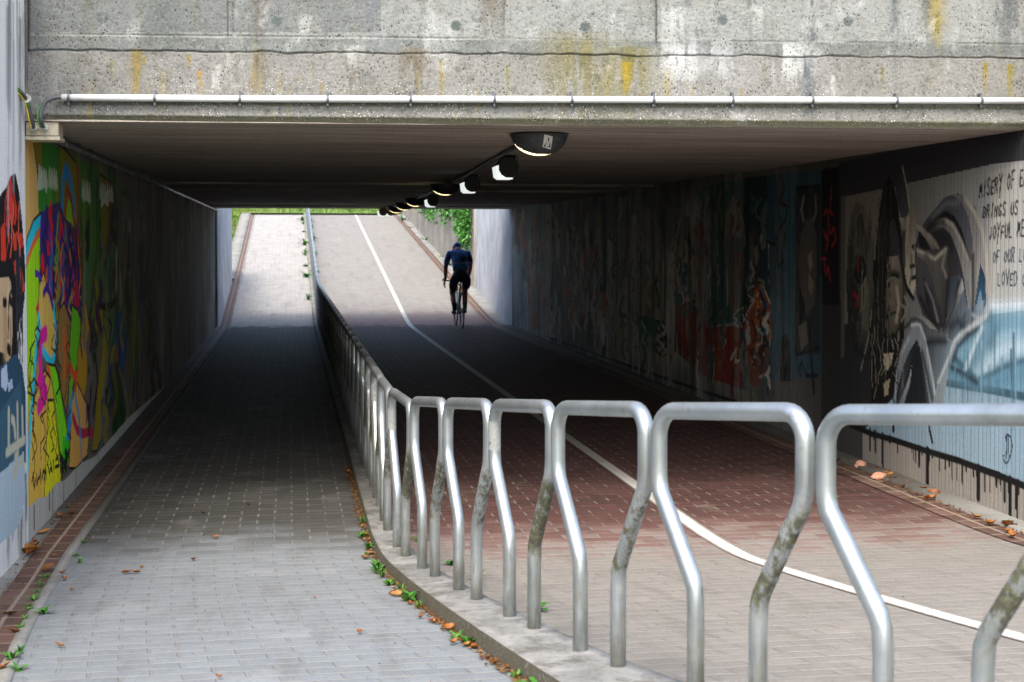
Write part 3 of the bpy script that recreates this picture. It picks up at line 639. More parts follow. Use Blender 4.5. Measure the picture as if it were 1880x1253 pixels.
t 14120f 0.5 17175,1479 17228,1091 17140,883
t 1a1815 0.15 20387,1130 20464,665 20326,220
t 8a857a 0.3 14168,1754 14202,1435 14143,1289
t 6c6860 0.15 16507,1014 16556,639 16483,600
t a09a8e 0.5 16053,1025 16099,660 16022,476
t 14120f 0.15 14254,1599 14289,1278 14233,1211
t 14120f 0.5 24936,1582 25054,1015 24886,941
t 1a1815 0.3 11979,1470 12003,1201 11956,990
t 8a857a 0.3 14239,1560 14274,1239 14215,1111
t 6c6860 0.3 25245,1855 25367,1283 25158,734
t a09a8e 0.15 12002,1562 12026,1292 11988,1281
t 14120f 0.3 19967,1158 20041,704 19903,192
t 1a1815 0.5 25471,1973 25594,1397 25373,733
t 14120f 0.15 12132,1471 12156,1198 12117,1156
t 14120f 0.5 14695,1303 14733,971 14658,618
t 1a1815 0.5 12639,1910 12666,1627 12621,1541
t 6c6860 0.5 19762,1250 19834,801 19713,504
t 1a1815 0.15 14053,1870 14087,1555 14018,1194
t a09a8e 0.3 18489,1664 18551,1246 18450,1034
t a09a8e 0.15 16295,1002 16343,632 16255,312
t 14120f 0.5 17875,1106 17933,700 17839,526
t 14120f 0.15 17899,1531 17957,1126 17858,861
t 14120f 0.5 27012,1112 27153,495 26958,454
t 8a857a 0.15 19978,2111 20052,1661 19936,1481
t 1a1815 0.5 14210,1541 14245,1221 14185,1063
t 6c6860 0.5 12666,1849 12693,1565 12640,1314
t a09a8e 0.15 13009,1804 13038,1512 12981,1246
t 8a857a 0.5 24291,1815 24403,1265 24202,643
t a09a8e 0.3 17816,1243 17873,839 17766,433
t a09a8e 0.3 20297,1864 20373,1406 20244,1076
t a09a8e 0.15 28148,1342 28301,699 28047,154
t 14120f 0.5 15917,1924 15962,1566 15875,1179
t 1a1815 0.5 12875,1558 12903,1269 12858,1224
t 14120f 0.3 24628,1993 24743,1436 24535,791
t 14120f 0.3 14269,1250 14304,928 14245,805
t 14120f 0.5 25180,1133 25301,559 25131,504
t 1a1815 0.5 12776,1161 12804,873 12759,821
t 14120f 0.5 13871,1445 13904,1133 13852,1085
t 1a1815 0.15 18968,1967 19034,1539 18939,1514
t 1a1815 0.5 14942,1146 14981,808 14905,465
t 14120f 0.3 14832,1155 14870,819 14798,527
t 8a857a 0.15 18065,985 18124,574 18040,577
t 8a857a 0.15 15627,1388 15670,1035 15598,874
t 14120f 0.15 12388,1417 12414,1138 12365,929
t 6c6860 0.15 21027,917 21109,438 20993,424
t a09a8e 0.3 17546,1820 17602,1424 17495,985
t a09a8e 0.15 18216,876 18277,461 18191,460
t a09a8e 0.15 27919,1433 28070,797 27820,254
t a09a8e 0.3 19150,1572 19217,1139 19117,1069
s a8b4a4 0.05 8425,1996 8446,2071 8478,1985
s a8b4a4 0.05 8497,1999 8518,2066 8551,1988
s a8b4a4 0.05 8570,2002 8591,2060 8625,1991
s a8b4a4 0.05 8644,2005 8665,2054 8700,1994
s a8b4a4 0.05 8777,1997 8799,2076 8835,1987
s a8b4a4 0.05 8855,2001 8877,2070 8914,1990
s a8b4a4 0.05 8934,1997 8957,2078 8994,1986
s a8b4a4 0.05 9015,2000 9038,2072 9076,1989
s a8b4a4 0.05 10141,1970 10171,2062 10219,1957
s a8b4a4 0.05 10246,1973 10276,2054 10325,1961
s a8b4a4 0.05 10353,1977 10383,2047 10435,1964
s a8b4a4 0.05 10353,1969 10384,2063 10434,1956
s a8b4a4 0.05 10462,1973 10494,2055 10546,1960
s a8b4a4 0.05 11048,1991 11084,2091 11141,1977
s a8b4a4 0.05 11174,1995 11209,2084 11269,1981
s a8b4a4 0.05 11302,1999 11338,2076 11399,1985
s a8b4a4 0.05 11433,2003 11469,2068 11533,1989
s a8b4a4 0.05 11433,1995 11471,2098 11532,1981
s a8b4a4 0.05 11567,1999 11605,2091 11669,1985
s a8b4a4 0.05 11705,2003 11743,2083 11809,1989
s a8b4a4 0.05 8389,1969 8532,1981 8625,1998 8680,1961
s a8b4a4 0.05 10192,1957 10353,1977 10489,1942
s a8b4a4 0.05 11108,1935 11301,1974 11531,1955
s 14140e 0.025 8118,329 8153,359 8184,275 8219,324
s 14140e 0.025 8255,343 8269,285 8305,310 8358,313
s 14140e 0.025 8377,348 8392,283
s 14140e 0.025 8429,295 8484,331 8538,303 8501,277
s 14140e 0.025 8558,325 8574,265
s 14140e 0.025 8633,345 8688,279 8727,305 8784,276 8729,344
s 14140e 0.025 8826,335 8844,286
s 14140e 0.025 8926,323 9008,334 9046,271 8904,283
s 14140e 0.025 9091,329 9109,272
s 14140e 0.025 9237,252 9347,269 9390,235
p a3a39c 7674,229 7983,203 8318,199 8588,160 8920,181 9254,145 10009,139 10691,82 12800,103 16299,16 24660,-163 30567,-370 30526,-829 7662,-97
s 5c5a52 0.03 8180,178 8175,57
s 5c5a52 0.03 8683,166 8679,70
s 5c5a52 0.03 9232,139 9223,-67
s 5c5a52 0.03 9759,123 9755,33
s 5c5a52 0.03 10839,72 10833,-49
s 5c5a52 0.03 8799,162 8793,-1
'''
ART_WING='''
p f2f1ee 6635,2875 8264,3187 8136,-87 6530,-73
p 0e1014 6817,1763 7371,1921 7482,1981 7611,2006 7709,1920 7793,1751 7833,1621 7875,1490 7839,1360 7774,1262 7668,1234 7622,1157 7646,1028 7701,924 7819,855 7843,678 7835,475 6774,564
p d8301c 7342,1866 7497,1990 7536,1914 7503,1788 7417,1718 7309,1717
p e23a22 7478,1857 7578,1901 7661,1819 7615,1748 7500,1719
p e03a20 7231,1717 7392,1773 7429,1664 7343,1555 7225,1557
p e0402a 7498,1664 7643,1706 7790,1693 7818,1630 7697,1602 7553,1608
p e44434 7536,1553 7651,1557 7797,1477 7840,1398 7748,1370 7603,1440
p e8644c 7606,1510 7723,1493 7780,1420 7690,1409
p d4b48c 7045,1476 7408,1478 7476,1443 7500,1332 7509,1193 7461,1058 7404,997 7337,1035 7286,1099 7033,1145
a b89468 0.1 7309,1340 7313,1097
a e6cca4 0.08 7405,1391 7408,1117
a a87c54 0.05 7441,1252 7449,1086
s 1a1414 0.02 7476,1457 7514,1331 7508,1187 7461,1058 7404,997
s 2a2e34 0.02 7642,1665 7654,1586 7657,1507 7673,1427 7633,1350 7611,1272 7631,1192
s 1c2026 0.02 7666,1692 7679,1582 7699,1471 7691,1361 7677,1251 7660,1141 7631,1033
s 1c2026 0.02 7641,1497 7649,1464 7624,1431 7614,1398 7627,1364 7659,1329 7635,1296
s 2a2e34 0.02 7773,1593 7791,1498 7771,1403 7748,1309 7756,1214 7751,1119 7760,1023
s 2a2e34 0.02 7654,1625 7653,1555 7634,1485 7613,1416 7609,1346 7618,1275 7609,1206
s 343a44 0.02 7610,1600 7619,1505 7646,1408 7646,1312 7627,1217 7607,1123 7606,1028
s 1c2026 0.02 7759,1454 7723,1431 7719,1408 7741,1383 7728,1360 7753,1336 7764,1312
s 2a2e34 0.02 7697,1525 7690,1463 7640,1402 7656,1339 7673,1276 7647,1215 7682,1150
s 2a2e34 0.02 7765,1506 7745,1452 7753,1397 7772,1341 7785,1286 7734,1234 7734,1179
s 2a2e34 0.02 7671,1469 7703,1384 7706,1299 7708,1214 7678,1131 7694,1046 7659,964
s 0a0a0c 0.02 7703,1456 7683,1392 7675,1328 7680,1264 7653,1201 7711,1133 7686,1070
s 343a44 0.02 7623,1515 7618,1443 7627,1371 7664,1297 7632,1226 7624,1154 7649,1080
s 2a2e34 0.02 7647,1569 7607,1514 7601,1458 7623,1402 7636,1346 7619,1292 7587,1238
s 0a0a0c 0.02 7688,1583 7676,1525 7688,1467 7704,1408 7709,1349 7668,1292 7676,1233
s 0a0a0c 0.02 7654,1617 7653,1518 7664,1418 7621,1321 7614,1222 7628,1122 7625,1023
s 2a2e34 0.02 7646,1679 7639,1591 7637,1504 7612,1417 7596,1330 7630,1241 7614,1154
s 1c2026 0.02 7686,1691 7669,1614 7655,1537 7648,1461 7654,1384 7651,1307 7649,1230
s 343a44 0.02 7684,1626 7703,1569 7709,1512 7709,1454 7688,1398 7693,1341 7688,1284
s 2a2e34 0.02 7760,1654 7742,1536 7736,1419 7768,1301 7773,1183 7754,1066 7733,950
s 343a44 0.02 7671,1638 7672,1526 7629,1414 7618,1302 7609,1190 7629,1077 7627,964
s 0a0a0c 0.022 7372,1872 7384,1844 7369,1815 7349,1786 7353,1757 7338,1728 7375,1700
s 0a0a0c 0.022 7362,1845 7378,1803 7390,1761 7407,1719 7367,1676 7364,1633 7381,1591
s f06a50 0.022 7546,1848 7563,1816 7541,1784 7524,1753 7523,1721 7559,1690 7525,1659
s 0a0a0c 0.022 7660,1852 7648,1803 7688,1754 7689,1705 7682,1655 7664,1606 7636,1557
s 0a0a0c 0.022 7561,1898 7583,1837 7575,1775 7529,1713 7530,1652 7557,1591 7564,1530
s f06a50 0.022 7721,1855 7685,1809 7684,1764 7689,1719 7674,1674 7719,1629 7719,1584
s f06a50 0.022 7481,1782 7497,1748 7515,1714 7496,1680 7507,1646 7488,1613 7464,1579
s f06a50 0.022 7413,1879 7416,1842 7442,1805 7442,1767 7439,1730 7423,1692 7434,1654
s 0a0a0c 0.022 7420,1803 7403,1775 7390,1747 7380,1720 7355,1693 7401,1666 7375,1638
s 1c3446 0.03 7407,921 7367,857 7376,789 7421,715 7412,648 7405,580 7359,519
s 6a98a8 0.03 7601,848 7583,818 7604,783 7598,752 7630,716 7610,686 7597,655
s 2a4a60 0.03 7435,881 7422,835 7394,791 7395,744 7381,698 7429,644 7390,603
s 6a98a8 0.03 7578,915 7572,832 7614,744 7631,658 7597,580 7581,499 7586,415
s 1c3446 0.03 7623,948 7609,896 7634,841 7618,789 7605,738 7633,681 7580,635
s 4a7a90 0.03 7424,903 7452,824 7430,751 7403,678 7396,603 7398,527 7405,450
s 2a4a60 0.03 7404,943 7418,887 7436,830 7415,777 7433,720 7401,669 7398,615
s 1c3446 0.03 7644,928 7674,865 7672,805 7648,748 7628,691 7638,630 7675,565
s 2a4a60 0.03 7457,955 7462,899 7452,844 7437,790 7418,737 7422,681 7437,624
s 1c3446 0.03 7391,882 7387,813 7388,743 7360,677 7340,611 7382,535 7375,467
s 4a7a90 0.03 7576,922 7558,848 7554,774 7545,700 7576,620 7563,546 7541,475
s 2a4a60 0.03 7352,912 7365,834 7374,756 7342,683 7318,610 7330,531 7355,451
s 1c3446 0.03 7496,880 7480,812 7469,744 7514,669 7505,600 7471,535 7502,461
s 2a4a60 0.03 7525,856 7521,794 7564,726 7568,662 7532,604 7545,539 7506,482
a eceaf2 0.1 7971,2370 7921,1079
a c8d8e8 0.1 7876,732 7856,209
t c4c0cc 0.05 7593,2674 7564,1922
t b8bcc0 0.03 7865,2767 7841,2132
t 8c8e8c 0.09 7936,2681 7916,2147
t a4a6a6 0.03 7590,2878 7560,2077
t 8c8e8c 0.03 7759,2905 7743,2481
t b8bcc0 0.05 7811,2569 7794,2142
t c4c0cc 0.05 7442,2512 7412,1706
t a4a6a6 0.05 7872,2847 7857,2460
t c4c0cc 0.03 7848,2917 7825,2333
t a4a6a6 0.05 7501,2711 7484,2269
t 8c8e8c 0.03 7690,2911 7664,2238
t 8c8e8c 0.09 7448,2815 7432,2378
t c4c0cc 0.03 7913,2729 7882,1926
t 8c8e8c 0.03 7763,2507 7735,1775
t a4a6a6 0.05 7742,2717 7724,2248
t c4c0cc 0.05 7417,2840 7401,2423
t 84908c 0.05 7363,459 7349,87
t 5c6c6c 0.03 7838,352 7823,-44
t 84908c 0.03 7624,389 7611,45
t b8c8d0 0.05 7470,472 7458,141
t a8b4b8 0.03 7805,261 7792,-97
t a8b4b8 0.03 7646,406 7639,197
t 3c5664 0.05 7532,369 7525,179
t 5c6c6c 0.05 7586,322 7572,-48
t 3c5664 0.05 7329,452 7320,210
t a8b4b8 0.05 7351,347 7340,47
t 3c5664 0.05 7696,313 7684,-4
t 3c5664 0.05 7469,467 7457,164
t b8c8d0 0.05 7685,341 7671,-26
t 5c6c6c 0.05 7817,411 7808,174
t 8a8c88 0.1 7488,2874 7467,2323
t 9a9a9a 0.08 7773,2808 7745,2064
t 7e8078 0.12 7325,336 7315,66
t 6a6c60 0.12 7676,271 7697,38
s 1a1414 0.025 7383,1173 7401,1295 7418,1376 7474,1402
s 1a1414 0.05 7445,1356 7486,1343
s 1a1414 0.05 7283,1352 7336,1350
s 1a1414 0.06 7381,1119 7422,1102
p 2c5068 6790,1012 7590,1075 7749,1000 7834,853 7826,622 7769,341 7735,246 7528,215 6764,302
p 3a6478 7146,819 7701,924 7780,628 7679,356 7129,372
p c0d0e8 7205,1025 7338,1046 7375,956 7319,907 7202,946
p b8cce4 7361,943 7472,960 7498,910 7387,900
p b8ccd8 7010,524 7777,542 7799,321 7734,218 7527,173 6997,189
s c8c8b0 0.05 7383,805 7375,606
s c8c8b0 0.05 7608,806 7614,566
s c8c8b0 0.05 7740,771 7749,603
s c8c8b0 0.05 7464,754 7519,733 7545,660
s c8c8b0 0.05 7321,603 7794,603
s c8c8b0 0.05 7541,548 7598,545 7567,483
s c8c8b0 0.05 7685,498 7730,514 7773,461
s c8c8b0 0.05 7496,483 7553,485 7509,453
'''
ART_RIGHT='''
p 4c4945 29903,3331 6501,2450 6456,-402 29912,-618
p 5c6a70 26628,2323 22603,2268 22596,58 26627,42
p 4c3c34 26628,2323 26106,2310 26106,1599 26628,1598
s 8c4a26 0.22 25299,1798 24883,922 24536,165
s 8c4a26 0.22 24149,2074 24425,1316 23874,764
s 8c4a26 0.22 23608,958 23347,509
s 38585e 0.2 25604,1899 25118,719
s 6a7478 0.2 23350,1787 23143,791
t 5c6a5c 0.25 12009,1905 11978,1664 12005,1537
t a8a498 0.25 19448,1568 19374,1188 19445,1075
t 6a6a66 0.25 13981,1731 13940,1454 13974,1044
t 77756e 0.25 22308,1682 22213,1247 22306,878
t 1a1816 0.4 12652,1294 12617,1043 12646,779
t 5c6a5c 0.6 17034,962 16976,629 17029,308
t 141312 0.4 13566,1866 13527,1596 13558,1113
t 77756e 0.25 18282,1135 18216,778 18277,354
t 7a7048 0.4 13693,1209 13653,938 13685,492
t 1a1816 0.4 13911,1669 13871,1393 13906,1166
t 5c6a5c 0.4 21876,888 21784,464 21873,147
t a8a498 0.25 13527,1862 13488,1593 13519,1110
t 1a1816 0.6 21839,1986 21747,1559 21836,1373
t 8d897e 0.6 22058,1784 21964,1353 22055,1225
t a8a498 0.25 13785,1834 13745,1560 13781,1403
t 77756e 0.4 15699,1472 15648,1163 15695,1017
t 77756e 0.4 15798,1646 15747,1334 15794,1179
t 1a1816 0.4 12671,1534 12637,1282 12665,937
t 5c6a5c 0.25 13697,1292 13657,1021 13690,681
t 5c6a5c 0.6 12619,1348 12585,1097 12614,848
t a8a498 0.6 18878,1523 18808,1153 18871,439
t 141312 0.6 14157,1169 14115,889 14153,763
t 5c6a5c 0.4 13030,1580 12994,1321 13025,1036
t 77756e 0.4 12538,1790 12505,1540 12530,1039
t 7a7048 0.6 16103,1548 16051,1231 16098,927
t 6a6a66 0.6 15281,1799 15233,1496 15276,1243
t 6a6a66 0.6 15081,1551 15034,1253 15077,1086
t 141312 0.4 17684,1686 17622,1339 17678,894
t 6a6a66 0.6 14754,1880 14709,1588 14749,1308
t 8d897e 0.25 14695,1230 14651,940 14687,367
t 141312 0.6 12460,1119 12426,871 12453,486
t 5c6a5c 0.25 15117,1464 15070,1166 15112,996
t 77756e 0.25 19721,1287 19644,903 19715,309
t 6a6a66 0.6 12730,1565 12695,1311 12724,1016
t 8d897e 0.25 18538,1092 18470,730 18535,563
t 77756e 0.6 18740,1630 18671,1263 18734,690
t 77756e 0.6 13126,1540 13089,1279 13118,805
t 141312 0.25 17658,1488 17596,1142 17651,503
t 6a6a66 0.25 12192,1560 12160,1316 12185,916
t 77756e 0.6 21824,2158 21733,1731 21822,1627
t 6a6a66 0.25 19376,1920 19302,1540 19370,979
t 8d897e 0.6 20364,1007 20283,612 20360,193
t 6a6a66 0.25 17456,890 17395,549 17452,270
t a8a498 0.25 17704,1934 17642,1586 17697,925
t 141312 0.25 16133,1465 16080,1148 16126,524
t 1a1816 0.25 12862,1316 12827,1061 12857,805
t 5c6a5c 0.25 13224,1202 13187,939 13217,529
t a8a498 0.4 15593,1355 15543,1048 15589,859
t 77756e 0.25 19981,1062 19903,673 19978,566
t 141312 0.4 20444,1104 20362,707 20441,595
t 8d897e 0.25 13991,1835 13950,1557 13987,1421
t 1a1816 0.25 15060,1099 15013,802 15052,253
t 5c6a5c 0.25 12669,1508 12635,1255 12664,1027
t 6a6a66 0.6 13454,1918 13416,1651 13447,1264
t 7a7048 0.4 15240,1548 15193,1247 15236,1080
t a8a498 0.6 17671,1997 17609,1649 17668,1540
t 77756e 0.6 13737,1829 13697,1556 13730,1143
t 7a7048 0.25 16303,914 16249,594 16298,340
t 8d897e 0.4 13998,1508 13956,1231 13993,1016
t 7a7048 0.25 13438,1324 13400,1057 13434,928
t 6a6a66 0.25 14371,1249 14328,965 14368,883
t 141312 0.25 19974,756 19896,368 19970,-21
t 8d897e 0.4 18641,972 18572,609 18635,-36
t 5c6a5c 0.6 12806,1493 12771,1238 12799,826
t 8d897e 0.4 16822,1435 16765,1104 16816,667
t 8d897e 0.25 19938,1879 19860,1489 19933,1115
t 5c6a5c 0.4 17630,2000 17568,1653 17627,1526
t 5c6a5c 0.4 16743,918 16686,590 16737,184
t 5c6a5c 0.25 12564,1401 12530,1151 12559,942
t 7a7048 0.4 17895,1085 17831,735 17890,402
t 8d897e 0.6 17028,1175 16970,842 17021,228
t 77756e 0.25 13768,1279 13728,1007 13764,874
t 6a6a66 0.6 13419,1047 13381,782 13412,407
t 77756e 0.6 17031,1612 16973,1277 17024,636
t 6a6a66 0.25 14176,1723 14134,1441 14168,923
t 1a1816 0.25 13905,1430 13864,1155 13901,1031
t 141312 0.25 13050,1842 13013,1582 13043,1259
t 6a6a66 0.4 19767,1786 19690,1399 19762,1043
t 77756e 0.25 14293,1108 14250,826 14285,296
t 77756e 0.25 16226,1380 16172,1061 16221,832
t 7a7048 0.4 13123,1577 13087,1316 13115,819
t 1a1816 0.4 12415,1580 12382,1332 12410,1106
t a8a498 0.25 17120,1908 17061,1571 17114,1161
t 8d897e 0.6 14070,1018 14028,740 14064,436
t 77756e 0.4 12282,1467 12249,1222 12278,1127
t 6a6a66 0.4 20733,1007 20649,604 20728,10
t 5c6a5c 0.25 13264,1136 13227,873 13260,760
t 6a6a66 0.25 18524,1372 18456,1009 18517,391
t 8d897e 0.25 19528,1508 19453,1126 19525,916
t a8a498 0.25 18639,968 18570,605 18636,409
t 77756e 0.6 17601,1661 17539,1315 17595,848
t 141312 0.25 16492,1078 16437,755 16487,495
t 8d897e 0.25 15863,1150 15812,839 15856,334
t 7a7048 0.4 12817,1061 12782,807 12810,378
t 6a6a66 0.6 19284,1173 19211,797 19278,194
t 5c6a5c 0.25 17513,1335 17451,992 17508,678
t 1a1816 0.6 20962,761 20877,355 20959,145
t a8a498 0.6 15109,1314 15062,1016 15103,650
t 6a6a66 0.6 13065,1663 13029,1403 13059,1112
t 1a1816 0.6 18784,1781 18715,1412 18781,1194
t 77756e 0.6 19079,1535 19008,1161 19076,1034
t 6a6a66 0.4 16530,1929 16475,1603 16522,955
t 8d897e 0.4 19805,1181 19728,795 19800,323
t 6a6a66 0.4 16864,1948 16807,1616 16861,1528
t 141312 0.6 19741,916 19664,532 19738,359
t 7a7048 0.4 21588,1497 21499,1077 21583,269
t 77756e 0.4 22136,1516 22041,1085 22133,833
t 6a6a66 0.4 15866,1604 15815,1291 15861,1040
t 5c6a5c 0.6 16624,1455 16568,1129 16617,549
t 5c6a5c 0.25 15082,1095 15035,798 15074,210
t 141312 0.6 14470,1389 14427,1103 14462,541
t 141312 0.4 13851,1861 13810,1586 13844,1187
t 77756e 0.4 16372,1865 16317,1542 16366,1208
t 77756e 0.25 21942,929 21849,504 21940,355
t 8d897e 0.6 15746,1388 15695,1078 15738,453
t 1a1816 0.6 21212,1948 21125,1533 21210,1294
t 77756e 0.25 14494,1853 14450,1566 14486,1021
t 6a6a66 0.4 16835,1119 16778,789 16830,426
t 1a1816 0.6 12673,1761 12639,1508 12669,1325
t a8a498 0.4 17347,1544 17286,1203 17342,902
t 8d897e 0.6 14501,1855 14457,1567 14493,1042
t 5c6a5c 0.6 17611,919 17549,575 17605,91
t 141312 0.6 14125,1107 14083,828 14119,557
t a8a498 0.6 13844,1741 13804,1466 13838,1175
t 6a6a66 0.4 16277,1900 16223,1579 16272,1262
t 5c6a5c 0.4 14703,1627 14659,1336 14700,1268
t 7a7048 0.6 16457,927 16402,605 16450,12
t 8d897e 0.6 17672,969 17610,623 17665,-57
t 6a6a66 0.25 12921,1863 12885,1605 12913,1109
t a8a498 0.4 19053,1820 18982,1446 19049,1067
t 77756e 0.25 15820,1105 15769,794 15817,688
t 8d897e 0.6 15561,1301 15512,994 15556,724
t 7a7048 0.25 12250,1103 12217,860 12245,641
t 7a7048 0.4 17992,1110 17927,758 17986,291
t 5c6a5c 0.4 21770,1210 21679,787 21766,118
t 141312 0.6 20192,1595 20113,1201 20189,867
t 1a1816 0.25 13080,1165 13043,906 13072,463
t 6a6a66 0.4 12306,1736 12273,1490 12302,1385
t 141312 0.25 19755,877 19679,493 19751,104
t a8a498 0.6 15053,1309 15006,1012 15046,554
t a8a498 0.4 14768,1519 14723,1227 14764,1085
t 8d897e 0.6 17706,1930 17643,1581 17701,1216
t 7a7048 0.6 13322,1854 13285,1589 13315,1213
t 77756e 0.4 19322,1654 19249,1276 19318,900
t 141312 0.4 12222,1356 12190,1113 12214,652
t 8d897e 0.25 12436,1533 12403,1285 12429,876
t 8d897e 0.4 20376,1706 20295,1308 20373,1099
t 141312 0.4 19275,1464 19202,1087 19269,417
t 5c6a5c 0.6 18441,1822 18374,1460 18437,1213
t 6a6a66 0.25 13116,1121 13080,861 13112,766
p 1c1b1a 22700,2297 22459,2291 22452,41 22693,42
s 565a4c 0.5 21675,2074 21585,1840 21673,1608
s 4e5448 0.4 20818,2017 20734,1772 20815,1528
s 585654 0.5 21451,1272 21362,813 21447,347
s 504e4c 0.4 20610,1206 20527,764 20605,316
s 4a4846 0.3 21895,836 21803,497 21892,149
s 7a7456 0.14 20138,1689 19910,1986 19395,2038 19041,1957 19040,1687
s 54501e 0.35 19647,1689 19608,1303
p 15151a 18871,2236 18669,2230 18654,-151 18857,-95
s 5a5854 0.12 18117,1971 18115,1686
s 5a5854 0.12 17567,2031 17561,1269
s 5a5854 0.12 16881,1950 16871,617
s 5a5854 0.12 16145,2001 16136,916
s 3e3c3a 0.1 18118,2113 17987,1260 18105,258
s 3e3c3a 0.1 17450,2097 17327,1274 17437,308
s 3e3c3a 0.1 16827,2081 16713,1287 16814,354
s 3e3c3a 0.1 16247,2067 16139,1299 16233,397
s 3e3c3a 0.1 15703,2054 15602,1310 15689,437
s 3e3c3a 0.1 15194,2041 15098,1321 15180,475
s 3e3c3a 0.1 14715,2029 14624,1331 14701,511
s 6a6864 0.03 15331,2166 15193,1921 15281,1680 15077,1501 15232,1318
s 6a6864 0.03 15083,2146 15193,1921 15014,1739 15189,1500
s 6a7a78 0.03 25122,1949 25393,1613 25790,1268 25668,927 25521,590 25560,247 25193,-71
s 6a7a78 0.06 20110,1718 19952,1534 19789,1353 19883,1168 20131,977 20135,792 19879,619
s a39c8e 0.06 12150,1952 12107,1744 12051,1537 12042,1330 12037,1124 12064,915 12065,708
s a39c8e 0.03 20066,1505 20148,1402 19994,1303 19877,1204 19946,1101 20165,993 20145,892
s 6a7a78 0.04 11299,1627 11290,1523 11224,1420 11219,1317 11255,1212 11285,1107 11227,1007
s 4a4844 0.06 14685,1511 14677,1400 14683,1288 14648,1178 14601,1068 14641,955 14659,843
s 121110 0.06 12089,1384 12054,1337 12046,1290 12064,1242 12064,1194 12093,1145 12050,1100
s 6a7a78 0.03 11222,1518 11238,1443 11328,1366 11322,1291 11218,1219 11229,1144 11280,1066
s 7a3a22 0.06 14531,1775 14513,1594 14656,1411 14672,1228 14574,1050 14636,865 14563,687
s a39c8e 0.04 21293,1264 21218,1084 20997,911 20946,733 21334,534 20990,372 20918,198
s 8a867c 0.04 14132,1918 14157,1717 14160,1516 14128,1315 14107,1114 14091,914 14145,710
s 8a867c 0.04 11787,1538 11796,1474 11793,1410 11800,1345 11765,1281 11774,1217 11798,1151
s 8a867c 0.03 12762,1408 12715,1368 12734,1326 12793,1283 12794,1242 12781,1201 12707,1162
s 8a867c 0.06 12982,1967 13069,1789 13083,1610 13054,1431 13015,1253 12958,1076 13039,893
s 8a867c 0.06 18983,1601 18944,1389 18972,1176 19101,959 19081,745 19071,532 18896,330
s 7a3a22 0.04 23761,2137 23798,1822 24133,1504 24213,1183 23795,874 23787,559 23943,233
s 7a3a22 0.06 22057,1011 21968,957 21939,902 21975,844 22022,786 22050,728 21996,674
s 8a867c 0.03 24823,1184 25003,1100 24662,1029 24317,959 24405,878 24962,781 24640,713
s 4a4844 0.06 13005,1427 12978,1321 12896,1218 12836,1114 12831,1009 13011,894 12965,790
s 7a3a22 0.06 21490,1346 21409,1182 21172,1024 21170,860 21359,688 21393,521 21417,354
s 4a4844 0.04 11449,1460 11474,1361 11563,1259 11600,1158 11479,1064 11567,961 11473,867
s a39c8e 0.04 15295,1671 15350,1522 15432,1371 15497,1219 15355,1073 15349,924 15432,769
s 8a867c 0.04 18181,1576 18252,1373 18159,1172 18154,970 18051,773 18045,572 18259,356
s a39c8e 0.06 20482,1163 20345,1027 20270,890 20423,744 20602,595 20622,452 20298,331
s 7a3a22 0.03 11800,1743 11792,1635 11736,1527 11687,1420 11689,1312 11720,1204 11714,1096
s 4a4844 0.06 18254,1701 18225,1503 18305,1303 18339,1103 18282,906 18285,707 18225,511
s a39c8e 0.06 11203,1680 11161,1552 11195,1423 11234,1293 11240,1164 11253,1034 11138,911
s 8a867c 0.03 11614,1395 11608,1288 11634,1179 11642,1072 11658,963 11610,858 11614,750
s 6a7a78 0.03 15460,1517 15553,1426 15571,1335 15533,1245 15407,1159 15455,1067 15452,977
s 121110 0.06 11615,1627 11664,1480 11669,1333 11666,1186 11638,1041 11573,898 11597,751
s 6a7a78 0.06 17241,1186 17291,1073 17295,962 17280,851 17215,743 17190,634 17211,522
s 4a4844 0.06 14848,1544 14953,1414 14919,1286 14859,1160 14780,1035 14935,900 14919,773
s 4a4844 0.04 11484,1787 11460,1645 11502,1503 11482,1361 11533,1217 11472,1077 11473,935
s 6a7a78 0.06 14420,1760 14468,1601 14380,1443 14331,1285 14330,1127 14452,964 14386,808
s 6a7a78 0.03 13198,1976 13192,1823 13233,1670 13220,1517 13194,1364 13201,1211 13196,1058
s 121110 0.04 12504,1923 12486,1772 12390,1622 12411,1472 12397,1323 12480,1170 12415,1023
s 8a867c 0.06 12893,1343 12813,1288 12834,1231 12908,1172 12937,1114 12917,1058 12967,999
s 6a7a78 0.06 15520,2037 15512,1834 15582,1630 15559,1426 15544,1223 15496,1021 15568,813
s a39c8e 0.03 19284,1305 19401,1115 19394,926 19220,745 19191,560 19328,364 19365,172
s a39c8e 0.04 11492,1516 11517,1418 11542,1320 11489,1225 11469,1128 11469,1031 11484,933
s 8a867c 0.03 18487,1514 18472,1362 18515,1210 18559,1056 18572,903 18495,754 18477,603
s 8a867c 0.03 18356,1808 18267,1632 18296,1457 18364,1281 18365,1105 18358,929 18266,758
s 8a867c 0.06 18094,1841 18182,1634 18336,1425 18411,1214 18158,1012 18297,798 18385,584
s 4a4844 0.06 14756,1308 14669,1255 14567,1203 14627,1147 14772,1087 14764,1032 14751,977
s 4a4844 0.06 25458,1030 25294,899 25069,771 25301,627 25556,480 25477,347 25496,210
s a39c8e 0.06 14988,1891 15122,1729 15203,1563 15171,1398 15088,1235 14990,1074 14988,911
s 6a7a78 0.03 12645,1810 12645,1638 12603,1466 12577,1295 12567,1123 12585,951 12611,777
s 4a4844 0.06 13503,1327 13443,1290 13497,1250 13522,1210 13605,1168 13487,1133 13511,1094
s 7a3a22 0.04 11102,1757 11048,1611 11024,1466 11045,1321 11099,1174 11101,1028 11022,887
s 8a867c 0.04 11048,1816 11049,1710 11003,1604 10996,1499 11036,1393 11031,1287 11039,1181
s 4a4844 0.03 19216,1464 19138,1264 19062,1066 19114,865 19155,663 19171,461 19236,256
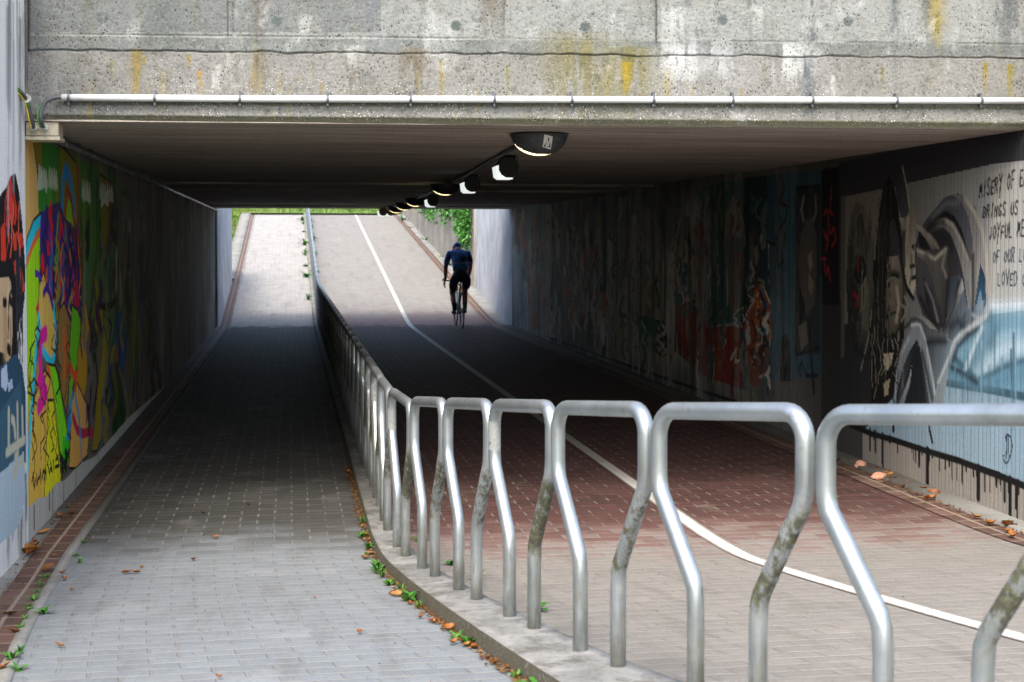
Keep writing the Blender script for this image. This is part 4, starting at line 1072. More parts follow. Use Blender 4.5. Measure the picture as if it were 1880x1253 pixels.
s 6a7a78 0.06 22651,1017 22752,847 22702,682 22540,523 22405,365 22325,205 22811,7
s 121110 0.03 13299,1905 13195,1732 13103,1561 13152,1390 13189,1218 13173,1048 13218,874
s 4a4844 0.03 19638,1215 19659,1119 19684,1023 19660,929 19590,836 19641,739 19567,648
s 121110 0.06 19534,1819 19499,1580 19450,1342 19417,1104 19394,866 19489,623 19448,386
s 4a4844 0.04 13445,1773 13405,1594 13372,1417 13435,1237 13437,1058 13425,880 13345,706
s 7a3a22 0.04 15033,1717 15104,1534 15185,1349 15164,1165 15123,983 15124,799 15034,620
s 7a3a22 0.03 13237,1608 13312,1519 13424,1429 13441,1340 13351,1253 13291,1167 13229,1081
s 121110 0.03 17469,1653 17349,1544 17196,1436 17200,1327 17427,1212 17352,1104 17282,997
s 4a4844 0.04 19815,1594 19758,1429 19497,1269 19486,1105 19539,940 19788,766 19860,596
p 16160f 16927,747 15644,751 15407,458 16652,366
p 1c4a1c 16982,677 16391,775 15764,682 15882,360 16652,366
p 1f3e36 14148,2212 12813,2248 12799,908 13941,790 14335,1109
p 16232a 12813,2248 12122,2246 12109,1092 12799,959
p 4a3c34 14503,1621 14444,1851 14304,2031 14088,2025 13970,1844 13911,1622 13983,1233 14193,775 14376,1107
s 746a5e 0.03 14503,1621 14444,1851 14205,2062 13970,1844 13911,1622
s 4a1614 0.1 14144,1791 14121,1453
p 4a3c34 13398,1623 13348,1836 13160,2070 12975,2064 12809,1829 12758,1625 12819,1266 13063,841 13288,1146
s 746a5e 0.03 13398,1623 13348,1836 13076,2093 12809,1829 12758,1625
s 4a1614 0.1 13022,1780 13002,1468
s 7a7870 0.03 13653,1949 13612,1514
s 6a7a74 0.04 13308,1358 13287,1040
s 6a7a74 0.04 13984,1344 14000,1009
p 5c1c12 15185,1018 14705,1008 14375,993 14332,766 12847,854 12841,263 14129,271 15068,424
p 6a2416 15185,1018 14436,1013 14431,531 15069,543
s 8a8070 0.03 15185,1018 14963,967 14706,1048 14436,990
s 9a9484 0.03 13178,518 13010,636 13042,503 12909,530
p 1c3c3c 12848,905 12688,1016 12647,257 12841,263
p 7a3418 12799,908 12640,1043 12408,1153 12229,1258 12080,1142 11964,1050 12033,805 11958,474 12175,454 12585,365 12716,658
p 5a1a12 12652,663 12076,706 12044,466 12400,433 12619,513
s a89e8c 0.025 12799,908 12640,1028 12439,1137 12259,1272 12080,1132 11936,1042
s 1c4a64 0.09 12287,1183 12197,1088
s 1c4a64 0.1 12108,995 12224,842
s 20506a 0.1 11892,910 11986,471
s 9c968a 0.025 12649,409 12493,474 12400,408 12175,463 12072,415
s 1c4a64 0.03 12772,897 12789,851 12838,803 12864,755 12789,715 12813,668 12813,622
s 1a1614 0.03 12233,1031 12262,1004 12116,985 12127,959 12087,936 12249,901 12230,876
s 5a1a12 0.02 12614,638 12602,611 12628,581 12749,542 12685,519 12728,487 12685,462
s 1a1614 0.03 12335,802 12355,781 12408,759 12457,736 12388,722 12363,705 12447,680
s 1a1614 0.05 12078,605 12039,557 12020,509 12024,458 12068,403 12109,348 12102,298
s a89e8c 0.02 12292,1113 12387,1061 12432,1011 12406,964 12294,923 12294,875 12451,817
s 5a1a12 0.02 12092,902 12057,882 12040,862 12027,841 12098,815 12080,795 12094,772
s 8a4a22 0.02 12334,566 12388,519 12380,478 12322,442 12315,401 12319,359 12350,314
s 1a1614 0.05 11880,1169 11989,1142 11941,1120 11948,1097 11844,1079 11930,1052 11870,1032
s 7a3a1c 0.03 12736,1056 12695,1013 12664,971 12713,924 12762,876 12768,831 12674,793
s 1c4a64 0.03 12242,534 12244,483 12216,435 12162,390 12163,340 12207,285 12229,232
s 1c3c3c 0.03 12524,1044 12511,1020 12534,994 12559,968 12579,943 12577,918 12580,893
s 7a3a1c 0.05 12572,527 12557,497 12464,473 12461,442 12454,410 12570,367 12462,346
s 5a1a12 0.02 12104,638 12063,607 11995,578 11971,546 12072,503 12113,465 12083,433
s 5a1a12 0.05 12427,1249 12451,1224 12484,1198 12493,1174 12479,1150 12423,1127 12464,1101
s a89e8c 0.03 12311,875 12280,836 12217,801 12157,765 12172,724 12280,677 12219,641
s a89e8c 0.02 12675,1113 12767,1067 12833,1021 12816,978 12800,936 12655,901 12843,847
s a89e8c 0.02 12476,599 12513,563 12554,527 12514,497 12451,470 12505,432 12466,402
s 1c3c3c 0.05 12123,854 12150,798 12032,752 12026,699 11992,648 12149,581 12061,534
s 1c3c3c 0.05 12087,716 12116,660 12146,605 12141,552 12101,502 12131,447 12145,392
s 8a4a22 0.05 12343,1236 12454,1178 12463,1123 12308,1075 12404,1017 12290,968 12455,905
s 1c4a64 0.03 12247,1152 12275,1127 12215,1106 12122,1086 12165,1060 12175,1036 12178,1012
s 1c3c3c 0.05 12014,922 12006,881 11969,843 11947,804 11943,764 11969,722 12026,677
s 1a1614 0.03 12550,634 12600,604 12588,578 12456,562 12474,534 12622,495 12569,473
s 2a2a2c 0.02 12861,934 12844,901 12774,871 12800,836 12844,799 12877,763 12811,734
s 1a1614 0.03 12573,938 12486,888 12454,837 12460,782 12528,724 12523,670 12436,623
s 1a1614 0.03 12724,1182 12742,1161 12791,1138 12786,1117 12798,1096 12748,1077 12801,1054
s 2a2a2c 0.02 11957,542 11967,500 11997,456 12021,413 12009,373 11951,338 11972,295
s 8a4a22 0.02 12867,555 12833,523 12829,490 12774,461 12790,426 12793,391 12792,358
s 5a1a12 0.03 12542,522 12521,494 12478,467 12444,440 12527,403 12513,374 12524,342
s 1a1614 0.05 12334,1250 12330,1197 12255,1147 12175,1097 12180,1045 12289,986 12288,933
s a89e8c 0.02 12027,1046 12100,991 12151,937 12070,890 12016,842 12046,789 12061,737
s 1c3c3c 0.02 12653,491 12580,471 12507,451 12547,420 12570,391 12622,359 12658,329
s 8a4a22 0.05 12594,580 12555,542 12578,500 12608,457 12616,415 12552,381 12560,339
s 8a4a22 0.05 12116,1013 12056,977 12015,941 12030,902 12112,858 12060,822 12117,780
s 1a1614 0.02 12774,730 12819,694 12894,656 12915,621 12915,588 12802,564 12867,526
s 1a1614 0.02 12831,996 12745,963 12721,927 12718,890 12830,846 12840,808 12870,769
s 8a4a22 0.05 12442,939 12407,893 12380,847 12332,802 12353,753 12429,700 12442,651
s 1c3c3c 0.03 12415,859 12411,804 12362,751 12346,697 12414,636 12403,581 12365,528
s 1c3c3c 0.02 12606,525 12564,484 12615,434 12661,384 12673,338 12622,297 12591,255
s 2a2a2c 0.02 12835,751 12836,722 12716,702 12680,677 12663,650 12844,608 12819,581
s a89e8c 0.05 12104,999 12148,971 12220,942 12240,915 12132,896 12098,873 12127,845
s a89e8c 0.05 12060,527 12084,498 12130,467 12091,443 12055,420 12077,390 12044,367
s 1c4a64 0.02 11943,566 11978,525 12021,483 12049,442 11957,412 11985,371 12010,330
s 141414 0.05 17616,723 17508,703 17349,686 17406,658 17425,632 17495,602 17584,572
s 8a867c 0.015 18029,1396 18083,1374 18030,1353 17991,1332 18022,1310 18062,1288 18105,1266
s 23404a 0.05 13015,1253 13027,1232 13075,1210 13031,1191 12981,1172 12994,1152 12990,1132
s 6a665e 0.05 17477,1603 17453,1574 17399,1545 17393,1516 17426,1487 17448,1458 17456,1429
s 5a2a1c 0.015 13062,828 13085,797 13169,762 13167,733 13138,705 13157,674 13068,651
s 3a1a18 0.05 15778,679 15921,609 15909,549 15769,498 15729,440 15778,376 15913,305
s 4a4a48 0.015 17095,885 17193,831 17199,780 17139,733 17186,680 17075,636 17194,579
s 5a5248 0.015 13705,1913 13640,1854 13615,1795 13626,1737 13631,1679 13680,1621 13629,1563
s 3a1a18 0.05 14218,1962 14159,1939 14152,1918 14235,1899 14346,1879 14182,1856 14264,1836
s 5a5248 0.015 16346,1348 16336,1297 16246,1248 16155,1200 16271,1146 16334,1093 16231,1045
s 6a665e 0.015 15679,337 15722,294 15683,258 15575,228 15579,189 15672,141 15716,98
s 141414 0.03 14158,2048 14086,2026 14021,2005 14157,1988 14202,1969 14198,1949 14103,1927
s 2a4844 0.08 14613,689 14590,655 14587,621 14533,590 14539,556 14565,519 14533,487
s 3a1a18 0.015 17034,544 16948,516 16942,484 17062,442 17073,408 17135,370 16892,355
s 3a1a18 0.03 12401,1032 12340,1023 12297,1012 12316,999 12353,985 12409,969 12361,960
s 3a1a18 0.08 13054,444 13106,383 13153,322 13156,265 13159,208 13135,154 13155,96
s 3a1a18 0.05 18082,1367 18260,1333 18299,1301 18245,1270 18292,1238 18232,1208 18137,1179
s 6a665e 0.015 16410,418 16390,392 16391,364 16537,325 16495,301 16513,271 16413,252
s 5a2a1c 0.08 14072,920 14127,873 14114,830 14070,789 14028,747 14039,703 14017,661
s 6a665e 0.015 14345,1282 14408,1256 14439,1231 14420,1207 14338,1185 14359,1161 14371,1136
s 3a1a18 0.03 13056,2071 13081,2052 13082,2031 12980,2008 13010,1988 13002,1968 13056,1949
s 1a1a1c 0.05 13435,1790 13488,1775 13549,1760 13537,1744 13447,1727 13423,1712 13421,1696
s 2a4844 0.015 16175,1208 16060,1185 16032,1159 16058,1132 16225,1100 16166,1076 16213,1048
s 5a5248 0.05 15858,404 15782,373 15819,333 15935,286 15961,246 15925,211 15912,175
s 8a867c 0.015 17405,211 17188,168 17100,114 17060,57 17118,-9 17387,-95 17297,-148
s 4a4a48 0.015 13027,1572 13079,1547 13049,1522 13031,1497 13007,1473 13038,1447 13004,1423
s 23404a 0.015 12476,1182 12507,1143 12505,1104 12508,1066 12492,1028 12477,990 12490,951
s 4a4a48 0.08 14591,594 14566,545 14513,498 14552,444 14616,388 14557,342 14496,296
s 1a1a1c 0.05 14422,1096 14371,1071 14338,1046 14478,1013 14477,986 14485,958 14363,937
s 8a867c 0.05 15532,777 15540,711 15525,646 15470,583 15482,517 15476,451 15535,381
s 8a867c 0.08 14274,522 14287,455 14329,386 14358,318 14335,254 14262,195 14312,125
s 23404a 0.08 16552,358 16469,299 16483,233 16707,148 16688,84 16657,21 16542,-34
s 23404a 0.05 12562,2074 12542,2050 12448,2024 12396,1999 12430,1977 12586,1958 12534,1934
s 2a4844 0.03 14145,2179 14255,2142 14380,2106 14337,2064 14238,2021 14139,1979 14184,1940
s 5a5248 0.015 15307,1227 15242,1211 15171,1196 15197,1177 15266,1158 15320,1138 15210,1124
s 8a867c 0.015 16062,1994 16169,1922 15979,1846 15874,1772 15882,1699 15945,1626 15976,1552
s 2a4844 0.05 12627,1337 12652,1312 12712,1286 12719,1262 12682,1238 12644,1215 12654,1190
s 8a867c 0.03 13743,580 13780,520 13745,464 13736,407 13733,350 13757,290 13773,230
s 3a1a18 0.05 13804,2044 13764,2009 13715,1973 13754,1939 13777,1905 13776,1871 13741,1836
s 4a4a48 0.03 12313,1054 12276,1003 12291,949 12380,891 12387,837 12373,785 12274,738
s 2a4844 0.05 18303,658 18387,580 18447,502 18483,425 18247,367 18218,295 18442,205
s 6a665e 0.08 12235,1728 12243,1710 12278,1692 12293,1673 12240,1655 12218,1637 12248,1618
s 5a5248 0.03 14059,934 14021,918 13979,901 13971,883 14043,861 14038,843 13974,828
s 2a4844 0.05 14493,615 14473,594 14521,569 14514,547 14530,523 14523,501 14489,481
s 2a4844 0.08 14568,1206 14653,1154 14578,1107 14525,1060 14514,1011 14615,958 14530,913
s 4a4a48 0.08 13919,586 13828,536 13745,486 13858,421 13966,355 13873,306 13940,243
s 1a1a1c 0.015 12187,1775 12173,1719 12188,1664 12237,1608 12229,1553 12184,1498 12221,1442
s 8a867c 0.03 13150,2087 13130,2027 13075,1967 13049,1907 13048,1848 13077,1790 13133,1731
s 3a1a18 0.03 13675,1458 13610,1403 13694,1346 13783,1288 13779,1232 13694,1179 13775,1120
s 1a1a1c 0.08 12655,1180 12687,1157 12754,1133 12766,1111 12693,1092 12681,1071 12677,1049
s 8a867c 0.015 13390,792 13456,752 13452,716 13334,688 13359,650 13458,606 13450,571
s 23404a 0.08 15006,1469 14972,1441 14969,1414 14936,1386 14952,1358 14995,1330 15010,1302
s 5a5248 0.05 16285,1431 16280,1410 16493,1386 16496,1365 16434,1346 16275,1328 16328,1306
s 5a2a1c 0.08 13551,601 13481,575 13395,551 13413,519 13495,482 13549,447 13537,417
s 8a867c 0.015 12500,1248 12646,1219 12676,1193 12682,1168 12627,1146 12494,1127 12603,1098
s 5a2a1c 0.015 12455,1732 12411,1697 12378,1662 12382,1627 12409,1592 12423,1558 12393,1523
s 4a4a48 0.03 13761,1380 13781,1330 13805,1280 13765,1232 13742,1184 13749,1135 13786,1084
s 5a5248 0.03 12375,1312 12256,1301 12205,1288 12216,1273 12344,1254 12361,1239 12193,1229
s 2a4844 0.05 18401,1772 18470,1711 18205,1649 18120,1588 18220,1527 18216,1466 18334,1403
s 6a665e 0.015 12496,504 12462,449 12489,389 12569,322 12552,265 12455,217 12454,159
s 1a1a1c 0.08 15929,1240 16045,1183 16073,1127 15958,1076 15914,1023 15891,970 15905,915
s 1a1a1c 0.05 12305,933 12284,880 12250,827 12210,775 12281,715 12246,663 12316,602
s 8a867c 0.015 14289,2032 14261,1975 14247,1919 14263,1862 14277,1806 14297,1750 14294,1693
s 1a1a1c 0.08 18067,2281 18083,2232 18083,2182 18010,2130 18008,2080 17976,2030 18065,1982
s 1a1a1c 0.03 16768,1820 16715,1755 16771,1692 17022,1627 16902,1563 16727,1500 16707,1436
s 2a4844 0.015 16138,767 16116,742 15975,724 15955,699 15910,676 15902,651 16143,610
s 2a4844 0.03 16404,1402 16424,1331 16434,1260 16351,1192 16401,1120 16428,1048 16444,977
s 23404a 0.03 16740,626 16664,607 16768,578 16801,552 16830,527 16720,511 16674,491
s 141414 0.05 12273,827 12247,797 12149,771 12096,743 12259,699 12266,666 12270,633
s 8a867c 0.03 12946,1042 12931,1010 13062,970 13109,934 12987,908 13089,869 12944,844
s 6a665e 0.05 13614,1415 13621,1384 13623,1353 13589,1322 13562,1292 13568,1261 13600,1229
s 6a665e 0.015 16368,215 16316,145 16361,67 16378,-9 16349,-80 16319,-151 16352,-229
s 5a2a1c 0.015 17893,1333 17742,1293 17562,1254 17749,1208 17876,1162 17778,1122 17878,1076
s 141414 0.08 14620,1709 14654,1676 14616,1642 14560,1608 14532,1575 14603,1541 14571,1507
s 5a5248 0.08 13509,2143 13560,2087 13623,2032 13545,1973 13475,1915 13493,1858 13489,1801
s 2a4844 0.015 14717,1762 14764,1729 14743,1696 14704,1663 14715,1630 14699,1597 14725,1564
s 5a2a1c 0.015 14717,489 14751,429 14778,370 14791,312 14753,259 14737,203 14792,141
s 5a5248 0.015 15825,1228 15797,1166 15842,1102 15953,1035 15966,972 15970,908 15892,849
s 6a665e 0.015 15914,2124 15822,2061 15952,2003 16092,1945 16021,1883 15838,1820 15991,1760
s 6a665e 0.03 16987,1292 16978,1246 16753,1206 16747,1161 16910,1111 16813,1069 16983,1018
s 5a5248 0.015 14432,389 14464,362 14531,332 14601,301 14561,281 14462,265 14515,236
s 141414 0.05 14196,781 14207,725 14341,661 14369,602 14295,551 14207,502 14299,439
s 3a1a18 0.015 13626,914 13627,874 13648,832 13675,790 13645,752 13646,712 13653,671
s 1a1a1c 0.03 13773,1081 13628,1032 13711,974 13707,919 13836,857 13655,812 13848,745
s 23404a 0.08 13258,1716 13273,1673 13218,1629 13223,1586 13213,1543 13241,1500 13247,1456
s 23404a 0.015 13777,1748 13675,1721 13589,1695 13647,1670 13643,1644 13790,1618 13611,1593
s 8a867c 0.08 12639,838 12679,817 12701,798 12693,780 12640,765 12623,749 12664,728
s 8a867c 0.03 12583,1457 12571,1429 12515,1402 12500,1374 12531,1345 12581,1315 12581,1287
s 5a5248 0.05 13513,956 13425,906 13384,854 13361,801 13478,739 13496,683 13398,636
s 5a2a1c 0.015 12344,1417 12406,1384 12476,1351 12498,1319 12394,1290 12383,1259 12379,1228
s 8a867c 0.08 15894,637 15917,577 15977,514 15973,456 16008,394 15909,343 15957,281
s 1a1a1c 0.015 13552,1055 13620,1016 13691,977 13701,940 13603,909 13572,875 13622,836
s 5a2a1c 0.08 13637,500 13659,468 13681,436 13645,408 13651,377 13632,349 13680,314
s 6a665e 0.03 12850,1758 12941,1742 13048,1725 12893,1707 12871,1690 12864,1673 12841,1656
s 3a1a18 0.05 16006,638 15882,596 15808,551 15904,494 16068,432 16003,386 15827,350
s 5a5248 0.08 12423,1579 12466,1561 12460,1543 12397,1526 12423,1508 12446,1491 12424,1473
s 4a4a48 0.03 12288,2043 12420,1995 12462,1943 12437,1890 12249,1835 12272,1784 12243,1732
s 3a1a18 0.05 15377,550 15498,476 15492,410 15326,357 15364,288 15373,222 15482,146
s 5a5248 0.015 16950,736 16784,695 16726,649 16943,587 17008,533 17026,482 17006,434
s 6a665e 0.015 15481,1283 15378,1237 15356,1188 15355,1139 15404,1088 15490,1035 15355,991
s 2a4844 0.08 13417,967 13426,917 13473,864 13461,815 13473,764 13427,717 13451,665
s 8a867c 0.08 14692,2050 14694,2035 14699,2021 14789,2008 14689,1991 14760,1977 14663,1960
s 6a665e 0.03 17862,1904 17820,1868 18082,1835 18126,1800 18194,1764 18135,1728 17809,1691
s 4a4a48 0.03 14046,1049 13998,1008 13803,973 13845,927 13917,880 14045,830 13998,788
s 4a4a48 0.03 17489,419 17720,345 17808,280 17801,222 17550,184 17633,120 17846,43
s 5a5248 0.03 12424,666 12470,632 12436,604 12317,583 12308,553 12404,515 12450,480
s 8a867c 0.08 16468,1353 16328,1281 16284,1208 16413,1131 16482,1054 16481,979 16291,913
s 4a4a48 0.015 13033,1033 13023,977 13139,914 13127,857 13163,798 13073,747 13076,690
s 6a665e 0.015 18323,212 18293,135 18062,75 18026,-1 18176,-94 18267,-182 18278,-262
s 23404a 0.03 14792,954 14871,934 15011,910 15034,892 14794,887 14769,871 14941,846
s 3a1a18 0.05 12248,748 12268,711 12269,675 12286,638 12272,604 12259,569 12274,533
s 23404a 0.015 16233,706 16239,665 16287,622 16490,569 16301,541 16496,487 16393,454
s 8a867c 0.05 17263,1849 17206,1806 16966,1762 16948,1720 17226,1679 17147,1636 17222,1594
s 8a867c 0.05 16674,685 16619,642 16496,604 16544,556 16631,505 16660,457 16524,421
s 3a1a18 0.05 17753,1603 17646,1565 17494,1529 17505,1492 17506,1455 17641,1416 17712,1377
s 8a867c 0.05 16473,1639 16520,1615 16456,1591 16376,1567 16401,1542 16455,1518 16385,1494
s 8a867c 0.03 12410,880 12374,847 12249,819 12264,783 12260,748 12407,702 12398,667
s 23404a 0.015 16926,821 16979,783 17152,738 17186,700 17099,669 16895,645 17134,595
s 4a4a48 0.05 13991,1890 13932,1856 13847,1822 13844,1790 13897,1758 13971,1726 13977,1693
s 5a2a1c 0.03 15560,617 15718,563 15630,524 15559,485 15444,450 15439,407 15714,341
s 23404a 0.015 13935,2146 13914,2110 13948,2075 14032,2042 13998,2005 13961,1969 13964,1933
s 141414 0.08 17766,1419 17714,1364 17528,1311 17577,1254 17692,1196 17762,1138 17812,1080
s 23404a 0.05 13070,1702 12990,1680 12881,1658 12904,1636 13098,1614 13049,1592 12881,1571
s 23404a 0.03 15994,1613 16048,1546 16042,1478 15933,1413 15873,1347 15938,1279 15964,1211
s 4a4a48 0.03 18210,1615 18401,1559 18375,1505 18170,1452 18115,1398 18163,1343 18407,1284
s 1a1a1c 0.015 13255,1039 13299,1013 13337,987 13357,962 13276,942 13252,919 13287,893
s 4a4a48 0.05 15581,1628 15604,1587 15633,1546 15619,1505 15589,1464 15623,1423 15579,1383
s 5a2a1c 0.08 12381,506 12393,483 12470,455 12565,424 12574,401 12383,397 12522,361
s 2a4844 0.05 13810,1548 13754,1495 13795,1440 13850,1385 13881,1330 13875,1276 13727,1226
s 141414 0.015 16529,297 16557,246 16460,205 16436,159 16404,113 16526,54 16531,5
s 2a4844 0.08 17665,526 17622,469 17609,411 17684,346 17724,283 17676,226 17598,173
s 8a867c 0.05 15819,720 15652,678 15586,630 15884,559 15891,506 15664,470 15894,401
s 2a4844 0.03 12238,1990 12248,1944 12274,1897 12302,1851 12284,1803 12228,1756 12250,1709
s 6a665e 0.015 15950,1838 15840,1787 15761,1736 15866,1687 15844,1636 15955,1586 15776,1537
s 141414 0.05 15727,1557 15747,1504 15792,1450 15806,1396 15791,1343 15758,1290 15734,1237
s 23404a 0.08 14827,1398 14689,1368 14652,1336 14821,1300 14908,1265 14911,1231 14731,1204
s 8a867c 0.03 13907,1490 13932,1452 13895,1415 13870,1377 13845,1340 13950,1300 13945,1262
s 8a867c 0.08 17313,707 17170,642 16985,580 16956,510 17018,433 17254,343 17103,282
s 6a665e 0.03 15810,2227 15890,2187 15788,2142 15687,2096 15652,2053 15876,2016 15846,1973
s 5a5248 0.08 12811,684 12840,642 12886,599 12889,559 12823,524 12863,481 12824,445
s 8a867c 0.05 16844,1862 16763,1792 16653,1723 16652,1655 16690,1587 16831,1518 16846,1449
s 2a4844 0.05 14007,554 13983,502 13805,462 13772,411 13834,352 13966,286 13935,234
s 5a2a1c 0.03 17250,1363 17338,1300 17313,1238 17098,1182 17104,1121 17108,1060 17328,991
s 2a4844 0.015 15287,1737 15360,1678 15303,1618 15295,1559 15162,1501 15184,1442 15364,1380
s 2a4844 0.08 15128,1096 15220,1071 15107,1053 14925,1038 14953,1016 15181,984 15154,964
s 2a4844 0.08 12167,1991 12189,1935 12220,1879 12267,1822 12251,1765 12181,1708 12244,1651
s 2a4844 0.015 15030,1144 14960,1082 14925,1020 14948,955 15051,886 15027,823 15018,759
s 2a4844 0.08 17641,943 17754,877 17830,812 17877,747 17686,695 17641,635 17747,568
s 4a4a48 0.05 13799,822 13802,778 13776,736 13750,694 13783,648 13761,606 13826,557
s 6a665e 0.08 13150,2017 13058,2001 13060,1986 13077,1972 13155,1960 13124,1944 13045,1928
s 6a6a66 0.1 23129,1354 23083,1302 23056,1250 23048,1197 23041,1145 23073,1092 23104,1038
s 5c7478 0.06 26002,502 25975,447 26148,382 26197,323 26121,270 25960,222 26127,156
s 9a968a 0.16 21379,1733 21361,1666 21305,1598 21320,1531 21291,1463 21345,1395 21327,1328
s 1a1a1c 0.06 19458,1943 19417,1927 19314,1910 19446,1897 19480,1882 19405,1866 19514,1851
s 303438 0.1 22730,448 22730,409 22763,369 22868,324 22933,282 22687,257 22645,222
s 5c7478 0.06 22508,663 22543,595 22628,524 22566,460 22579,393 22473,332 22586,259
s 9a968a 0.16 22724,461 22576,399 22591,328 22855,242 22813,174 22645,114 22721,39
s a8a498 0.1 20030,611 19943,584 19888,555 19957,520 20073,483 20104,449 20013,423
s 9a968a 0.06 23842,1566 23862,1492 23894,1419 23867,1346 23918,1272 23953,1198 23859,1126
s a8a498 0.16 22087,1629 22182,1583 22123,1537 22154,1490 22102,1444 22102,1398 22132,1351
s 8a4a2a 0.16 23193,1893 23218,1847 23387,1802 23452,1756 23256,1709 23387,1662 23293,1616
s 303438 0.06 20160,1699 20079,1645 20216,1590 20273,1535 20220,1481 20109,1427 20105,1373
s 9a968a 0.1 19151,682 19195,653 19248,624 19261,596 19235,571 19207,546 19221,518
s 7a7456 0.1 18775,833 18818,812 18767,796 18845,773 18826,755 18819,737 18810,718
s 303438 0.1 20569,1460 20662,1408 20673,1357 20694,1306 20589,1257 20635,1205 20572,1155
s 303438 0.06 25439,1147 25331,1125 25278,1102 25490,1073 25483,1048 25508,1023 25421,1000
s a8a498 0.1 24018,1750 24023,1722 23978,1695 24010,1667 24015,1640 23984,1612 23995,1584
s 6a6a66 0.16 23560,365 23624,301 23652,238 23594,181 23438,130 23544,63 23575,-0
s 8a4a2a 0.06 19338,1506 19340,1457 19395,1408 19307,1360 19306,1311 19303,1262 19357,1212
s 303438 0.1 18663,855 18629,830 18587,806 18539,782 18582,753 18650,724 18573,701
s 7a7456 0.06 20948,394 20952,351 20945,310 20929,269 21005,222 20940,184 20938,142
s 1a1a1c 0.1 19845,753 19862,734 19945,711 19969,692 19860,679 19823,662 19842,643
s 6a6a66 0.1 21987,1619 21891,1578 21942,1536 21945,1495 22012,1452 21971,1411 21953,1370
s 303438 0.06 22679,994 22641,925 22620,854 22561,786 22665,711 22667,640 22525,576
s 1a1a1c 0.06 25937,2225 25994,2144 26027,2061 26047,1978 25945,1894 25991,1812 25977,1729
s 8a4a2a 0.16 25820,1910 25895,1863 25818,1814 25858,1766 25827,1718 25838,1671 25887,1623
s 5c7478 0.1 19300,1174 19245,1135 19237,1094 19353,1050 19297,1012 19278,972 19320,930
s 1a1a1c 0.06 22562,1504 22491,1470 22425,1435 22526,1400 22474,1365 22583,1329 22421,1297
s 7a7456 0.1 24325,217 24348,138 24223,67 24272,-14 24184,-85 24280,-170 24235,-245
s 8a4a2a 0.16 21037,638 20923,614 20900,585 20920,555 20993,521 20973,493 20899,467
s a8a498 0.16 24772,1624 24957,1594 24916,1564 24771,1535 24768,1505 24901,1475 24697,1446
s 303438 0.06 24244,1980 24313,1910 24295,1839 24372,1768 24345,1697 24262,1625 24232,1555
s 6a6a66 0.16 18500,705 18512,651 18405,605 18461,549 18498,494 18508,440 18419,394
s 6a6a66 0.06 22754,1625 22778,1574 22618,1525 22609,1475 22577,1425 22567,1375 22729,1323
s 6a6a66 0.06 22878,1645 22843,1614 22875,1582 22917,1550 22894,1519 22868,1487 22891,1456
s 303438 0.06 19136,529 19142,471 19107,416 19094,360 19132,300 19171,240 19180,182
s 8a4a2a 0.16 20690,1052 20727,1008 20737,965 20870,917 20802,876 20764,834 20669,795
s 7a7456 0.1 23938,391 24079,317 24007,254 23941,191 23893,128 23996,55 24002,-13
s 5c7478 0.06 19146,717 19118,664 19135,608 19110,555 19131,499 19149,443 19111,391
s 9a968a 0.1 20746,975 20768,961 20776,946 20781,932 20806,918 20788,904 20756,892
s 1a1a1c 0.1 19014,1145 19042,1119 19042,1094 19035,1068 19000,1044 18950,1021 19038,992
s 7a7456 0.1 19018,1888 18947,1844 19031,1802 19064,1760 18988,1717 19042,1674 19014,1632
s 1a1a1c 0.16 25348,1420 25395,1352 25499,1283 25557,1214 25636,1144 25479,1079 25469,1011
s 1a1a1c 0.06 22087,2051 22038,2020 22035,1990 22035,1960 21953,1929 21987,1900 22070,1870
s 7a7456 0.06 22722,1532 22653,1508 22557,1485 22606,1462 22728,1437 22618,1414 22665,1390
s a8a498 0.16 20203,1411 20228,1383 20243,1355 20338,1326 20265,1299 20207,1272 20205,1245
s 9a968a 0.16 18941,640 18948,585 18847,536 18740,488 18791,430 18906,368 18834,319
s 5c7478 0.16 21010,2074 21095,2055 21040,2034 20969,2012 20994,1992 21057,1973 21119,1953
s 5c7478 0.16 24400,594 24416,541 24310,494 24377,440 24398,387 24391,335 24369,285
s 8a4a2a 0.1 25117,1157 25037,1092 25025,1027 25015,961 25039,895 25150,825 24997,764
s 9a968a 0.06 21824,1894 21800,1858 21877,1822 21899,1786 21880,1750 21857,1713 21839,1677
s 303438 0.1 18935,1805 18951,1763 18958,1721 18840,1679 18890,1637 18881,1595 18941,1553
s 1a1a1c 0.06 23635,1482 23565,1430 23623,1378 23692,1325 23715,1272 23630,1221 23590,1170
s 7a7456 0.16 19196,2081 19226,2023 19312,1966 19317,1907 19296,1848 19348,1790 19301,1731
s a8a498 0.1 18756,887 18805,838 18740,794 18767,746 18764,699 18739,653 18755,605
s 5c7478 0.06 22788,1307 22754,1289 22924,1267 22920,1247 22971,1227 22826,1210 22800,1191
s 8a4a2a 0.16 18738,925 18717,888 18787,848 18757,812 18793,773 18752,737 18778,699
s 1a1a1c 0.1 24606,1930 24618,1900 24652,1870 24491,1838 24476,1808 24666,1779 24604,1749
s 8a4a2a 0.06 20821,1472 20817,1422 20813,1372 20835,1322 20856,1271 20838,1222 20792,1173
s a8a498 0.06 21014,1927 21066,1892 20854,1854 20874,1819 20884,1784 20878,1749 21003,1714
s 9a968a 0.16 25285,876 25202,839 25132,801 25146,761 25224,719 25255,678 25173,641
s 9a968a 0.1 19791,1548 19767,1516 19758,1484 19773,1453 19836,1420 19782,1389 19737,1358
s a8a498 0.1 24500,1254 24425,1203 24563,1148 24701,1092 24672,1040 24627,988 24456,940
s 5c7478 0.1 23573,1705 23552,1662 23528,1620 23447,1578 23419,1536 23449,1493 23566,1450
s 9a968a 0.06 20926,774 20889,714 20810,656 20812,595 20862,531 20883,468 20785,412
s 8a4a2a 0.16 19672,2006 19816,1975 19816,1941 19628,1905 19648,1871 19701,1838 19640,1804
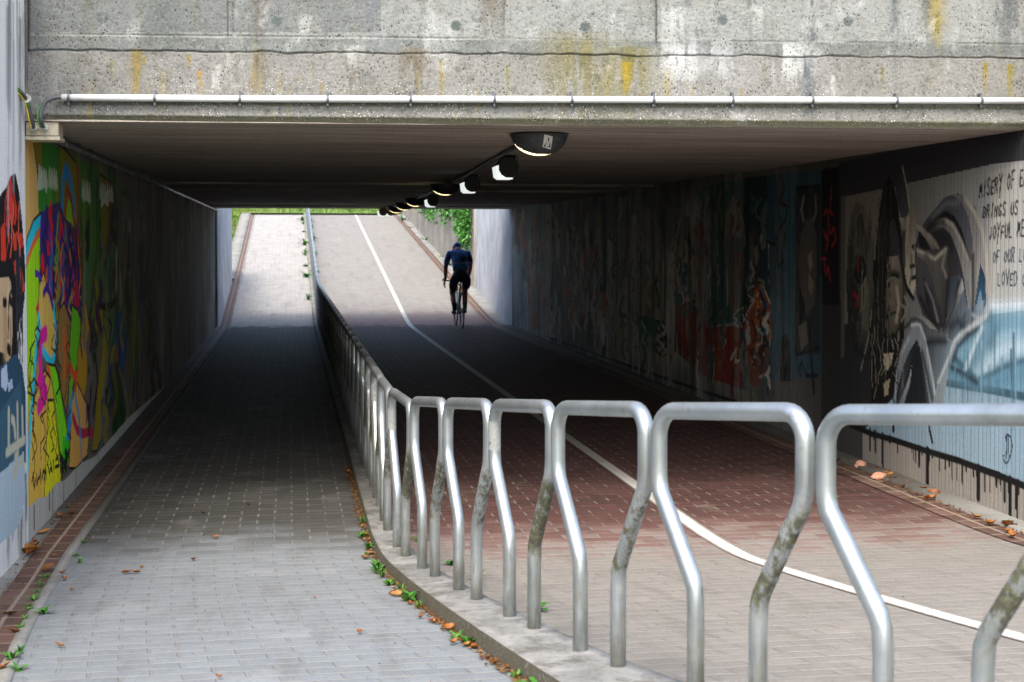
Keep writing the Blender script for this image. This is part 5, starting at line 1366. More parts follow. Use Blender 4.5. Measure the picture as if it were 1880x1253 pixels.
s 303438 0.16 26048,1703 26058,1666 26003,1629 26157,1591 26150,1554 26003,1517 26034,1480
s 6a6a66 0.06 21861,602 21888,547 21981,488 21978,434 21839,388 21901,330 21966,273
s 7a7456 0.16 24772,770 24653,711 24776,643 24737,582 24819,515 24697,457 24747,392
s 6a6a66 0.06 24326,2212 24337,2195 24209,2176 24222,2159 24220,2143 24232,2126 24277,2111
s 9a968a 0.1 20890,433 20884,394 20889,353 20880,314 20895,273 20824,238 20882,194
s a8a498 0.1 24414,1442 24348,1364 24481,1283 24507,1203 24441,1124 24439,1045 24438,966
s 6a6a66 0.16 19547,2071 19563,2023 19462,1972 19456,1923 19470,1875 19519,1826 19542,1778
s 9a968a 0.16 20664,1711 20624,1652 20614,1592 20702,1532 20788,1471 20724,1412 20664,1353
s 7a7456 0.06 20506,1199 20441,1160 20463,1120 20469,1080 20488,1039 20532,998 20473,960
s 303438 0.06 23986,552 23903,490 24068,417 24123,349 24055,287 24065,221 23900,166
s 9a968a 0.1 18905,527 18868,517 18820,507 18900,490 18954,474 18898,465 18894,453
s 9a968a 0.06 25437,2216 25533,2185 25563,2152 25534,2118 25583,2085 25466,2050 25387,2015
s 9a968a 0.1 20776,560 20754,522 20735,485 20740,446 20809,403 20789,365 20784,327
s 9a968a 0.06 19629,1623 19532,1567 19501,1511 19472,1456 19505,1399 19598,1342 19596,1285
s 1a1a1c 0.1 22313,1328 22256,1264 22205,1199 22128,1136 22231,1069 22315,1001 22314,936
s 7a7456 0.06 22812,837 22760,809 22923,773 22826,747 22831,717 22915,683 22756,660
s a8a498 0.06 22902,1227 22867,1176 22842,1126 22945,1073 22984,1021 22856,973 22815,924
s 8a4a2a 0.16 21305,904 21302,889 21351,873 21442,855 21431,840 21428,826 21346,814
s 5c7478 0.1 20991,1828 20999,1766 21017,1704 21035,1642 21000,1580 20989,1518 20951,1456
s 9a968a 0.06 22463,857 22484,791 22361,730 22331,667 22366,600 22308,538 22381,469
s a8a498 0.06 21714,1269 21691,1248 21582,1229 21591,1208 21565,1187 21597,1165 21675,1142
s a8a498 0.1 19500,836 19569,795 19621,755 19617,718 19516,685 19533,647 19546,608
s a8a498 0.16 19425,665 19374,647 19379,625 19263,610 19359,584 19444,558 19404,539
s 7a7456 0.1 19782,1447 19794,1427 19822,1406 19826,1386 19840,1366 19853,1345 19778,1326
s a8a498 0.1 22108,682 22118,630 22085,581 22060,531 22011,482 22107,426 22105,375
s 6a6a66 0.1 20296,812 20235,777 20457,728 20434,691 20420,653 20419,614 20283,582
s 7a7456 0.06 24018,2011 23984,1974 23991,1939 23942,1902 23924,1866 24032,1832 24069,1796
s 6a6a66 0.1 22095,1374 22090,1359 21917,1346 21976,1330 22125,1312 22065,1298 22058,1283
s 8a4a2a 0.06 19866,1095 19897,1049 19823,1005 19781,961 19802,915 19870,867 19886,821
s 7a7456 0.06 19128,1522 19182,1484 19142,1447 19025,1412 19035,1375 19104,1337 19122,1299
s 8a4a2a 0.16 19319,646 19301,625 19264,606 19305,583 19327,560 19338,539 19298,520
s a8a498 0.06 25728,248 25790,218 25905,184 25946,155 25804,136 25784,111 25907,77
s 8a4a2a 0.1 23871,694 23989,646 24030,602 23925,564 23850,525 23807,485 24006,432
s 9a968a 0.1 18549,1385 18504,1370 18510,1354 18518,1339 18475,1324 18532,1307 18510,1292
s 8a4a2a 0.16 19592,1713 19634,1678 19657,1643 19664,1608 19642,1573 19637,1538 19579,1504
s 5c7478 0.06 20730,1152 20815,1124 20784,1099 20745,1075 20677,1051 20745,1023 20805,996
s a8a498 0.16 19906,1893 19997,1865 20014,1837 19958,1809 19910,1780 19900,1752 19908,1724
s 8a4a2a 0.1 24772,633 24807,614 24949,590 24879,575 24723,564 24818,542 24837,523
s 7a7456 0.06 19302,707 19353,672 19432,636 19384,605 19395,572 19347,542 19301,512
s 7a7456 0.16 23032,2173 22937,2123 22875,2074 22894,2027 23036,1981 23023,1933 23030,1885
s 7a7456 0.1 25701,2237 25664,2189 25646,2141 25877,2098 25961,2051 25795,2001 25703,1952
s 8a4a2a 0.06 20086,702 20123,665 20049,633 20060,597 20070,561 20065,526 20139,487
s 6a6a66 0.16 23191,386 23169,365 23215,340 23256,316 23278,293 23256,273 23301,248
s 9a968a 0.06 22558,612 22656,536 22630,466 22514,401 22585,326 22573,255 22632,181
s 8a4a2a 0.16 19983,1524 19944,1486 19984,1447 20051,1407 20069,1368 19975,1331 19991,1292
s 303438 0.16 22346,848 22231,825 22154,801 22059,778 22131,749 22259,717 22102,697
s 7a7456 0.1 24776,1628 24681,1552 24816,1474 24897,1397 24925,1319 24731,1245 24755,1168
s 9a968a 0.16 24330,1197 24473,1153 24523,1111 24504,1070 24411,1031 24398,990 24393,950
s 7a7456 0.06 23038,1335 23142,1311 23060,1289 22896,1268 22911,1245 23167,1218 23113,1195
s 8a4a2a 0.06 25308,1992 25346,1915 25371,1837 25272,1759 25264,1682 25235,1605 25225,1527
s 1a1a1c 0.16 22736,953 22719,892 22736,829 22689,769 22645,709 22664,646 22692,583
s 9a968a 0.16 18545,1610 18423,1575 18407,1539 18343,1504 18494,1467 18487,1431 18364,1397
s 1a1a1c 0.16 24551,1772 24544,1696 24549,1620 24539,1544 24553,1468 24479,1393 24472,1317
s 5c7478 0.1 19748,1996 19759,1977 19787,1959 19750,1941 19708,1922 19738,1904 19732,1885
s 5c7478 0.06 19844,1642 19701,1597 19735,1553 19857,1507 19881,1462 19908,1417 19715,1375
s 303438 0.16 22991,1967 23090,1907 23105,1846 23040,1784 23002,1723 22991,1662 23086,1601
s 9a968a 0.1 19417,1227 19441,1165 19437,1103 19396,1043 19448,980 19432,919 19458,857
s 6a6a66 0.06 22487,817 22548,757 22721,693 22659,637 22571,583 22452,531 22475,473
s 8a4a2a 0.16 23409,1702 23432,1656 23514,1610 23591,1564 23556,1518 23485,1473 23462,1427
s a8a498 0.06 23198,1689 23107,1669 23023,1650 23248,1631 23268,1611 23082,1592 23077,1573
s 5c7478 0.06 19867,1903 19842,1859 19822,1815 19869,1772 19924,1728 19885,1684 19841,1640
s 1a1a1c 0.16 19668,1738 19587,1724 19567,1711 19567,1697 19642,1684 19609,1670 19628,1657
s 7a7456 0.1 22580,2105 22504,2043 22375,1980 22427,1920 22442,1859 22520,1798 22470,1737
s 7a7456 0.06 20856,1257 20808,1206 20796,1154 20752,1103 20835,1048 20876,994 20863,942
s 9a968a 0.1 20659,1125 20697,1102 20692,1080 20658,1059 20628,1038 20629,1016 20632,994
s 8a4a2a 0.06 19216,988 19237,973 19235,958 19346,939 19320,925 19244,913 19315,895
s 8a4a2a 0.16 24243,347 24328,320 24219,302 24267,277 24258,254 24316,227 24318,204
s 9a968a 0.16 19840,1758 19864,1711 19878,1665 19894,1618 19888,1572 19829,1526 19821,1479
s 9a968a 0.06 22868,1956 22870,1919 22794,1881 22784,1845 22688,1807 22817,1771 22895,1735
s 8a4a2a 0.06 19997,803 20090,754 20110,709 19945,672 19914,629 19968,582 20058,532
s 5c7478 0.1 19097,1161 19150,1110 19113,1062 19103,1012 19119,962 19054,914 19122,862
s 6a6a66 0.16 18563,722 18622,677 18699,630 18685,588 18684,546 18641,506 18690,460
s 7a7456 0.06 20799,841 20862,810 20880,782 20920,752 20814,729 20868,699 20847,672
s a8a498 0.06 20152,904 20284,856 20215,815 20099,777 20123,733 20115,690 20245,640
s 303438 0.1 20244,568 20219,538 20305,502 20325,470 20191,446 20247,412 20245,380
s a8a498 0.16 19872,830 19852,811 19839,792 19844,772 19896,750 19902,730 19856,713
s 9a968a 0.16 23081,1859 22997,1797 22960,1737 22963,1676 22969,1616 23055,1555 22930,1496
s 6a6a66 0.06 25217,661 25321,626 25173,602 25216,569 25143,542 25180,510 25287,475
s 1a1a1c 0.06 24029,1552 24021,1512 24021,1472 23983,1433 24064,1393 24002,1354 24000,1314
s 5c7478 0.1 22364,888 22393,844 22301,805 22271,764 22244,723 22220,682 22212,641
s 6a6a66 0.1 26102,475 25849,440 25914,391 26083,336 26060,291 26172,238 26125,194
s 5c7478 0.06 21750,1055 21828,1000 21797,947 21862,892 21788,842 21821,787 21788,736
s 1a1a1c 0.1 22208,1191 22242,1137 22258,1084 22307,1030 22279,978 22202,927 22221,874
s 8a4a2a 0.1 25848,1991 25855,1912 25737,1833 25778,1755 25646,1676 25619,1598 25898,1519
p 2e4a56 12151,2248 10838,2230 10817,580 11157,526 11957,426 12051,1094
p 263c46 12151,2248 11699,2245 11686,1110 12052,1191
p 262a2e 11405,2103 10860,2100 10855,752 11389,701
s 0a0c10 0.028 11754,2229 11698,2119 11834,1996 11615,1953 11668,1837 11832,1769 11900,1626 12115,1650
s 0a0c10 0.028 11831,1721 11885,1531 11856,1427 11718,1485 11680,1720
s 0a0c10 0.028 11405,2103 10860,2100
s 0a0c10 0.028 11405,2103 11389,701 10867,795
p 0c0a0a 11788,433 11738,825 11629,870 11548,791 11517,468
p 4a4440 11298,1718 11173,1843 11025,1850 10950,1716 10923,1452 10968,1142 11163,1043 11292,1219 11346,1490
s 7a766c 0.04 11225,2024 11287,1922 11235,1831
s 6a665c 0.04 10966,2016 10953,1892 11012,1827
p 7c7468 11144,1538 11046,1583 11020,1450 11093,1404
p 766c5c 11118,1404 10994,1318 11041,1205 11116,1270
p 121010 11331,1308 11189,1132 11237,949 11337,760
p 605c54 11340,943 11163,998 11111,822 11286,741
s 0a0a0c 0.05 11100,1002 11035,694 10983,432
s 0a0c10 0.03 11283,537 11335,578 11259,653 11157,548 10912,571
p 0a0a0d 10838,2230 10418,2234 10404,1166 10824,1148
s a02a30 0.022 10786,1867 10717,1909 10669,1758 10737,1672 10785,1737
s a02a30 0.022 10773,1715 10691,1672 10736,1585
s a02a30 0.022 10627,2078 10659,1886 10602,1864
s a02a30 0.022 10646,1714 10578,1765 10532,1671 10610,1620
s a02a30 0.022 10829,1519 10735,1520
s a02a30 0.022 10782,1515 10734,1390 10688,1456 10641,1349
p 2e2c2a 10824,1148 10404,1166 10393,325 10813,230
p 2c2d33 10473,2262 6500,2396 6465,142 10448,276
p 303136 10416,2091 6499,2315 6480,1121 10400,830
p 7f7a6d 10382,1998 9651,2033 9636,886 10367,832
g 6a6965/b0b1b0 9651,2033 7984,2125 7541,2120 7770,832 9636,886
p bab7ac 7602,2120 6497,2168 6477,903 7645,908
g b4b0a4/c6d6e0 8064,2083 6497,2168 6477,903 8044,739
p 2c2c2e 10457,995 9274,1216 9262,347 9971,254 10452,572
p 5c5a56 10437,2008 10360,2005 10345,771 10421,744
g 2c2b29/6a665d 10319,1337 10291,1671 10230,1857 10126,1957 9993,1921 9881,1790 9819,1630 9776,1273 9831,1032 9928,865 10185,846 10283,1005
g 6e6b62/3c3a36 10163,1547 10125,1834 10022,1865 9939,1670 9917,1509 10039,1548
p 121112 10182,1403 10100,1507 10018,1569 9936,1469 9935,1348 10077,1324
g 8e8674/4c463c 10056,1304 9876,1462 9814,1232 9910,987 10032,1040
p 2a2826 10286,1255 10160,1342 10075,1181 10134,932 10239,925
s a01c38 0.03 10090,1532 10088,1434
s a01c38 0.04 10180,1259 10096,1241 10116,1171
s 8a8478 0.03 10007,1435 10016,1403
p 100f11 9779,1511 9725,1827 9651,2041 9549,2126 9465,2053 9390,1898 9325,1669 9294,1366 9270,914 9353,449 9823,393 9870,949 9796,1352
s 2a2a2c 0.03 9604,2059 9666,1748 9681,1434
s 2a2a2c 0.03 9520,2056 9517,1824
p 3e3d3c 9535,1785 9462,1823 9369,1669 9330,1441 9458,1516 9515,1631
g a69e8a/4a443a 9719,1413 9569,1545 9386,1555 9285,1367 9308,1120 9397,1011 9543,1002 9677,1120
p 141314 9818,1511 9607,1584 9558,1437 9593,1202 9617,927 9789,835
a 2c2a26 0.05 9530,1425 9457,1439 9366,1425
s 0c0b0c 0.02 9521,1410 9447,1420 9375,1406
a 6c6656 0.03 9456,1381 9473,1265 9427,1240
s 2a2420 0.022 9508,1136 9435,1155 9362,1147
a c2b9a2 0.04 9401,1325 9363,1212 9407,1095
a 24221f 0.05 9314,1517 9275,1291 9299,1063
g 24252b/4a4c55 9466,2138 9323,2191 9241,2007 9204,1837 9327,1813 9409,1937
s aaa79c 0.015 9323,2176 9250,2026 9213,1894
s 1c1b1a 0.04 9307,1707 9331,1517 9241,1330 9136,1267
g 8a8271/c6bca6 9298,1669 9230,1838 9179,1911 9118,1836 9106,1631 9122,1557 9087,1446 9112,1401 9094,1354 9136,1285 9241,1368 9296,1499
p 4c4a48 9316,1707 9247,1782 9235,1556 9277,1442 9314,1517
p 1a1818 9166,1624 9132,1643 9123,1587 9157,1602
s 1a1818 0.03 9182,1482 9122,1490
s 1a1818 0.03 9155,1400 9095,1417
g b4ae9e/5e5b53 9380,1821 9300,1820 9203,1762 9299,1726
p 454347 9123,1624 9024,1742 8925,1814 8820,1866 8664,1944 8474,1962 8255,1870 8154,1667 8176,1264 8931,1085 9085,1298
g 26272c/62646c 8957,1741 8797,1876 8641,1943 8459,1909 8340,1804 8295,1667 8300,1524 8359,1616 8434,1736 8547,1825 8663,1862 8820,1823
p 0b0b0e 8949,1727 8820,1816 8663,1855 8532,1814 8426,1719 8366,1616 8433,1667 8562,1773 8685,1803 8819,1780
g 65635e/a2a19c 8907,1726 8795,1794 8685,1810 8562,1780 8455,1685 8366,1581 8300,1524 8282,1259 8307,985 8339,1257 8393,1426 8468,1563 8583,1703 8684,1746 8795,1747
g 141314/434045 8875,1712 8684,1739 8576,1692 8468,1556 8393,1420 8407,1426 8580,1432 8634,1509 8621,1615 8777,1589
g 75736e/abaaa6 8587,1959 8437,1954 8291,1888 8183,1767 8097,1567 8053,1336 8065,1219 8174,1163 8285,987 8282,1259 8300,1531 8288,1667 8340,1804 8436,1902
g 12283e/34607e 8179,1516 8116,1433 8100,1267 8175,1203 8267,1199
p 8096a6 8177,1365 8141,1265 8245,1213
g b0a998/5c584e 9125,1773 9024,1760 8858,1697 8714,1614 8841,1599 8939,1668
p 16181b 9065,1724 8948,1665 8873,1596 9021,1595 9056,1650
g 85837d/454442 9098,1609 8938,1577 8816,1542 8737,1596 8605,1632 8635,1526 8618,1421 8557,1433 8615,1245 8652,1101 8706,1055 9019,1448
g 5a595b/242426 9097,1557 8937,1522 8814,1380 8692,1170 8667,1058 8770,1094 8932,1158 9034,1300
g 0c0d0f/34373c 8977,1412 8853,1343 8755,1203 8707,1127 8851,1144 8934,1249
g 2c343e/66747f 8633,1413 8452,1442 8407,1409 8354,1256 8301,1122 8349,948 8612,1033
g b2b6b2/666c70 8422,1419 8392,1358 8538,1178 8643,1049 8706,1055 8577,1211
g 5f8ba3/a2c6d8 8536,943 8353,1042 8217,1116 8046,1209 7079,1320 7070,740 7643,754 8118,744 8636,732
p b4d2e0 8047,1279 7079,1376 7079,1320 7627,1260 8046,1209
p 76a2b8 8579,885 8392,848 8212,793 8041,835 7646,957 7074,1055 7070,745 7643,763 8118,751 8621,740
p 7eaabf 8494,986 8257,1107 8217,1116 8378,836 8507,918
a c4dfea 0.13 8199,814 8081,889 7991,966 7865,1013 7647,1047 7076,1123
a 35586a 0.05 8521,917 8392,861 8199,797 8041,844 7864,907 7646,963 7074,1055
s 6c8a98 0.012 8047,1280 7651,1310 7183,1350
p 96b2c2 8636,732 8118,744 7643,754 7070,740 7060,74 7635,230 7930,274 9970,250 9457,547
s 41606f 0.05 8606,738 8118,751 7643,754 7070,745
p 1c2228 9419,367 9456,540 9320,708 9204,863 9025,962 8893,601 8860,473
g 34363a/7c848a 9291,1052 9109,1162 8996,1161 8838,1113 8686,1088 8569,1182 8484,1320 8413,1322 8469,1254 8568,1149 8640,1016 8715,1011 8930,1003 8995,1090 9059,1108 9157,1088 9274,1038
g 6a6a66/a8aaa4 9224,1120 9109,1164 8996,1161 8838,1113 8761,1070 8869,1077 8995,1126 9092,1142
g 38434c/7e8e98 8930,996 8640,1009 8523,1024 8594,898 8741,721 8793,647 8849,780
g 6c767c/b4c4cc 9446,400 9407,736 9340,888 9223,1005 9108,1091 9027,1103 8946,1009 8833,754 8789,646 8733,722 8594,911 8523,1017 8396,1092 8231,1148 8085,1220 8048,1336 7996,1338 8040,1209 8204,1130 8395,1046 8486,987 8550,881 8621,740 8692,494 8829,477 8910,676 9025,947 9074,987 9188,900 9287,783 9387,591 9402,406
g 50585e/14181c 9402,406 9287,783 9188,900 9074,987 9041,968 9154,838 9252,678 9316,417
p 3a444b 9033,954 8984,866 8878,603 8829,477 8891,469 8941,673
g b4bec4/5c666e 9147,803 9202,704 9335,531 9402,406 9316,417 9250,562 9168,686
g 7fa2b4/c8e2ee 8217,1123 8124,1141 8229,1005 8336,840 8399,831 8310,960
g 4c5c68/8ea6b4 8397,1204 8233,1264 8126,1294 8138,1217 8327,1142 8424,1104 8480,1067
p c2b89a 9635,847 9449,870 9485,782 9558,729 9615,771
p b0a88c 9614,634 9502,683 9538,563 9594,546
s 8e8a7c 0.02 9833,1151 9889,948 10028,695
s 8e8a7c 0.02 9318,1214 9230,1180 9317,1100
s 8e8a7c 0.02 9275,1272 9204,1219 9265,1160
s 8e8a7c 0.02 9545,1088 9450,900
s 8e8a7c 0.02 9361,1021 9377,906
a b9b2a2 0.03 8763,1768 8654,1791 8546,1755 8440,1660 8351,1551
a c2bbac 0.04 8385,1921 8254,1829 8161,1717 8097,1534 8067,1335
a 16171a 0.05 8279,1565 8268,1328 8287,1123
a 101114 0.05 8940,1719 8811,1769 8685,1781
a 6e7078 0.05 8844,1820 8655,1901 8473,1903
a c8c0ae 0.03 9072,1595 8922,1566 8808,1539 8651,1604
a 1c1c1e 0.05 8610,1428 8631,1244 8667,1079
a 8a8a8c 0.03 8944,1376 8836,1271 8754,1131
a 0e1012 0.05 9017,1271 8900,1167 8738,1082
a d6dde0 0.025 9157,1081 9076,1094 9019,1089 8938,996 8825,754 8790,654
a 20262c 0.05 8984,908 8895,748 8831,615
a d0dade 0.03 8741,728 8587,912 8516,1018 8396,1091 8224,1151
a 1c242c 0.06 8899,985 8760,1001 8640,1006
a b4bcc0 0.03 9422,551 9372,747 9305,884 9189,993
a 2a3844 0.05 8203,1117 8326,1064 8465,988 8536,889
a c4dce6 0.04 8150,1127 8256,990 8364,844
a a8cadb 0.09 7993,1073 7649,1150
a 78a6bc 0.12 7994,1149 7793,1172 7649,1169
a 6492aa 0.1 8563,806 8253,769 7989,802 7645,902
a 60889c 0.12 8046,1190 7993,1130 8044,1044
a dde9ee 0.06 8040,1266 7651,1296
a 1c2830 0.05 8564,846 8392,822 8212,780
t 6a98b0 0.015 7789,942 7782,442
t 486a7c 0.015 8499,876 8496,681
t 6a98b0 0.025 7893,1006 7886,569
t 486a7c 0.025 8588,1100 8582,654
t 8ab2c6 0.025 7757,1100 7751,734
t 6a98b0 0.025 8586,993 8580,608
t 8ab2c6 0.025 8154,1046 8149,667
t 486a7c 0.015 8061,906 8057,627
t 6a98b0 0.015 8216,1028 8211,698
t 6a98b0 0.015 8367,876 8361,443
t 486a7c 0.015 8407,961 8397,260
t 486a7c 0.025 7794,1020 7787,539
t 8ab2c6 0.025 8492,871 8485,410
t 486a7c 0.025 8334,1042 8328,614
t 486a7c 0.025 7765,1119 7756,508
t 6a98b0 0.015 8488,892 8479,239
t 486a7c 0.015 7953,911 7948,592
t 6a98b0 0.025 7901,964 7900,843
t 8ab2c6 0.025 8494,874 8492,771
t 8ab2c6 0.015 7738,962 7730,425
t 486a7c 0.015 7997,1109 7991,657
t 6a98b0 0.025 8150,981 8145,627
s 3a3936 0.012 9617,1909 9628,1844 9608,1778 9609,1713 9605,1647 9614,1582 9609,1516
s 2c2b2a 0.012 9694,1928 9686,1871 9668,1814 9674,1757 9691,1700 9686,1643 9681,1585
s 2c2b2a 0.012 9610,1924 9604,1873 9591,1823 9585,1772 9594,1722 9603,1671 9604,1621
s 2c2b2a 0.012 9661,1965 9648,1901 9639,1837 9636,1774 9630,1711 9653,1647 9640,1584
s 3a3936 0.012 9570,1824 9561,1791 9573,1758 9594,1726 9586,1693 9578,1660 9565,1627
s 2c2b2a 0.012 9672,1876 9678,1837 9688,1798 9668,1759 9671,1720 9674,1681 9687,1643
s 2c2b2a 0.012 9633,1931 9633,1876 9632,1821 9638,1766 9647,1711 9635,1657 9641,1602
s 3a3936 0.012 9680,1812 9686,1770 9701,1728 9702,1686 9693,1644 9671,1601 9681,1559
s 2c2b2a 0.012 9711,1971 9722,1916 9705,1861 9701,1806 9714,1752 9708,1697 9721,1642
s 2c2b2a 0.012 9615,1722 9618,1699 9619,1675 9616,1651 9614,1627 9611,1603 9614,1579
s 2c2b2a 0.012 9618,1746 9626,1733 9644,1720 9633,1707 9623,1694 9630,1681 9628,1668
s 3a3936 0.012 9761,1771 9773,1740 9755,1709 9764,1678 9759,1647 9763,1616 9768,1585
s 050506 0.012 9793,895 9754,833 9731,771 9749,705 9748,640 9757,575 9799,505
s 8a8678 0.012 9557,999 9548,935 9545,871 9579,803 9581,738 9588,673 9569,610
s 2c2b2a 0.012 9770,985 9801,924 9816,864 9861,801 9816,746 9804,688 9824,627
s 050506 0.012 9466,1013 9484,970 9534,924 9537,882 9521,840 9500,800 9512,756
s 2c2b2a 0.012 9664,972 9688,921 9750,867 9739,818 9663,774 9667,724 9736,668
s 8a8678 0.012 9288,971 9306,914 9322,856 9310,801 9284,747 9286,690 9299,633
s 8a8678 0.012 9826,974 9844,895 9775,823 9760,748 9755,671 9742,596 9783,515
s 2c2b2a 0.012 9406,1044 9391,973 9389,902 9348,834 9372,761 9369,690 9388,617
s 8a8678 0.012 9434,971 9379,926 9378,876 9390,826 9432,773 9451,721 9365,680
s 8a8678 0.012 9784,1023 9783,952 9813,879 9835,806 9821,736 9829,664 9810,595
s 050506 0.012 9392,967 9348,917 9374,862 9446,802 9435,749 9448,694 9361,649
s 8a8678 0.012 9730,966 9713,910 9673,856 9664,800 9649,745 9716,682 9711,625
s 050506 0.012 9606,1008 9629,972 9642,937 9633,903 9618,869 9616,835 9632,799
s 8a8678 0.012 9609,955 9641,909 9637,867 9609,826 9575,786 9600,741 9649,693
s 6e6b62 0.014 10253,1881 10253,1839 10251,1797 10241,1754 10257,1712 10235,1670 10264,1628
s 6e6b62 0.014 10173,1860 10170,1823 10155,1786 10142,1750 10136,1713 10164,1677 10172,1641
s 3a3936 0.014 9878,1861 9877,1822 9884,1784 9900,1746 9879,1708 9867,1670 9881,1631
s 3a3936 0.014 9868,1832 9862,1809 9852,1786 9851,1762 9868,1740 9876,1716 9870,1693
s 56534c 0.014 10103,1840 10090,1795 10091,1751 10087,1707 10097,1662 10096,1618 10106,1574
s 56534c 0.014 9884,1883 9896,1848 9896,1813 9897,1777 9915,1742 9890,1706 9879,1671
s 6e6b62 0.014 10120,1893 10128,1853 10132,1813 10118,1772 10109,1732 10129,1692 10123,1652
s 56534c 0.014 10119,1879 10124,1828 10124,1776 10100,1725 10103,1673 10126,1622 10127,1570
s 6e6b62 0.014 9996,1862 9985,1816 9966,1770 9973,1724 9994,1678 10000,1632 9982,1587
a c9bfa9 0.03 9230,1819 9253,1631 9242,1443
a 524e46 0.03 9165,1557 9155,1426 9189,1369
a 1a1818 0.05 10133,850 9927,784 9829,872
a 7c786c 0.03 9995,1306 9933,1187 9971,1024
a 5a564e 0.06 8938,1559 8839,1452 8757,1310
a a29b8c 0.03 8659,1590 8696,1490 8641,1427
a 26262a 0.05 8466,1390 8524,1249 8629,1103
a 1b1c20 0.06 8777,1614 8637,1668 8559,1615
a 9a9486 0.025 9024,1742 8899,1690 8761,1611
a 707a84 0.04 8348,1393 8310,1258 8294,1122
a 2c3640 0.07 8575,1106 8463,1147 8344,1085
a a8b4bc 0.03 8274,1198 8147,1165 8093,1267
a c0cace 0.03 8382,1086 8231,1141 8092,1207 8054,1285
s 1c1b1a 0.01 9549,1481 9533,1392 9514,1303 9529,1212 9552,1122 9532,1033 9532,943
s 3a3833 0.01 9537,1575 9538,1475 9544,1375 9522,1276 9520,1176 9538,1075 9547,975
s 6e695d 0.01 10033,1640 9999,1525 10020,1410 10039,1295 10041,1180 10005,1066 10012,951
s 6e695d 0.01 9733,1391 9733,1317 9748,1242 9712,1170 9711,1097 9726,1022 9715,949
s 1c1b1a 0.01 10105,1829 10098,1680 10117,1530 10125,1380 10111,1231 10090,1082 10094,932
s 1c1b1a 0.01 9892,1445 9909,1371 9909,1297 9891,1224 9891,1150 9894,1076 9882,1003
s 6e695d 0.01 10193,1492 10214,1409 10210,1327 10206,1244 10208,1162 10201,1079 10178,998
s 3a3833 0.01 9602,1755 9594,1635 9582,1515 9590,1395 9582,1274 9598,1153 9593,1033
s 504d45 0.01 9510,1608 9511,1500 9504,1392 9509,1284 9499,1176 9492,1068 9493,960
s 504d45 0.01 9797,1325 9799,1276 9797,1228 9799,1180 9795,1132 9791,1084 9786,1036
s 504d45 0.01 10021,1438 10000,1352 9991,1266 9998,1179 10013,1092 10000,1006 10008,919
s 1c1b1a 0.01 10242,1668 10250,1556 10230,1445 10223,1334 10231,1222 10229,1110 10225,999
s 3a3833 0.01 9868,1764 9876,1634 9878,1504 9876,1374 9859,1244 9872,1113 9873,982
s 504d45 0.01 9584,1270 9603,1234 9599,1199 9591,1164 9579,1129 9592,1093 9586,1059
s 504d45 0.01 10092,1621 10103,1521 10089,1423 10074,1324 10076,1225 10078,1126 10083,1026
s 3a3833 0.01 9914,1413 9916,1345 9901,1276 9886,1209 9894,1140 9909,1070 9894,1003
s 3a3833 0.01 9592,1308 9602,1272 9606,1235 9600,1199 9585,1164 9597,1127 9601,1091
s 504d45 0.01 10104,1327 10090,1256 10088,1185 10072,1114 10101,1041 10103,970 10076,900
s 3a3833 0.01 9696,1791 9707,1664 9710,1536 9707,1408 9709,1280 9685,1154 9699,1025
s 504d45 0.01 9632,1204 9647,1165 9642,1127 9650,1088 9634,1051 9621,1013 9636,974
s 1c1b1a 0.01 9554,1768 9532,1651 9548,1534 9541,1418 9553,1301 9557,1184 9527,1069
s 3a3833 0.01 9537,1762 9537,1633 9532,1504 9498,1375 9527,1245 9527,1116 9519,987
s 504d45 0.01 9898,1721 9897,1604 9893,1487 9899,1369 9883,1253 9881,1135 9887,1018
s 3a3833 0.01 9802,1779 9810,1648 9808,1516 9803,1385 9808,1254 9793,1123 9798,992
s 3a3833 0.01 9919,1718 9920,1605 9922,1491 9921,1377 9926,1263 9931,1149 9911,1036
s 6e695d 0.01 9916,1575 9900,1478 9890,1381 9898,1284 9900,1187 9900,1090 9898,993
s 1c1b1a 0.01 10193,1737 10215,1594 10209,1452 10211,1309 10196,1168 10188,1026 10184,883
s 504d45 0.01 9729,1769 9724,1659 9727,1550 9711,1440 9724,1331 9720,1221 9725,1111
s 504d45 0.01 9759,1224 9762,1168 9767,1113 9760,1058 9770,1002 9758,947 9754,892
s 504d45 0.01 10069,1326 10056,1248 10096,1168 10082,1090 10088,1011 10055,934 10061,855
s 504d45 0.01 9648,1580 9648,1484 9652,1389 9649,1293 9661,1196 9642,1101 9637,1006
s 3a3833 0.01 10220,1548 10235,1441 10222,1334 10234,1227 10215,1121 10225,1013 10217,907
s 504d45 0.01 9828,1214 9834,1192 9835,1170 9828,1148 9835,1125 9828,1104 9822,1082
s 1c1b1a 0.01 10084,1392 10074,1337 10097,1281 10113,1225 10093,1171 10081,1116 10085,1061
s 6e695d 0.01 9509,1421 9509,1345 9517,1269 9533,1191 9526,1115 9505,1040 9520,963
s 3a3833 0.01 9586,1449 9597,1383 9602,1317 9583,1252 9578,1187 9580,1121 9572,1056
s 1c1b1a 0.01 9570,1701 9553,1579 9578,1455 9573,1332 9576,1209 9566,1087 9556,964
s 504d45 0.01 9973,1742 9982,1613 9983,1483 9985,1353 9975,1223 9959,1094 9966,964
s 504d45 0.01 10015,1717 10026,1583 10050,1448 10041,1313 10039,1178 10017,1044 10020,909
s 1c1b1a 0.01 10172,1557 10170,1463 10173,1370 10197,1275 10198,1182 10189,1088 10183,995
p 5e1a14 10284,275 9992,291 10018,-38 10281,-17
p a09b92 9991,259 9441,265 8920,264 7691,240 6465,183 6452,-674 7687,-85 9987,-66
p 4a4846 23345,52 13934,123 9991,251 9987,-66 13932,-100 23345,-131
s 0c0e12 0.035 23345,71 13934,111 11540,140
s 07090c 0.045 10231,261 9821,245 9441,254 8920,253 8450,259 7890,246 7513,233 6465,183
s 0b0d10 0.012 8400,259 8398,133
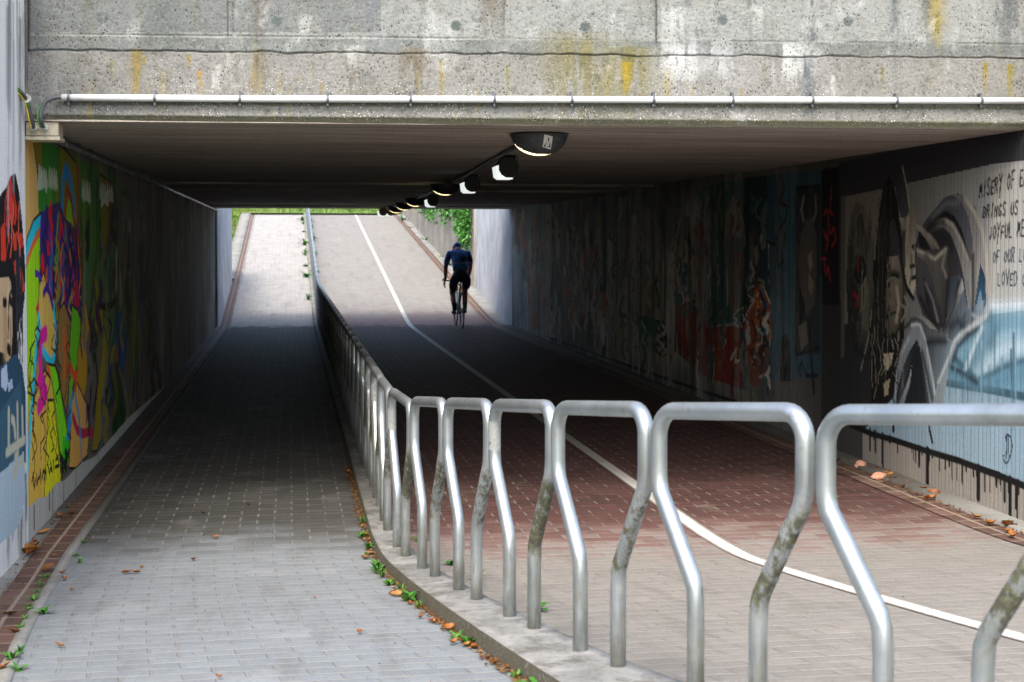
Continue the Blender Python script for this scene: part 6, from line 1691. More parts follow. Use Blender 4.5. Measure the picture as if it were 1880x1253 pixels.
s 0b0d10 0.015 7962,254 7961,183
s 0b0d10 0.03 9623,271 9619,-8
s 0b0d10 0.015 8570,261 8570,208
s 0b0d10 0.03 8878,264 8877,174
s 0b0d10 0.03 9498,270 9498,228
s 0b0d10 0.012 9586,271 9586,209
s 0b0d10 0.015 9367,269 9366,173
s 0b0d10 0.015 7901,254 7900,163
s 0b0d10 0.015 8580,261 8579,202
s 0b0d10 0.02 7727,252 7724,89
s 0b0d10 0.02 8862,264 8861,199
s 0b0d10 0.02 9135,266 9134,216
s 0b0d10 0.03 9753,273 9751,127
s 0b0d10 0.015 8247,257 8246,189
s 0b0d10 0.02 9778,273 9778,211
s 0b0d10 0.03 7953,254 7953,211
s 0b0d10 0.015 8977,265 8977,218
s 0b0d10 0.015 8398,259 8397,203
s 0b0d10 0.02 7794,253 7792,84
s 0b0d10 0.012 7863,253 7861,136
s 0b0d10 0.012 8470,260 8469,129
s 0b0d10 0.02 8820,263 8820,222
s 0b0d10 0.012 7816,253 7814,166
s 0b0d10 0.012 9108,266 9106,164
s 0b0d10 0.015 8392,259 8390,121
s 0b0d10 0.03 8199,257 8198,203
s 0b0d10 0.03 9850,274 9848,126
s 0b0d10 0.012 8341,258 8340,205
s 0b0d10 0.015 8037,255 8035,132
s 0b0d10 0.03 7700,252 7699,183
s 0b0d10 0.012 9641,272 9638,62
s 0b0d10 0.015 7954,254 7952,174
s 0b0d10 0.02 7710,252 7706,14
s 0b0d10 0.015 8715,262 8713,153
s 0b0d10 0.03 9625,271 9624,187
s 0b0d10 0.02 7910,254 7909,202
s 0b0d10 0.02 8634,261 8632,179
s 0b0d10 0.02 8251,257 8250,208
s 0b0d10 0.02 8536,260 8534,130
s 0b0d10 0.02 8099,256 8098,125
s 0b0d10 0.02 8343,258 8343,214
s 0b0d10 0.02 9075,266 9073,153
s 0b0d10 0.03 9021,265 9020,135
s 0b0d10 0.03 9016,265 9015,176
s 0b0d10 0.015 7709,252 7708,152
s 07090c 0.05 8895,264 8891,-24
s 07090c 0.05 8182,257 8180,68
s 07090c 0.04 7793,253 7789,14
s 07090c 0.03 7858,253 7856,110
s 1a1c22 0.03 8882,506 8865,399 8823,325
s 1a1c22 0.04 9443,369 9442,323
'''  # the mural's pale ground darkens away from the portal, daylight falloff painted in
ART_FACE='''
p a9aaa6 -1691,3399 4890,3559 4898,2747 -1697,2673
p 8c8e8c -1411,3406 495,3452 494,2799 -1416,2769
p a3a09a -1416,2668 4898,2732 4902,2299 -1419,2247
p 8a8c89 -1402,2752 4898,2792 4898,2728 -1402,2668
t 6f665a 0.080 -153,3143 -159,2957 -154,2771
t 7d7468 0.108 1092,3168 1090,2973 1092,2778
t 6b5f50 0.051 1168,3169 1174,2981 1168,2791
t 55524a 0.018 2023,3308 2019,3041 2024,2774
t 6a6a64 0.036 2561,3320 2554,3048 2563,2776
t 4f585c 0.080 2904,3327 2909,2859 2908,2390
t 7a7f80 0.043 3398,3215 3398,2875 3402,2535
t 5c6064 0.145 4069,3353 4073,3065 4073,2776
t 80827e 0.051 2193,3190 2202,3008 2194,2825
t 7a705f 0.108 316,2677 316,2574 315,2469
t 8a7f6c 0.094 -184,2671 -176,2560 -184,2449
t 857a68 0.145 672,2671 668,2557 672,2444
t 6e7478 0.065 2885,2713 2886,2552 2886,2390
t 80848a 0.145 494,3156 500,2969 494,2781
t 757a76 0.217 -674,3132 -678,2956 -675,2781
t 7d827e 0.108 -1045,3124 -1038,2950 -1047,2775
t 8a8880 0.036 732,3161 727,2973 732,2785
t 7a766c 0.058 3584,3218 3587,2986 3587,2754
t 8d8660 0.398 1593,2671 1596,2555 1594,2438
t 8c8452 0.217 1885,2663 1880,2551 1886,2438
t a08a3a 0.051 -819,2676 -816,2559 -821,2442
t c8a018 0.029 -840,2667 -845,2606 -840,2544
t c09a1c 0.014 -820,2632 -816,2548 -821,2463
t b8981c 0.014 -785,2662 -777,2626 -786,2589
t b59428 0.014 -546,2666 -538,2630 -547,2595
t c09020 0.018 -483,2578 -489,2541 -483,2505
t b89830 0.011 -480,2519 -474,2487 -481,2455
t a88a38 0.011 -648,2591 -655,2532 -648,2473
t a88a38 0.014 -61,2554 -53,2513 -62,2471
t b8922a 0.018 50,2561 50,2541 50,2520
t a58c40 0.014 168,2527 168,2495 167,2462
t b89a20 0.051 1854,2644 1853,2573 1855,2502
t a89430 0.029 2086,2629 2084,2544 2087,2459
t a08f30 0.014 1747,2652 1750,2554 1747,2455
t b0981c 0.123 3632,3188 3625,3049 3634,2910
t a0903c 0.051 3650,2941 3645,2863 3651,2786
t a88f1c 0.029 3937,2678 3942,2584 3938,2491
t a09038 0.036 4090,2667 4089,2577 4092,2486
t 98904c 0.014 3331,2651 3328,2577 3331,2503
t 98904c 0.014 3620,2686 3629,2612 3621,2537
t a09040 0.011 2507,2524 2514,2494 2508,2463
t 98904c 0.014 1183,2629 1189,2539 1183,2449
t a09048 0.022 821,2655 825,2553 821,2451
t 9a8a48 0.014 -948,2631 -948,2580 -949,2529
t cfcfcc 0.145 2132,2916 2141,2858 2132,2800
t cacac8 0.065 1578,2861 1579,2829 1578,2798
t d0d0d0 0.289 2319,2687 2316,2653 2319,2620
t dededc 0.217 2164,2679 2160,2660 2164,2642
t d0cec8 0.029 -387,2609 -387,2543 -388,2476
t d2d0ca 0.014 -416,2579 -409,2520 -417,2461
t cfcdc8 0.022 3044,2592 3040,2534 3044,2475
t d8d8d4 0.217 2790,2693 2787,2664 2790,2635
t c4c4c0 0.051 882,2841 875,2820 882,2799
t c8c6c0 0.145 316,2677 314,2660 315,2642
t bdbdb9 0.108 80,2852 81,2819 80,2787
t c6c6c2 0.065 1792,2910 1793,2858 1793,2807
t c8c8c4 0.087 2600,2954 2600,2877 2600,2801
s 6c7472 0.055 -996,2855 -993,2855
s 6c7472 0.055 -72,2849 -69,2849
s 6c7472 0.055 903,2841 906,2841
s 6c7472 0.055 1618,2847 1621,2847
s 6c7472 0.055 2400,2899 2403,2899
s 6c7472 0.055 3125,2901 3128,2901
s 5a584e 0.008 -333,3080 -334,2769
s 4a4840 0.012 2023,3187 2024,2768
s 4a483c 0.03 -1384,3233 -1388,2677
s 7e7c6a 0.02 -1220,2394 1395,2409 4569,2422
s 8a876f 0.03 -1362,2317 1395,2324 4570,2328
'''
# ------------------------------------------------------------------ the ground: a cutting that dips under the deck
def gz(Y):
    n=7.11-Y; f=Y-28.0
    z=.1*(n+math.sqrt(n*n+.05))/2 if n>-3 else 0
    z+= .13*((f+math.sqrt(f*f+.4))/2 - (max(0,Y-47.7))) if f>-4 else 0
    return z
def shift(u,Y):
    s=0
    if Y<7.8: s+=.0458*(7.8-Y)**1.5
    if Y>28 and u>0: s-=.03*u*u*(min(Y,60)-28)/20
    return s
def gp(u,Y,dz=0.): return (u+shift(u,Y),Y,gz(Y)+dz)
YS=[-20+i*1. for i in range(21)]+[.5+.15*i for i in range(60)]+[9.6+.5*i for i in range(36)]+[27.6+.25*i for i in range(12)]+[30.75+.75*i for i in range(24)]
def strip(name,u0,u1,mat,dz=0.,nu=6,ys=YS,unit=False,label=None,side=0,parent=None):
    P=np.zeros((len(ys),nu+1,3)); U=np.zeros((len(ys),nu+1,2))
    f0=u0 if callable(u0) else (lambda Y:u0); f1=u1 if callable(u1) else (lambda Y:u1)
    for i,Y in enumerate(ys):
        for j in range(nu+1):
            t=j/nu; u=f0(Y)*(1-t)+f1(Y)*t; P[i,j]=gp(u,Y,dz); U[i,j]=(t if unit else u,Y)
    if side:   # skirt down both long sides so the strip is a solid body
        a=P[:,:1].copy(); a[:,:,2]-=side; b=P[:,-1:].copy(); b[:,:,2]-=side
        P=np.concatenate([a,P,b],1); U=np.concatenate([U[:,:1],U,U[:,-1:]],1)
    o=grid_mesh(name,P,mat,parent,uv=U,flip=True)
    return o
def rail_u(Y):   # barrier line, as u (before the path's own shift)
    t=max(0,7.8-Y); return .52+.066*t**1.5+.07*max(0,4.6-Y)**2-shift(.5,Y) if Y<7.8 else .52
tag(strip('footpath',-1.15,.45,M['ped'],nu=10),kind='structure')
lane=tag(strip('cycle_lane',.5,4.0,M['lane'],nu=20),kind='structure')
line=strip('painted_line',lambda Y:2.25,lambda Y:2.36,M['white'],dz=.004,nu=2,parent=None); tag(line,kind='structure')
tag(strip('gutter',-1.36,-1.18,M['clinker'],dz=.004,nu=2,unit=True),kind='structure')
tag(strip('gutter',lambda Y:3.86,lambda Y:4.06,M['clinker'],dz=.006,nu=2,unit=True),kind='structure')
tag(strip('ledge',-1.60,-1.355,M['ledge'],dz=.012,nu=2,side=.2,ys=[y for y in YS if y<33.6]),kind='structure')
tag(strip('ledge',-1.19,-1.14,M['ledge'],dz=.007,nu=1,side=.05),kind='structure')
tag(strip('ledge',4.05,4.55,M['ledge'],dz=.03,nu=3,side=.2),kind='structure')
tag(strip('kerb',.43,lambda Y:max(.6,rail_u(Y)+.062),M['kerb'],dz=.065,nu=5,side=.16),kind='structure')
# terrain level with the deck top, left and right of the cutting, ahead and behind
tm=MB()
def terr(xa,xb,ya,yb,za,zb,n=10):
    for i in range(n):
        y0=ya+(yb-ya)*i/n; y1=ya+(yb-ya)*(i+1)/n
        z0=za(y0); z1=za(y1); w0=zb(y0); w1=zb(y1)
        tm.add([(xa,y0,z0),(xb,y0,w0),(xb,y1,w1),(xa,y1,z1)],[(0,1,2,3)])
Lx=-1.62
terr(-3.2,Lx,27.3,33.5,lambda y:3.0,lambda y:3.0); terr(-60,-3.2,27.3,48,lambda y:3.4,lambda y:3.0+.25*(y-27)/21)
terr(-3.2,Lx,33.5,48,lambda y:3.0+.25*(y-27)/21,lambda y:gz(y)+.03)
terr(4.45,60,27.3,48,lambda y:3.3,lambda y:3.6)
terr(-60,60,48,62,lambda y:2.62+.035*(y-48),lambda y:2.62+.035*(y-48),14); terr(-400,400,62,900,lambda y:3.1+.002*(y-62),lambda y:3.1+.002*(y-62),6)
terr(-60,-1.75,2,7.6,lambda y:1.9+.2*(y-2),lambda y:.45+.48*(y-2)); terr(4.6,60,2,7.5,lambda y:.5+.2*(y-2),lambda y:3.2)  # unseen near banks kept low to let more sky light in
terr(-60,-6,-20,2,lambda y:2.9,lambda y:2.7); terr(-6,-1.58,-20,2,lambda y:2.2,lambda y:gz(y)-.02); terr(9,60,-20,2,lambda y:3.1,lambda y:3.2); terr(5.8,9,-20,2,lambda y:gz(y)-.02,lambda y:3.1)
terr(-400,400,-500,-20,lambda y:2.75,lambda y:2.75,4)
tag(tm.build('terrain',M['grass'],fix=False),kind='structure')
tb=MB(); tb.add([(-900,-900,-1.2),(900,-900,-1.2),(900,1400,-1.2),(-900,1400,-1.2)],[(0,1,2,3)]); tag(tb.build('ground',M['soil']),kind='structure')

# ------------------------------------------------------------------ paint on walls: art in wall metres
def hexlin(h): return np.array(lin(h),np.float32)
def paint(A,B,art):
    """A,B: arrays (metres along / up). Returns linear colour per point."""
    col=np.zeros(A.shape+(3,),np.float32)
    for ln in art.strip().split('\n'):
        k=ln.split(); area=k[0] in 'pg'; pts=np.array([[float(q) for q in s.split(',')] for s in k[2 if area else 3:]])/1000.; c=hexlin(k[1][:6])
        wd=0 if area else float(k[2])
        a0,b0=pts.min(0)-wd*(1.5 if k[0] in 'ta' else 1); a1,b1=pts.max(0)+wd
        sel=np.nonzero((A>=a0)&(A<=a1)&(B>=b0)&(B<=b1))
        if len(sel[0])==0: continue
        a=A[sel]; b=B[sel]
        if area:
            ins=np.zeros(a.shape,bool); n=len(pts)
            for i in range(n):
                x0,y0=pts[i]; x1,y1=pts[(i+1)%n]
                if y0==y1: continue
                ins^=((y0>b)!=(y1>b))&(a<(x1-x0)*(b-y0)/(y1-y0)+x0)
            al=ins.astype(np.float32)
            if k[0]=='g':      # sprayed from one tone to another along the shape
                v=pts[n//2]-pts[0]; t_=np.clip(((a-pts[0,0])*v[0]+(b-pts[0,1])*v[1])/max((v*v).sum(),1e-9),0,1)[:,None]; c=c*(1-t_)+hexlin(k[1][7:])*t_
        else:
            d=np.full(a.shape,1e9)
            for i in range(len(pts)-1):
                p=pts[i]; q=pts[i+1]-p; L=max((q*q).sum(),1e-9); t=np.clip(((a-p[0])*q[0]+(b-p[1])*q[1])/L,0,1)
                d=np.minimum(d,np.hypot(a-p[0]-t*q[0],b-p[1]-t*q[1]))
            al=np.clip((wd*.5-d)/(max(wd*.22,.003))+.5,0,1).astype(np.float32)
        if k[0]=='a': al=(.85*np.exp(-(d/(wd*.5))**2)).astype(np.float32)
        if k[0]=='t':      # a stain: soft sides, broken up, fading downwards
            q=np.exp(-(d/(wd*.55))**2)*np.clip((streaks(a,b,int(abs(pts[0,0])*97)%991,26,4,4)-.36)/.14,0,1)
            f=(b1-wd-b)/max(b1-b0-2*wd,.01); al=(q*np.clip(1.15-.75*f,.1,1)*np.clip((b1-wd*.6-b)/.015,0,1)).astype(np.float32)
        col[sel]=col[sel]*(1-al[:,None])+c*al[:,None]
    return col
def streaks(A,B,seed,fa,fb,octs=4):
    """smooth value noise, stretched: fa, fb cells per metre"""
    g=np.random.default_rng(seed); out=np.zeros(A.shape); amp=1; tot=0
    for o in range(octs):
        t=g.random((256,256)); x=A*fa; y=B*fb; xi=np.floor(x).astype(int); yi=np.floor(y).astype(int); fx=x-xi; fy=y-yi; fx=fx*fx*(3-2*fx); fy=fy*fy*(3-2*fy)
        v=(t[xi%256,yi%256]*(1-fx)+t[(xi+1)%256,yi%256]*fx)*(1-fy)+(t[xi%256,(yi+1)%256]*(1-fx)+t[(xi+1)%256,(yi+1)%256]*fx)*fy
        out+=v*amp; tot+=amp; amp*=.55; fa*=2.1; fb*=2.1
    return out/tot
STROKES={'A':['0,0 .5,1 1,0','.2,.4 .8,.4'],'B':['0,0 0,1 .6,1 .8,.8 .6,.55 0,.5','.6,.55 .9,.3 .6,0 0,0'],'D':['0,0 0,1 .5,1 .9,.6 .8,.2 .4,0 0,0'],'E':['.9,1 .1,1 .1,0 .9,0','.1,.5 .7,.5'],'e':['.1,.5 .8,.55 .6,.95 .2,.8 .1,.3 .4,0 .9,.15'],
 'F':['.1,0 .1,1 .9,1','.1,.5 .7,.5'],'G':['.9,.8 .5,1 .1,.6 .2,.1 .7,0 .9,.4 .5,.4'],'I':['.4,0 .6,1'],'J':['.7,1 .6,.2 .3,0 .1,.2'],'L':['.1,1 .1,0 .8,0'],'M':['0,0 .2,1 .5,.4 .8,1 1,0'],'N':['0,0 .1,1 .8,0 .9,1'],
 'O':['.5,1 .1,.7 .1,.3 .5,0 .9,.3 .9,.7 .5,1'],'R':['0,0 0,1 .7,1 .8,.7 .5,.5 0,.5','.4,.5 .9,0'],'S':['.9,.9 .5,1 .1,.8 .3,.55 .8,.4 .8,.1 .4,0 0,.15'],'T':['0,1 1,1','.5,1 .5,0'],'U':['.1,1 .1,.2 .5,0 .9,.2 .9,1'],'V':['0,1 .5,0 1,1'],'Y':['0,1 .5,.5 1,1','.5,.5 .3,-.3']}
def lettering(text,a0,b0,a1,b1,h,width,color,lean=.15):
    """single-stroke letters from (a0,b0) to (a1,b1), as art lines"""
    out=[]; n=len(text)
    for i,ch in enumerate(text):
        if ch==' ': continue
        for st in STROKES[ch]:
            pts=[]
            for s in st.split():
                x,y=map(float,s.split(',')); t=(i+(x*.72+.1+lean*y))/n; hh=h*(.85+.25*rnd.random()*0+.12*((i*7)%3-1))
                pts.append('%.1f,%.1f'%((a0+(a1-a0)*t)*1000,(b0+(b1-b0)*t+y*hh)*1000))
            out.append('s %s %g %s'%(color,width,' '.join(pts)))
    return out
ART_RIGHT=ART_RIGHT.strip()+'\n'+'\n'.join(
  lettering('MISERY OF EM',8.21,1.925,7.62,1.985,.105,.014,'2e2c2c')+lettering('BRINGS US TO',8.16,1.80,7.58,1.815,.085,.013,'2e2c2c')+
  lettering('JOYFUL MEM',8.08,1.665,7.60,1.69,.095,.013,'34353a')+lettering('OF OUR LOS',8.03,1.525,7.58,1.54,.085,.012,'4a545e')+lettering('LOVED ON',7.97,1.39,7.58,1.40,.095,.012,'4a545e'))+'\n'+'\n'.join(
  ['s 1c2c38 .012 7872,352 7850,335 7820,345 7790,390 7770,450 7790,500 7830,510 7850,490 7840,470','s 1c2c38 .014 7835,500 7832,420 7845,370','s 1c2c38 .008 7815,505 7812,400 7800,370','s 1c2c38 .008 7872,352 7880,375 7860,380'])
def graded(y0,y1,n): return 1/np.linspace(1/y0,1/y1,n)
def wall_grid(name,X,ys,zs,art,mat,parent,facing,grime_seed,soot,light_gain=lambda A:1.):
    A,B=np.meshgrid(ys,zs,indexing='ij'); col=np.minimum(paint(A,B,art)*(light_gain(A)*np.ones(A.shape))[...,None],.92)  # paint brightened, more so deeper in, to make up for weak tunnel light
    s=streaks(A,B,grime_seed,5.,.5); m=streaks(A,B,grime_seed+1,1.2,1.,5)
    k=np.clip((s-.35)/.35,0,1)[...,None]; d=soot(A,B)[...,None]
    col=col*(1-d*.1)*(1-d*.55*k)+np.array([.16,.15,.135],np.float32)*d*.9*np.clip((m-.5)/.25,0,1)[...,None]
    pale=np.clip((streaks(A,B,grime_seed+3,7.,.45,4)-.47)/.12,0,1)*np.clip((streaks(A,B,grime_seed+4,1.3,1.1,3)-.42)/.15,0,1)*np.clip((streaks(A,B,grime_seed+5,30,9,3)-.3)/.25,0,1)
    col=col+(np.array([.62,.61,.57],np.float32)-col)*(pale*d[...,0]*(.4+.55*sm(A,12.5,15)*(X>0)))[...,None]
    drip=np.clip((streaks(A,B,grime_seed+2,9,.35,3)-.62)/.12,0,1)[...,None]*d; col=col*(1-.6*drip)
    P=np.zeros(A.shape+(3,)); P[...,0]=X+(streaks(A,B,9,.5,.5,2)-.5)*.01*facing; P[...,1]=A; P[...,2]=B
    return grid_mesh(name,P,mat,parent,col=col,flip=facing>0)
def sm(x,a,b): t=np.clip((x-a)/(b-a),0,1); return t*t*(3-2*t)
# left tunnel wall
lw=empty('tunnel_wall',(-1.42,17.6,0)); tag(lw,'left concrete wall of the underpass covered in green, orange and purple graffiti','wall')
def child(o,p): o.parent=p; o.matrix_parent_inverse=p.matrix_basis.inverted(); return o
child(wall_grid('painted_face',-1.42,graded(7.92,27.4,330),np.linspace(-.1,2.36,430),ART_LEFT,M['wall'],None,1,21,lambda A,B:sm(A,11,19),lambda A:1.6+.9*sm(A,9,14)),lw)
b=MB().box(-1.95,-1.45,7.92,27.4,-.3,2.36); child(b.build('wall_core',M['conc']),lw)
# left wing wall, before the portal
ww=empty('wing_wall',(-1.42,5,0)); tag(ww,'pale left wing wall outside the portal with a spray-painted woman in red and black','wall')
child(wall_grid('painted_face',-1.40,np.linspace(6.72,7.89,80),np.linspace(-.2,3.25,420),ART_WING,M['wing'],None,1,33,lambda A,B:0*A),ww)
b=MB().prism([(3.2,-.3),(7.89,-.3),(7.89,3.25),(6.72,3.25),(3.2,.9)],'x',-1.9,-1.42); child(b.build('wall_core',M['conc']),ww)  # unseen stretch slopes down to let sky light reach the mural
# right wall, tunnel and wing in one run
rw=empty('tunnel_wall',(4.2,17,0)); tag(rw,'right concrete wall of the underpass with a grey mural of faces and lettering','wall')
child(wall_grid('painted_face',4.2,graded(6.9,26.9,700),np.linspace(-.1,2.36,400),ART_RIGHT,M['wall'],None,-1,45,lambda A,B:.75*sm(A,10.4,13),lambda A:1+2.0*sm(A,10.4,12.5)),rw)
b=MB().box(4.23,4.7,6.9,26.9,-.3,2.36); child(b.build('wall_core',M['conc']),rw)
rwing=empty('wing_wall',(4.4,4,0)); tag(rwing,'right wing wall of plain concrete outside the portal','wall')
child(MB().prism([(4.6,-.3),(6.89,-.3),(6.89,1.5),(4.6,.7)],'x',4.21,4.75).build('wall_core',M['conc']),rwing); child(MB().box(4.23,4.75,6.89,7.49,2.37,3.25).build('upper_block',M['conc']),rwing)  # unseen wall, cut short and low to let more sky light in

# ------------------------------------------------------------------ the deck
deck=empty('bridge_deck',(1.4,17.6,2.3)); tag(deck,'weathered concrete bridge deck spanning the underpass with stained fascia','bridge')
def fy(X): return 7.9-.05*(X+1.42)
xs=np.linspace(-1.385,5.3,1050); zs=np.concatenate([np.linspace(2.30,3.06,170),np.linspace(3.08,3.95,12)])
A,B=np.meshgrid(xs,zs,indexing='ij'); col=paint(A,B,ART_FACE)
P=np.zeros(A.shape+(3,)); P[...,0]=A; P[...,2]=B
Yf=7.9-.05*(A+1.42)
j1=2.675+.00577*(A+1.393)+.022*(streaks(A,B*0,3,9,1,6)-.5); j0=2.761+.00469*(A+1.393)
Yf+= -.004*sm(B,j1-.002,j1+.008)*(.3+1.4*streaks(A,B*0,19,4,1,4))*(1-.5*sm(B,j0-.004,j0+.004))           # the upper lift stands proud, its lower lip more so
Yf+= .008*np.exp(-((B-j1)/.004)**2)+.006*np.exp(-((B-j0)/.005)**2)*np.clip((streaks(A,B*0,13,3,1,4)-.35)/.2,.15,1)        # cracks
Yf+= .03*np.clip((2.335-B)/.035,0,1)                                     # chamfered bottom edge
Yf+= .006*(streaks(A,B,7,3,3,5)-.5)
for vx in (-.30,2.05): Yf+=.010*np.exp(-((A-vx)/.006)**2)*sm(B,j0,j0+.01)
cr=np.exp(-((B-j1)/(.0022+.006*streaks(A,B*0,14,9,1,4)**2))**2)*np.clip((streaks(A,B*0,15,9,1,3)-.3)/.3,.12,1)
cr=np.maximum(cr,.6*np.exp(-((B-j0)/.004)**2)*np.clip((streaks(A,B*0,16,4,1,3)-.3)/.25,.1,1))
col=col*(1-.6*cr[...,None]); below=np.exp(-np.clip(j1-B,0,9)/.02)*(B<j1); col=col*(1-.3*(below*np.clip((streaks(A,B,17,7,3,4)-.4)/.2,0,1))[...,None])
band=((B<j0)&(B>j1))[...,None]; col=np.where(band,col*(.8+.5*streaks(A,B,18,5,9,4)[...,None]),col)
P[...,1]=Yf
child(grid_mesh('fascia',P,M['fascia'],None,col=col,flip=False),deck)
b=MB(); b.box(-8,-1.43,7.96,27.3,2.37,3.0); b.add([(-1.43,7.95,2.46),(6,7.62,2.46),(6,27.3,2.46),(-1.43,27.3,2.46),(-1.43,7.95,3.4),(6,7.62,3.4),(6,27.3,3.0),(-1.43,27.3,3.0)],[(3,2,1,0),(4,5,6,7),(0,1,5,4),(1,2,6,5),(2,3,7,6),(3,0,4,7)]); b.box(6,14,7.9,27.3,2.4,3.0)
child(b.build('deck_body',M['conc']),deck)
for (ya,yb,z) in [(None,12.62,2.30),(12.67,16.05,2.318),(16.13,17.55,2.30),(17.80,23.2,2.285),(23.5,25.7,2.31),(25.78,27.3,2.29)]:
    y0a,y0b=(fy(-1.42)+.03,fy(4.3)+.03) if ya is None else (ya,ya)
    b=MB(); b.add([(-1.6,y0a,z),(4.5,y0b,z),(4.5,yb,z),(-1.6,yb,z),(-1.6,y0a,2.47),(4.5,y0b,2.47),(4.5,yb,2.47),(-1.6,yb,2.47)],[(3,2,1,0),(4,5,6,7),(0,1,5,4),(1,2,6,5),(2,3,7,6),(3,0,4,7)])
    child(b.build('soffit_slab',M['soffit']),deck)
tag(MB().prism([(8.4,3.36),(26.9,2.98),(26.9,3.06),(8.4,3.46)],'x',-60,60).build('road',M['asphalt']),kind='structure')
# walls beyond the far portal
def rib_wall(name,pts,h0,h1,th,mat,label,zb=-.2):
    b=MB()
    for (x0,y0),(x1,y1) in zip(pts[:-1],pts[1:]):
        n=max(1,int((y1-y0)/1.5))
        for i in range(n):
            a=i/n; c=(i+1)/n; xa=x0+(x1-x0)*a; xb=x0+(x1-x0)*c; ya=y0+(y1-y0)*a; yb=y0+(y1-y0)*c
            za=h0+(h1-h0)*(ya-pts[0][1])/(pts[-1][1]-pts[0][1]); zb_=h0+(h1-h0)*(yb-pts[0][1])/(pts[-1][1]-pts[0][1])
            b.add([(xa,ya,zb),(xa+th,ya,zb),(xb+th,yb,zb),(xb,yb,zb),(xa,ya,za),(xa+th,ya,za),(xb+th,yb,zb_),(xb,yb,zb_)],[(3,2,1,0),(4,5,6,7),(0,1,5,4),(1,2,6,5),(2,3,7,6),(3,0,4,7)])
    o=b.build(name,mat); return tag(o,label,'wall')
rib_wall('wing_wall',[(4.21,26.92),(4.19,32.3)],3.3,3.3,.4,M['farconc'],'bright pale ribbed concrete wing wall just past the far end of the underpass, right side')
rib_wall('retaining_wall',[(4.16,32.32),(3.98,38),(3.86,43),(3.72,49)],3.4,4.3,.4,M['oldconc'],'old grey ribbed retaining wall along the far ramp under the green climber')
rib_wall('wing_wall',[(-1.38,27.42),(-1.34,33.2)],3.2,3.0,-.3,M['farconc'],'pale narrow wing wall just past the far end of the underpass, left side')
b=MB(); b.box(-1.425,-1.37,27.40,27.415,-.1,2.3); 
ks=[y for y in YS if 33.3<y<48.5]; tag(strip('ledge',-1.62,-1.31,M['ledge'],dz=.05,nu=2,side=.3,ys=ks),kind='structure')

# ------------------------------------------------------------------ barrier of hoops
def hoop_profile():
    T,hb,hs,ht=.325,.14,.31,.54; H=.80-.024; r=.075
    half=[(hb,-.06),(hb,.10),(hb,.22),(hb+.004,hs-.03),(hb+.016,hs)]
    half+=[(hb+.016+(T-hb-.03)*k,hs+(ht-hs)*k) for k in (.25,.5,.75)]+[(T-.012,ht),(T-.003,ht+.03),(T,ht+.06),(T,.66)]
    half+=[(T-r+r*math.cos(a),H-r+r*math.sin(a)) for a in [R(90*k/7) for k in range(8)]]
    right=half; left=[(-x,z) for x,z in reversed(half)]
    return [(x,0,z) for x,z in right]+[(0,0,H)]+[(x,0,z) for x,z in left]
HP=hoop_profile()
def hoop_mesh(slope):
    m=MB(); m.tube(HP,.0243,16); m.v=[(x,y,z+x*slope) for x,y,z in m.v]
    o=m.build('hoop',M['steel'],smooth=True); me=o.data; bpy.data.objects.remove(o); me.name='hoop'; return me
H_near,H_flat,H_far=hoop_mesh(.1),hoop_mesh(0),hoop_mesh(-.13)
def rail_pt(Y):
    u=rail_u(Y) if Y<7.8 else .52; return Vector((u+shift(.5,Y),Y,gz(Y)+.075))
hoops=[]
def walk(Y,sgn,stop):
    out=[]; p=rail_pt(Y)
    while (Y-stop)*sgn<0:
        q=Y
        while (rail_pt(q).xy-p.xy).length<.72: q+=.004*sgn
        Y=q; p=rail_pt(Y); out.append(Y)
    return out
Hs=sorted([4.33]+walk(4.33,-1,1.2)+walk(4.33,1,48.5))
GB='tubular hoops of the barrier between footpath and cycle lane'
i3=Hs.index(4.33)
names={i3-2:'nearest wide steel hoop of the barrier, its right leg cut by the picture edge',i3-1:'second nearest steel hoop of the barrier with moss on its leaning right leg',i3:'third nearest steel hoop of the barrier, both feet in view on the kerb',
 i3+1:'fourth nearest bright steel hoop, standing on the near kerb beside the red paving',i3+2:'fifth nearest bright steel hoop, narrower in view, on the near kerb',i3+3:'sixth nearest bright steel hoop, just outside the mouth of the underpass',i3+4:'seventh nearest steel hoop, where the barrier bends at the mouth of the underpass'}
for i,Y in enumerate(Hs):
    p=rail_pt(Y); a=rail_pt(Y-.3); c=rail_pt(Y+.3); d=a-c; me=H_near if Y<6.9 else (H_far if Y>28.4 else H_flat)
    o=bpy.data.objects.new('hoop_barrier',me); C.objects.link(o); o.location=p; o.rotation_euler=(0,0,math.atan2(d.y,d.x))
    lab=names.get(i) or ('steel hoop of the barrier nearer than the picture edge' if Y<4 else 'dull steel hoop of the barrier standing in the dark inside the underpass' if Y<27.5 else 'steel hoop of the barrier climbing the bright far ramp')
    tag(o,lab,'barrier',GB)

# ------------------------------------------------------------------ pipes, cables, junction box
pipe=empty('conduit_pipe',(1.9,7.8,2.42)); tag(pipe,'white plastic conduit pipe clipped along the concrete fascia','pipe')
pp=[(-1.205,fy(-1.205)-.03,2.422),(-.27,fy(-.27)-.03,2.425),(1.54,fy(1.54)-.03,2.440),(3.0,fy(3)-.03,2.452),(5.3,fy(5.3)-.03,2.468)]
child(MB().tube(pp,.019,14).build('tube',M['pvc'],smooth=True),pipe)
def pz(X): return np.interp(X,[p[0] for p in pp],[p[2] for p in pp])
for X in (-1.17,-.72,-.27,.2,.65,1.11,1.54,2.0,2.45,2.91,3.40,3.9,4.4,4.9):
    b=MB(); z=pz(X); Y=fy(X)-.03; b.tube([(X-.007,Y,z),(X+.007,Y,z)],.0235,14); b.box(X-.006,X+.006,Y-.008,Y+.035,z+.02,z+.042); b.box(X-.005,X+.005,Y-.005,Y+.035,z-.038,z-.02)
    child(b.build('clip',M['clip']),pipe)
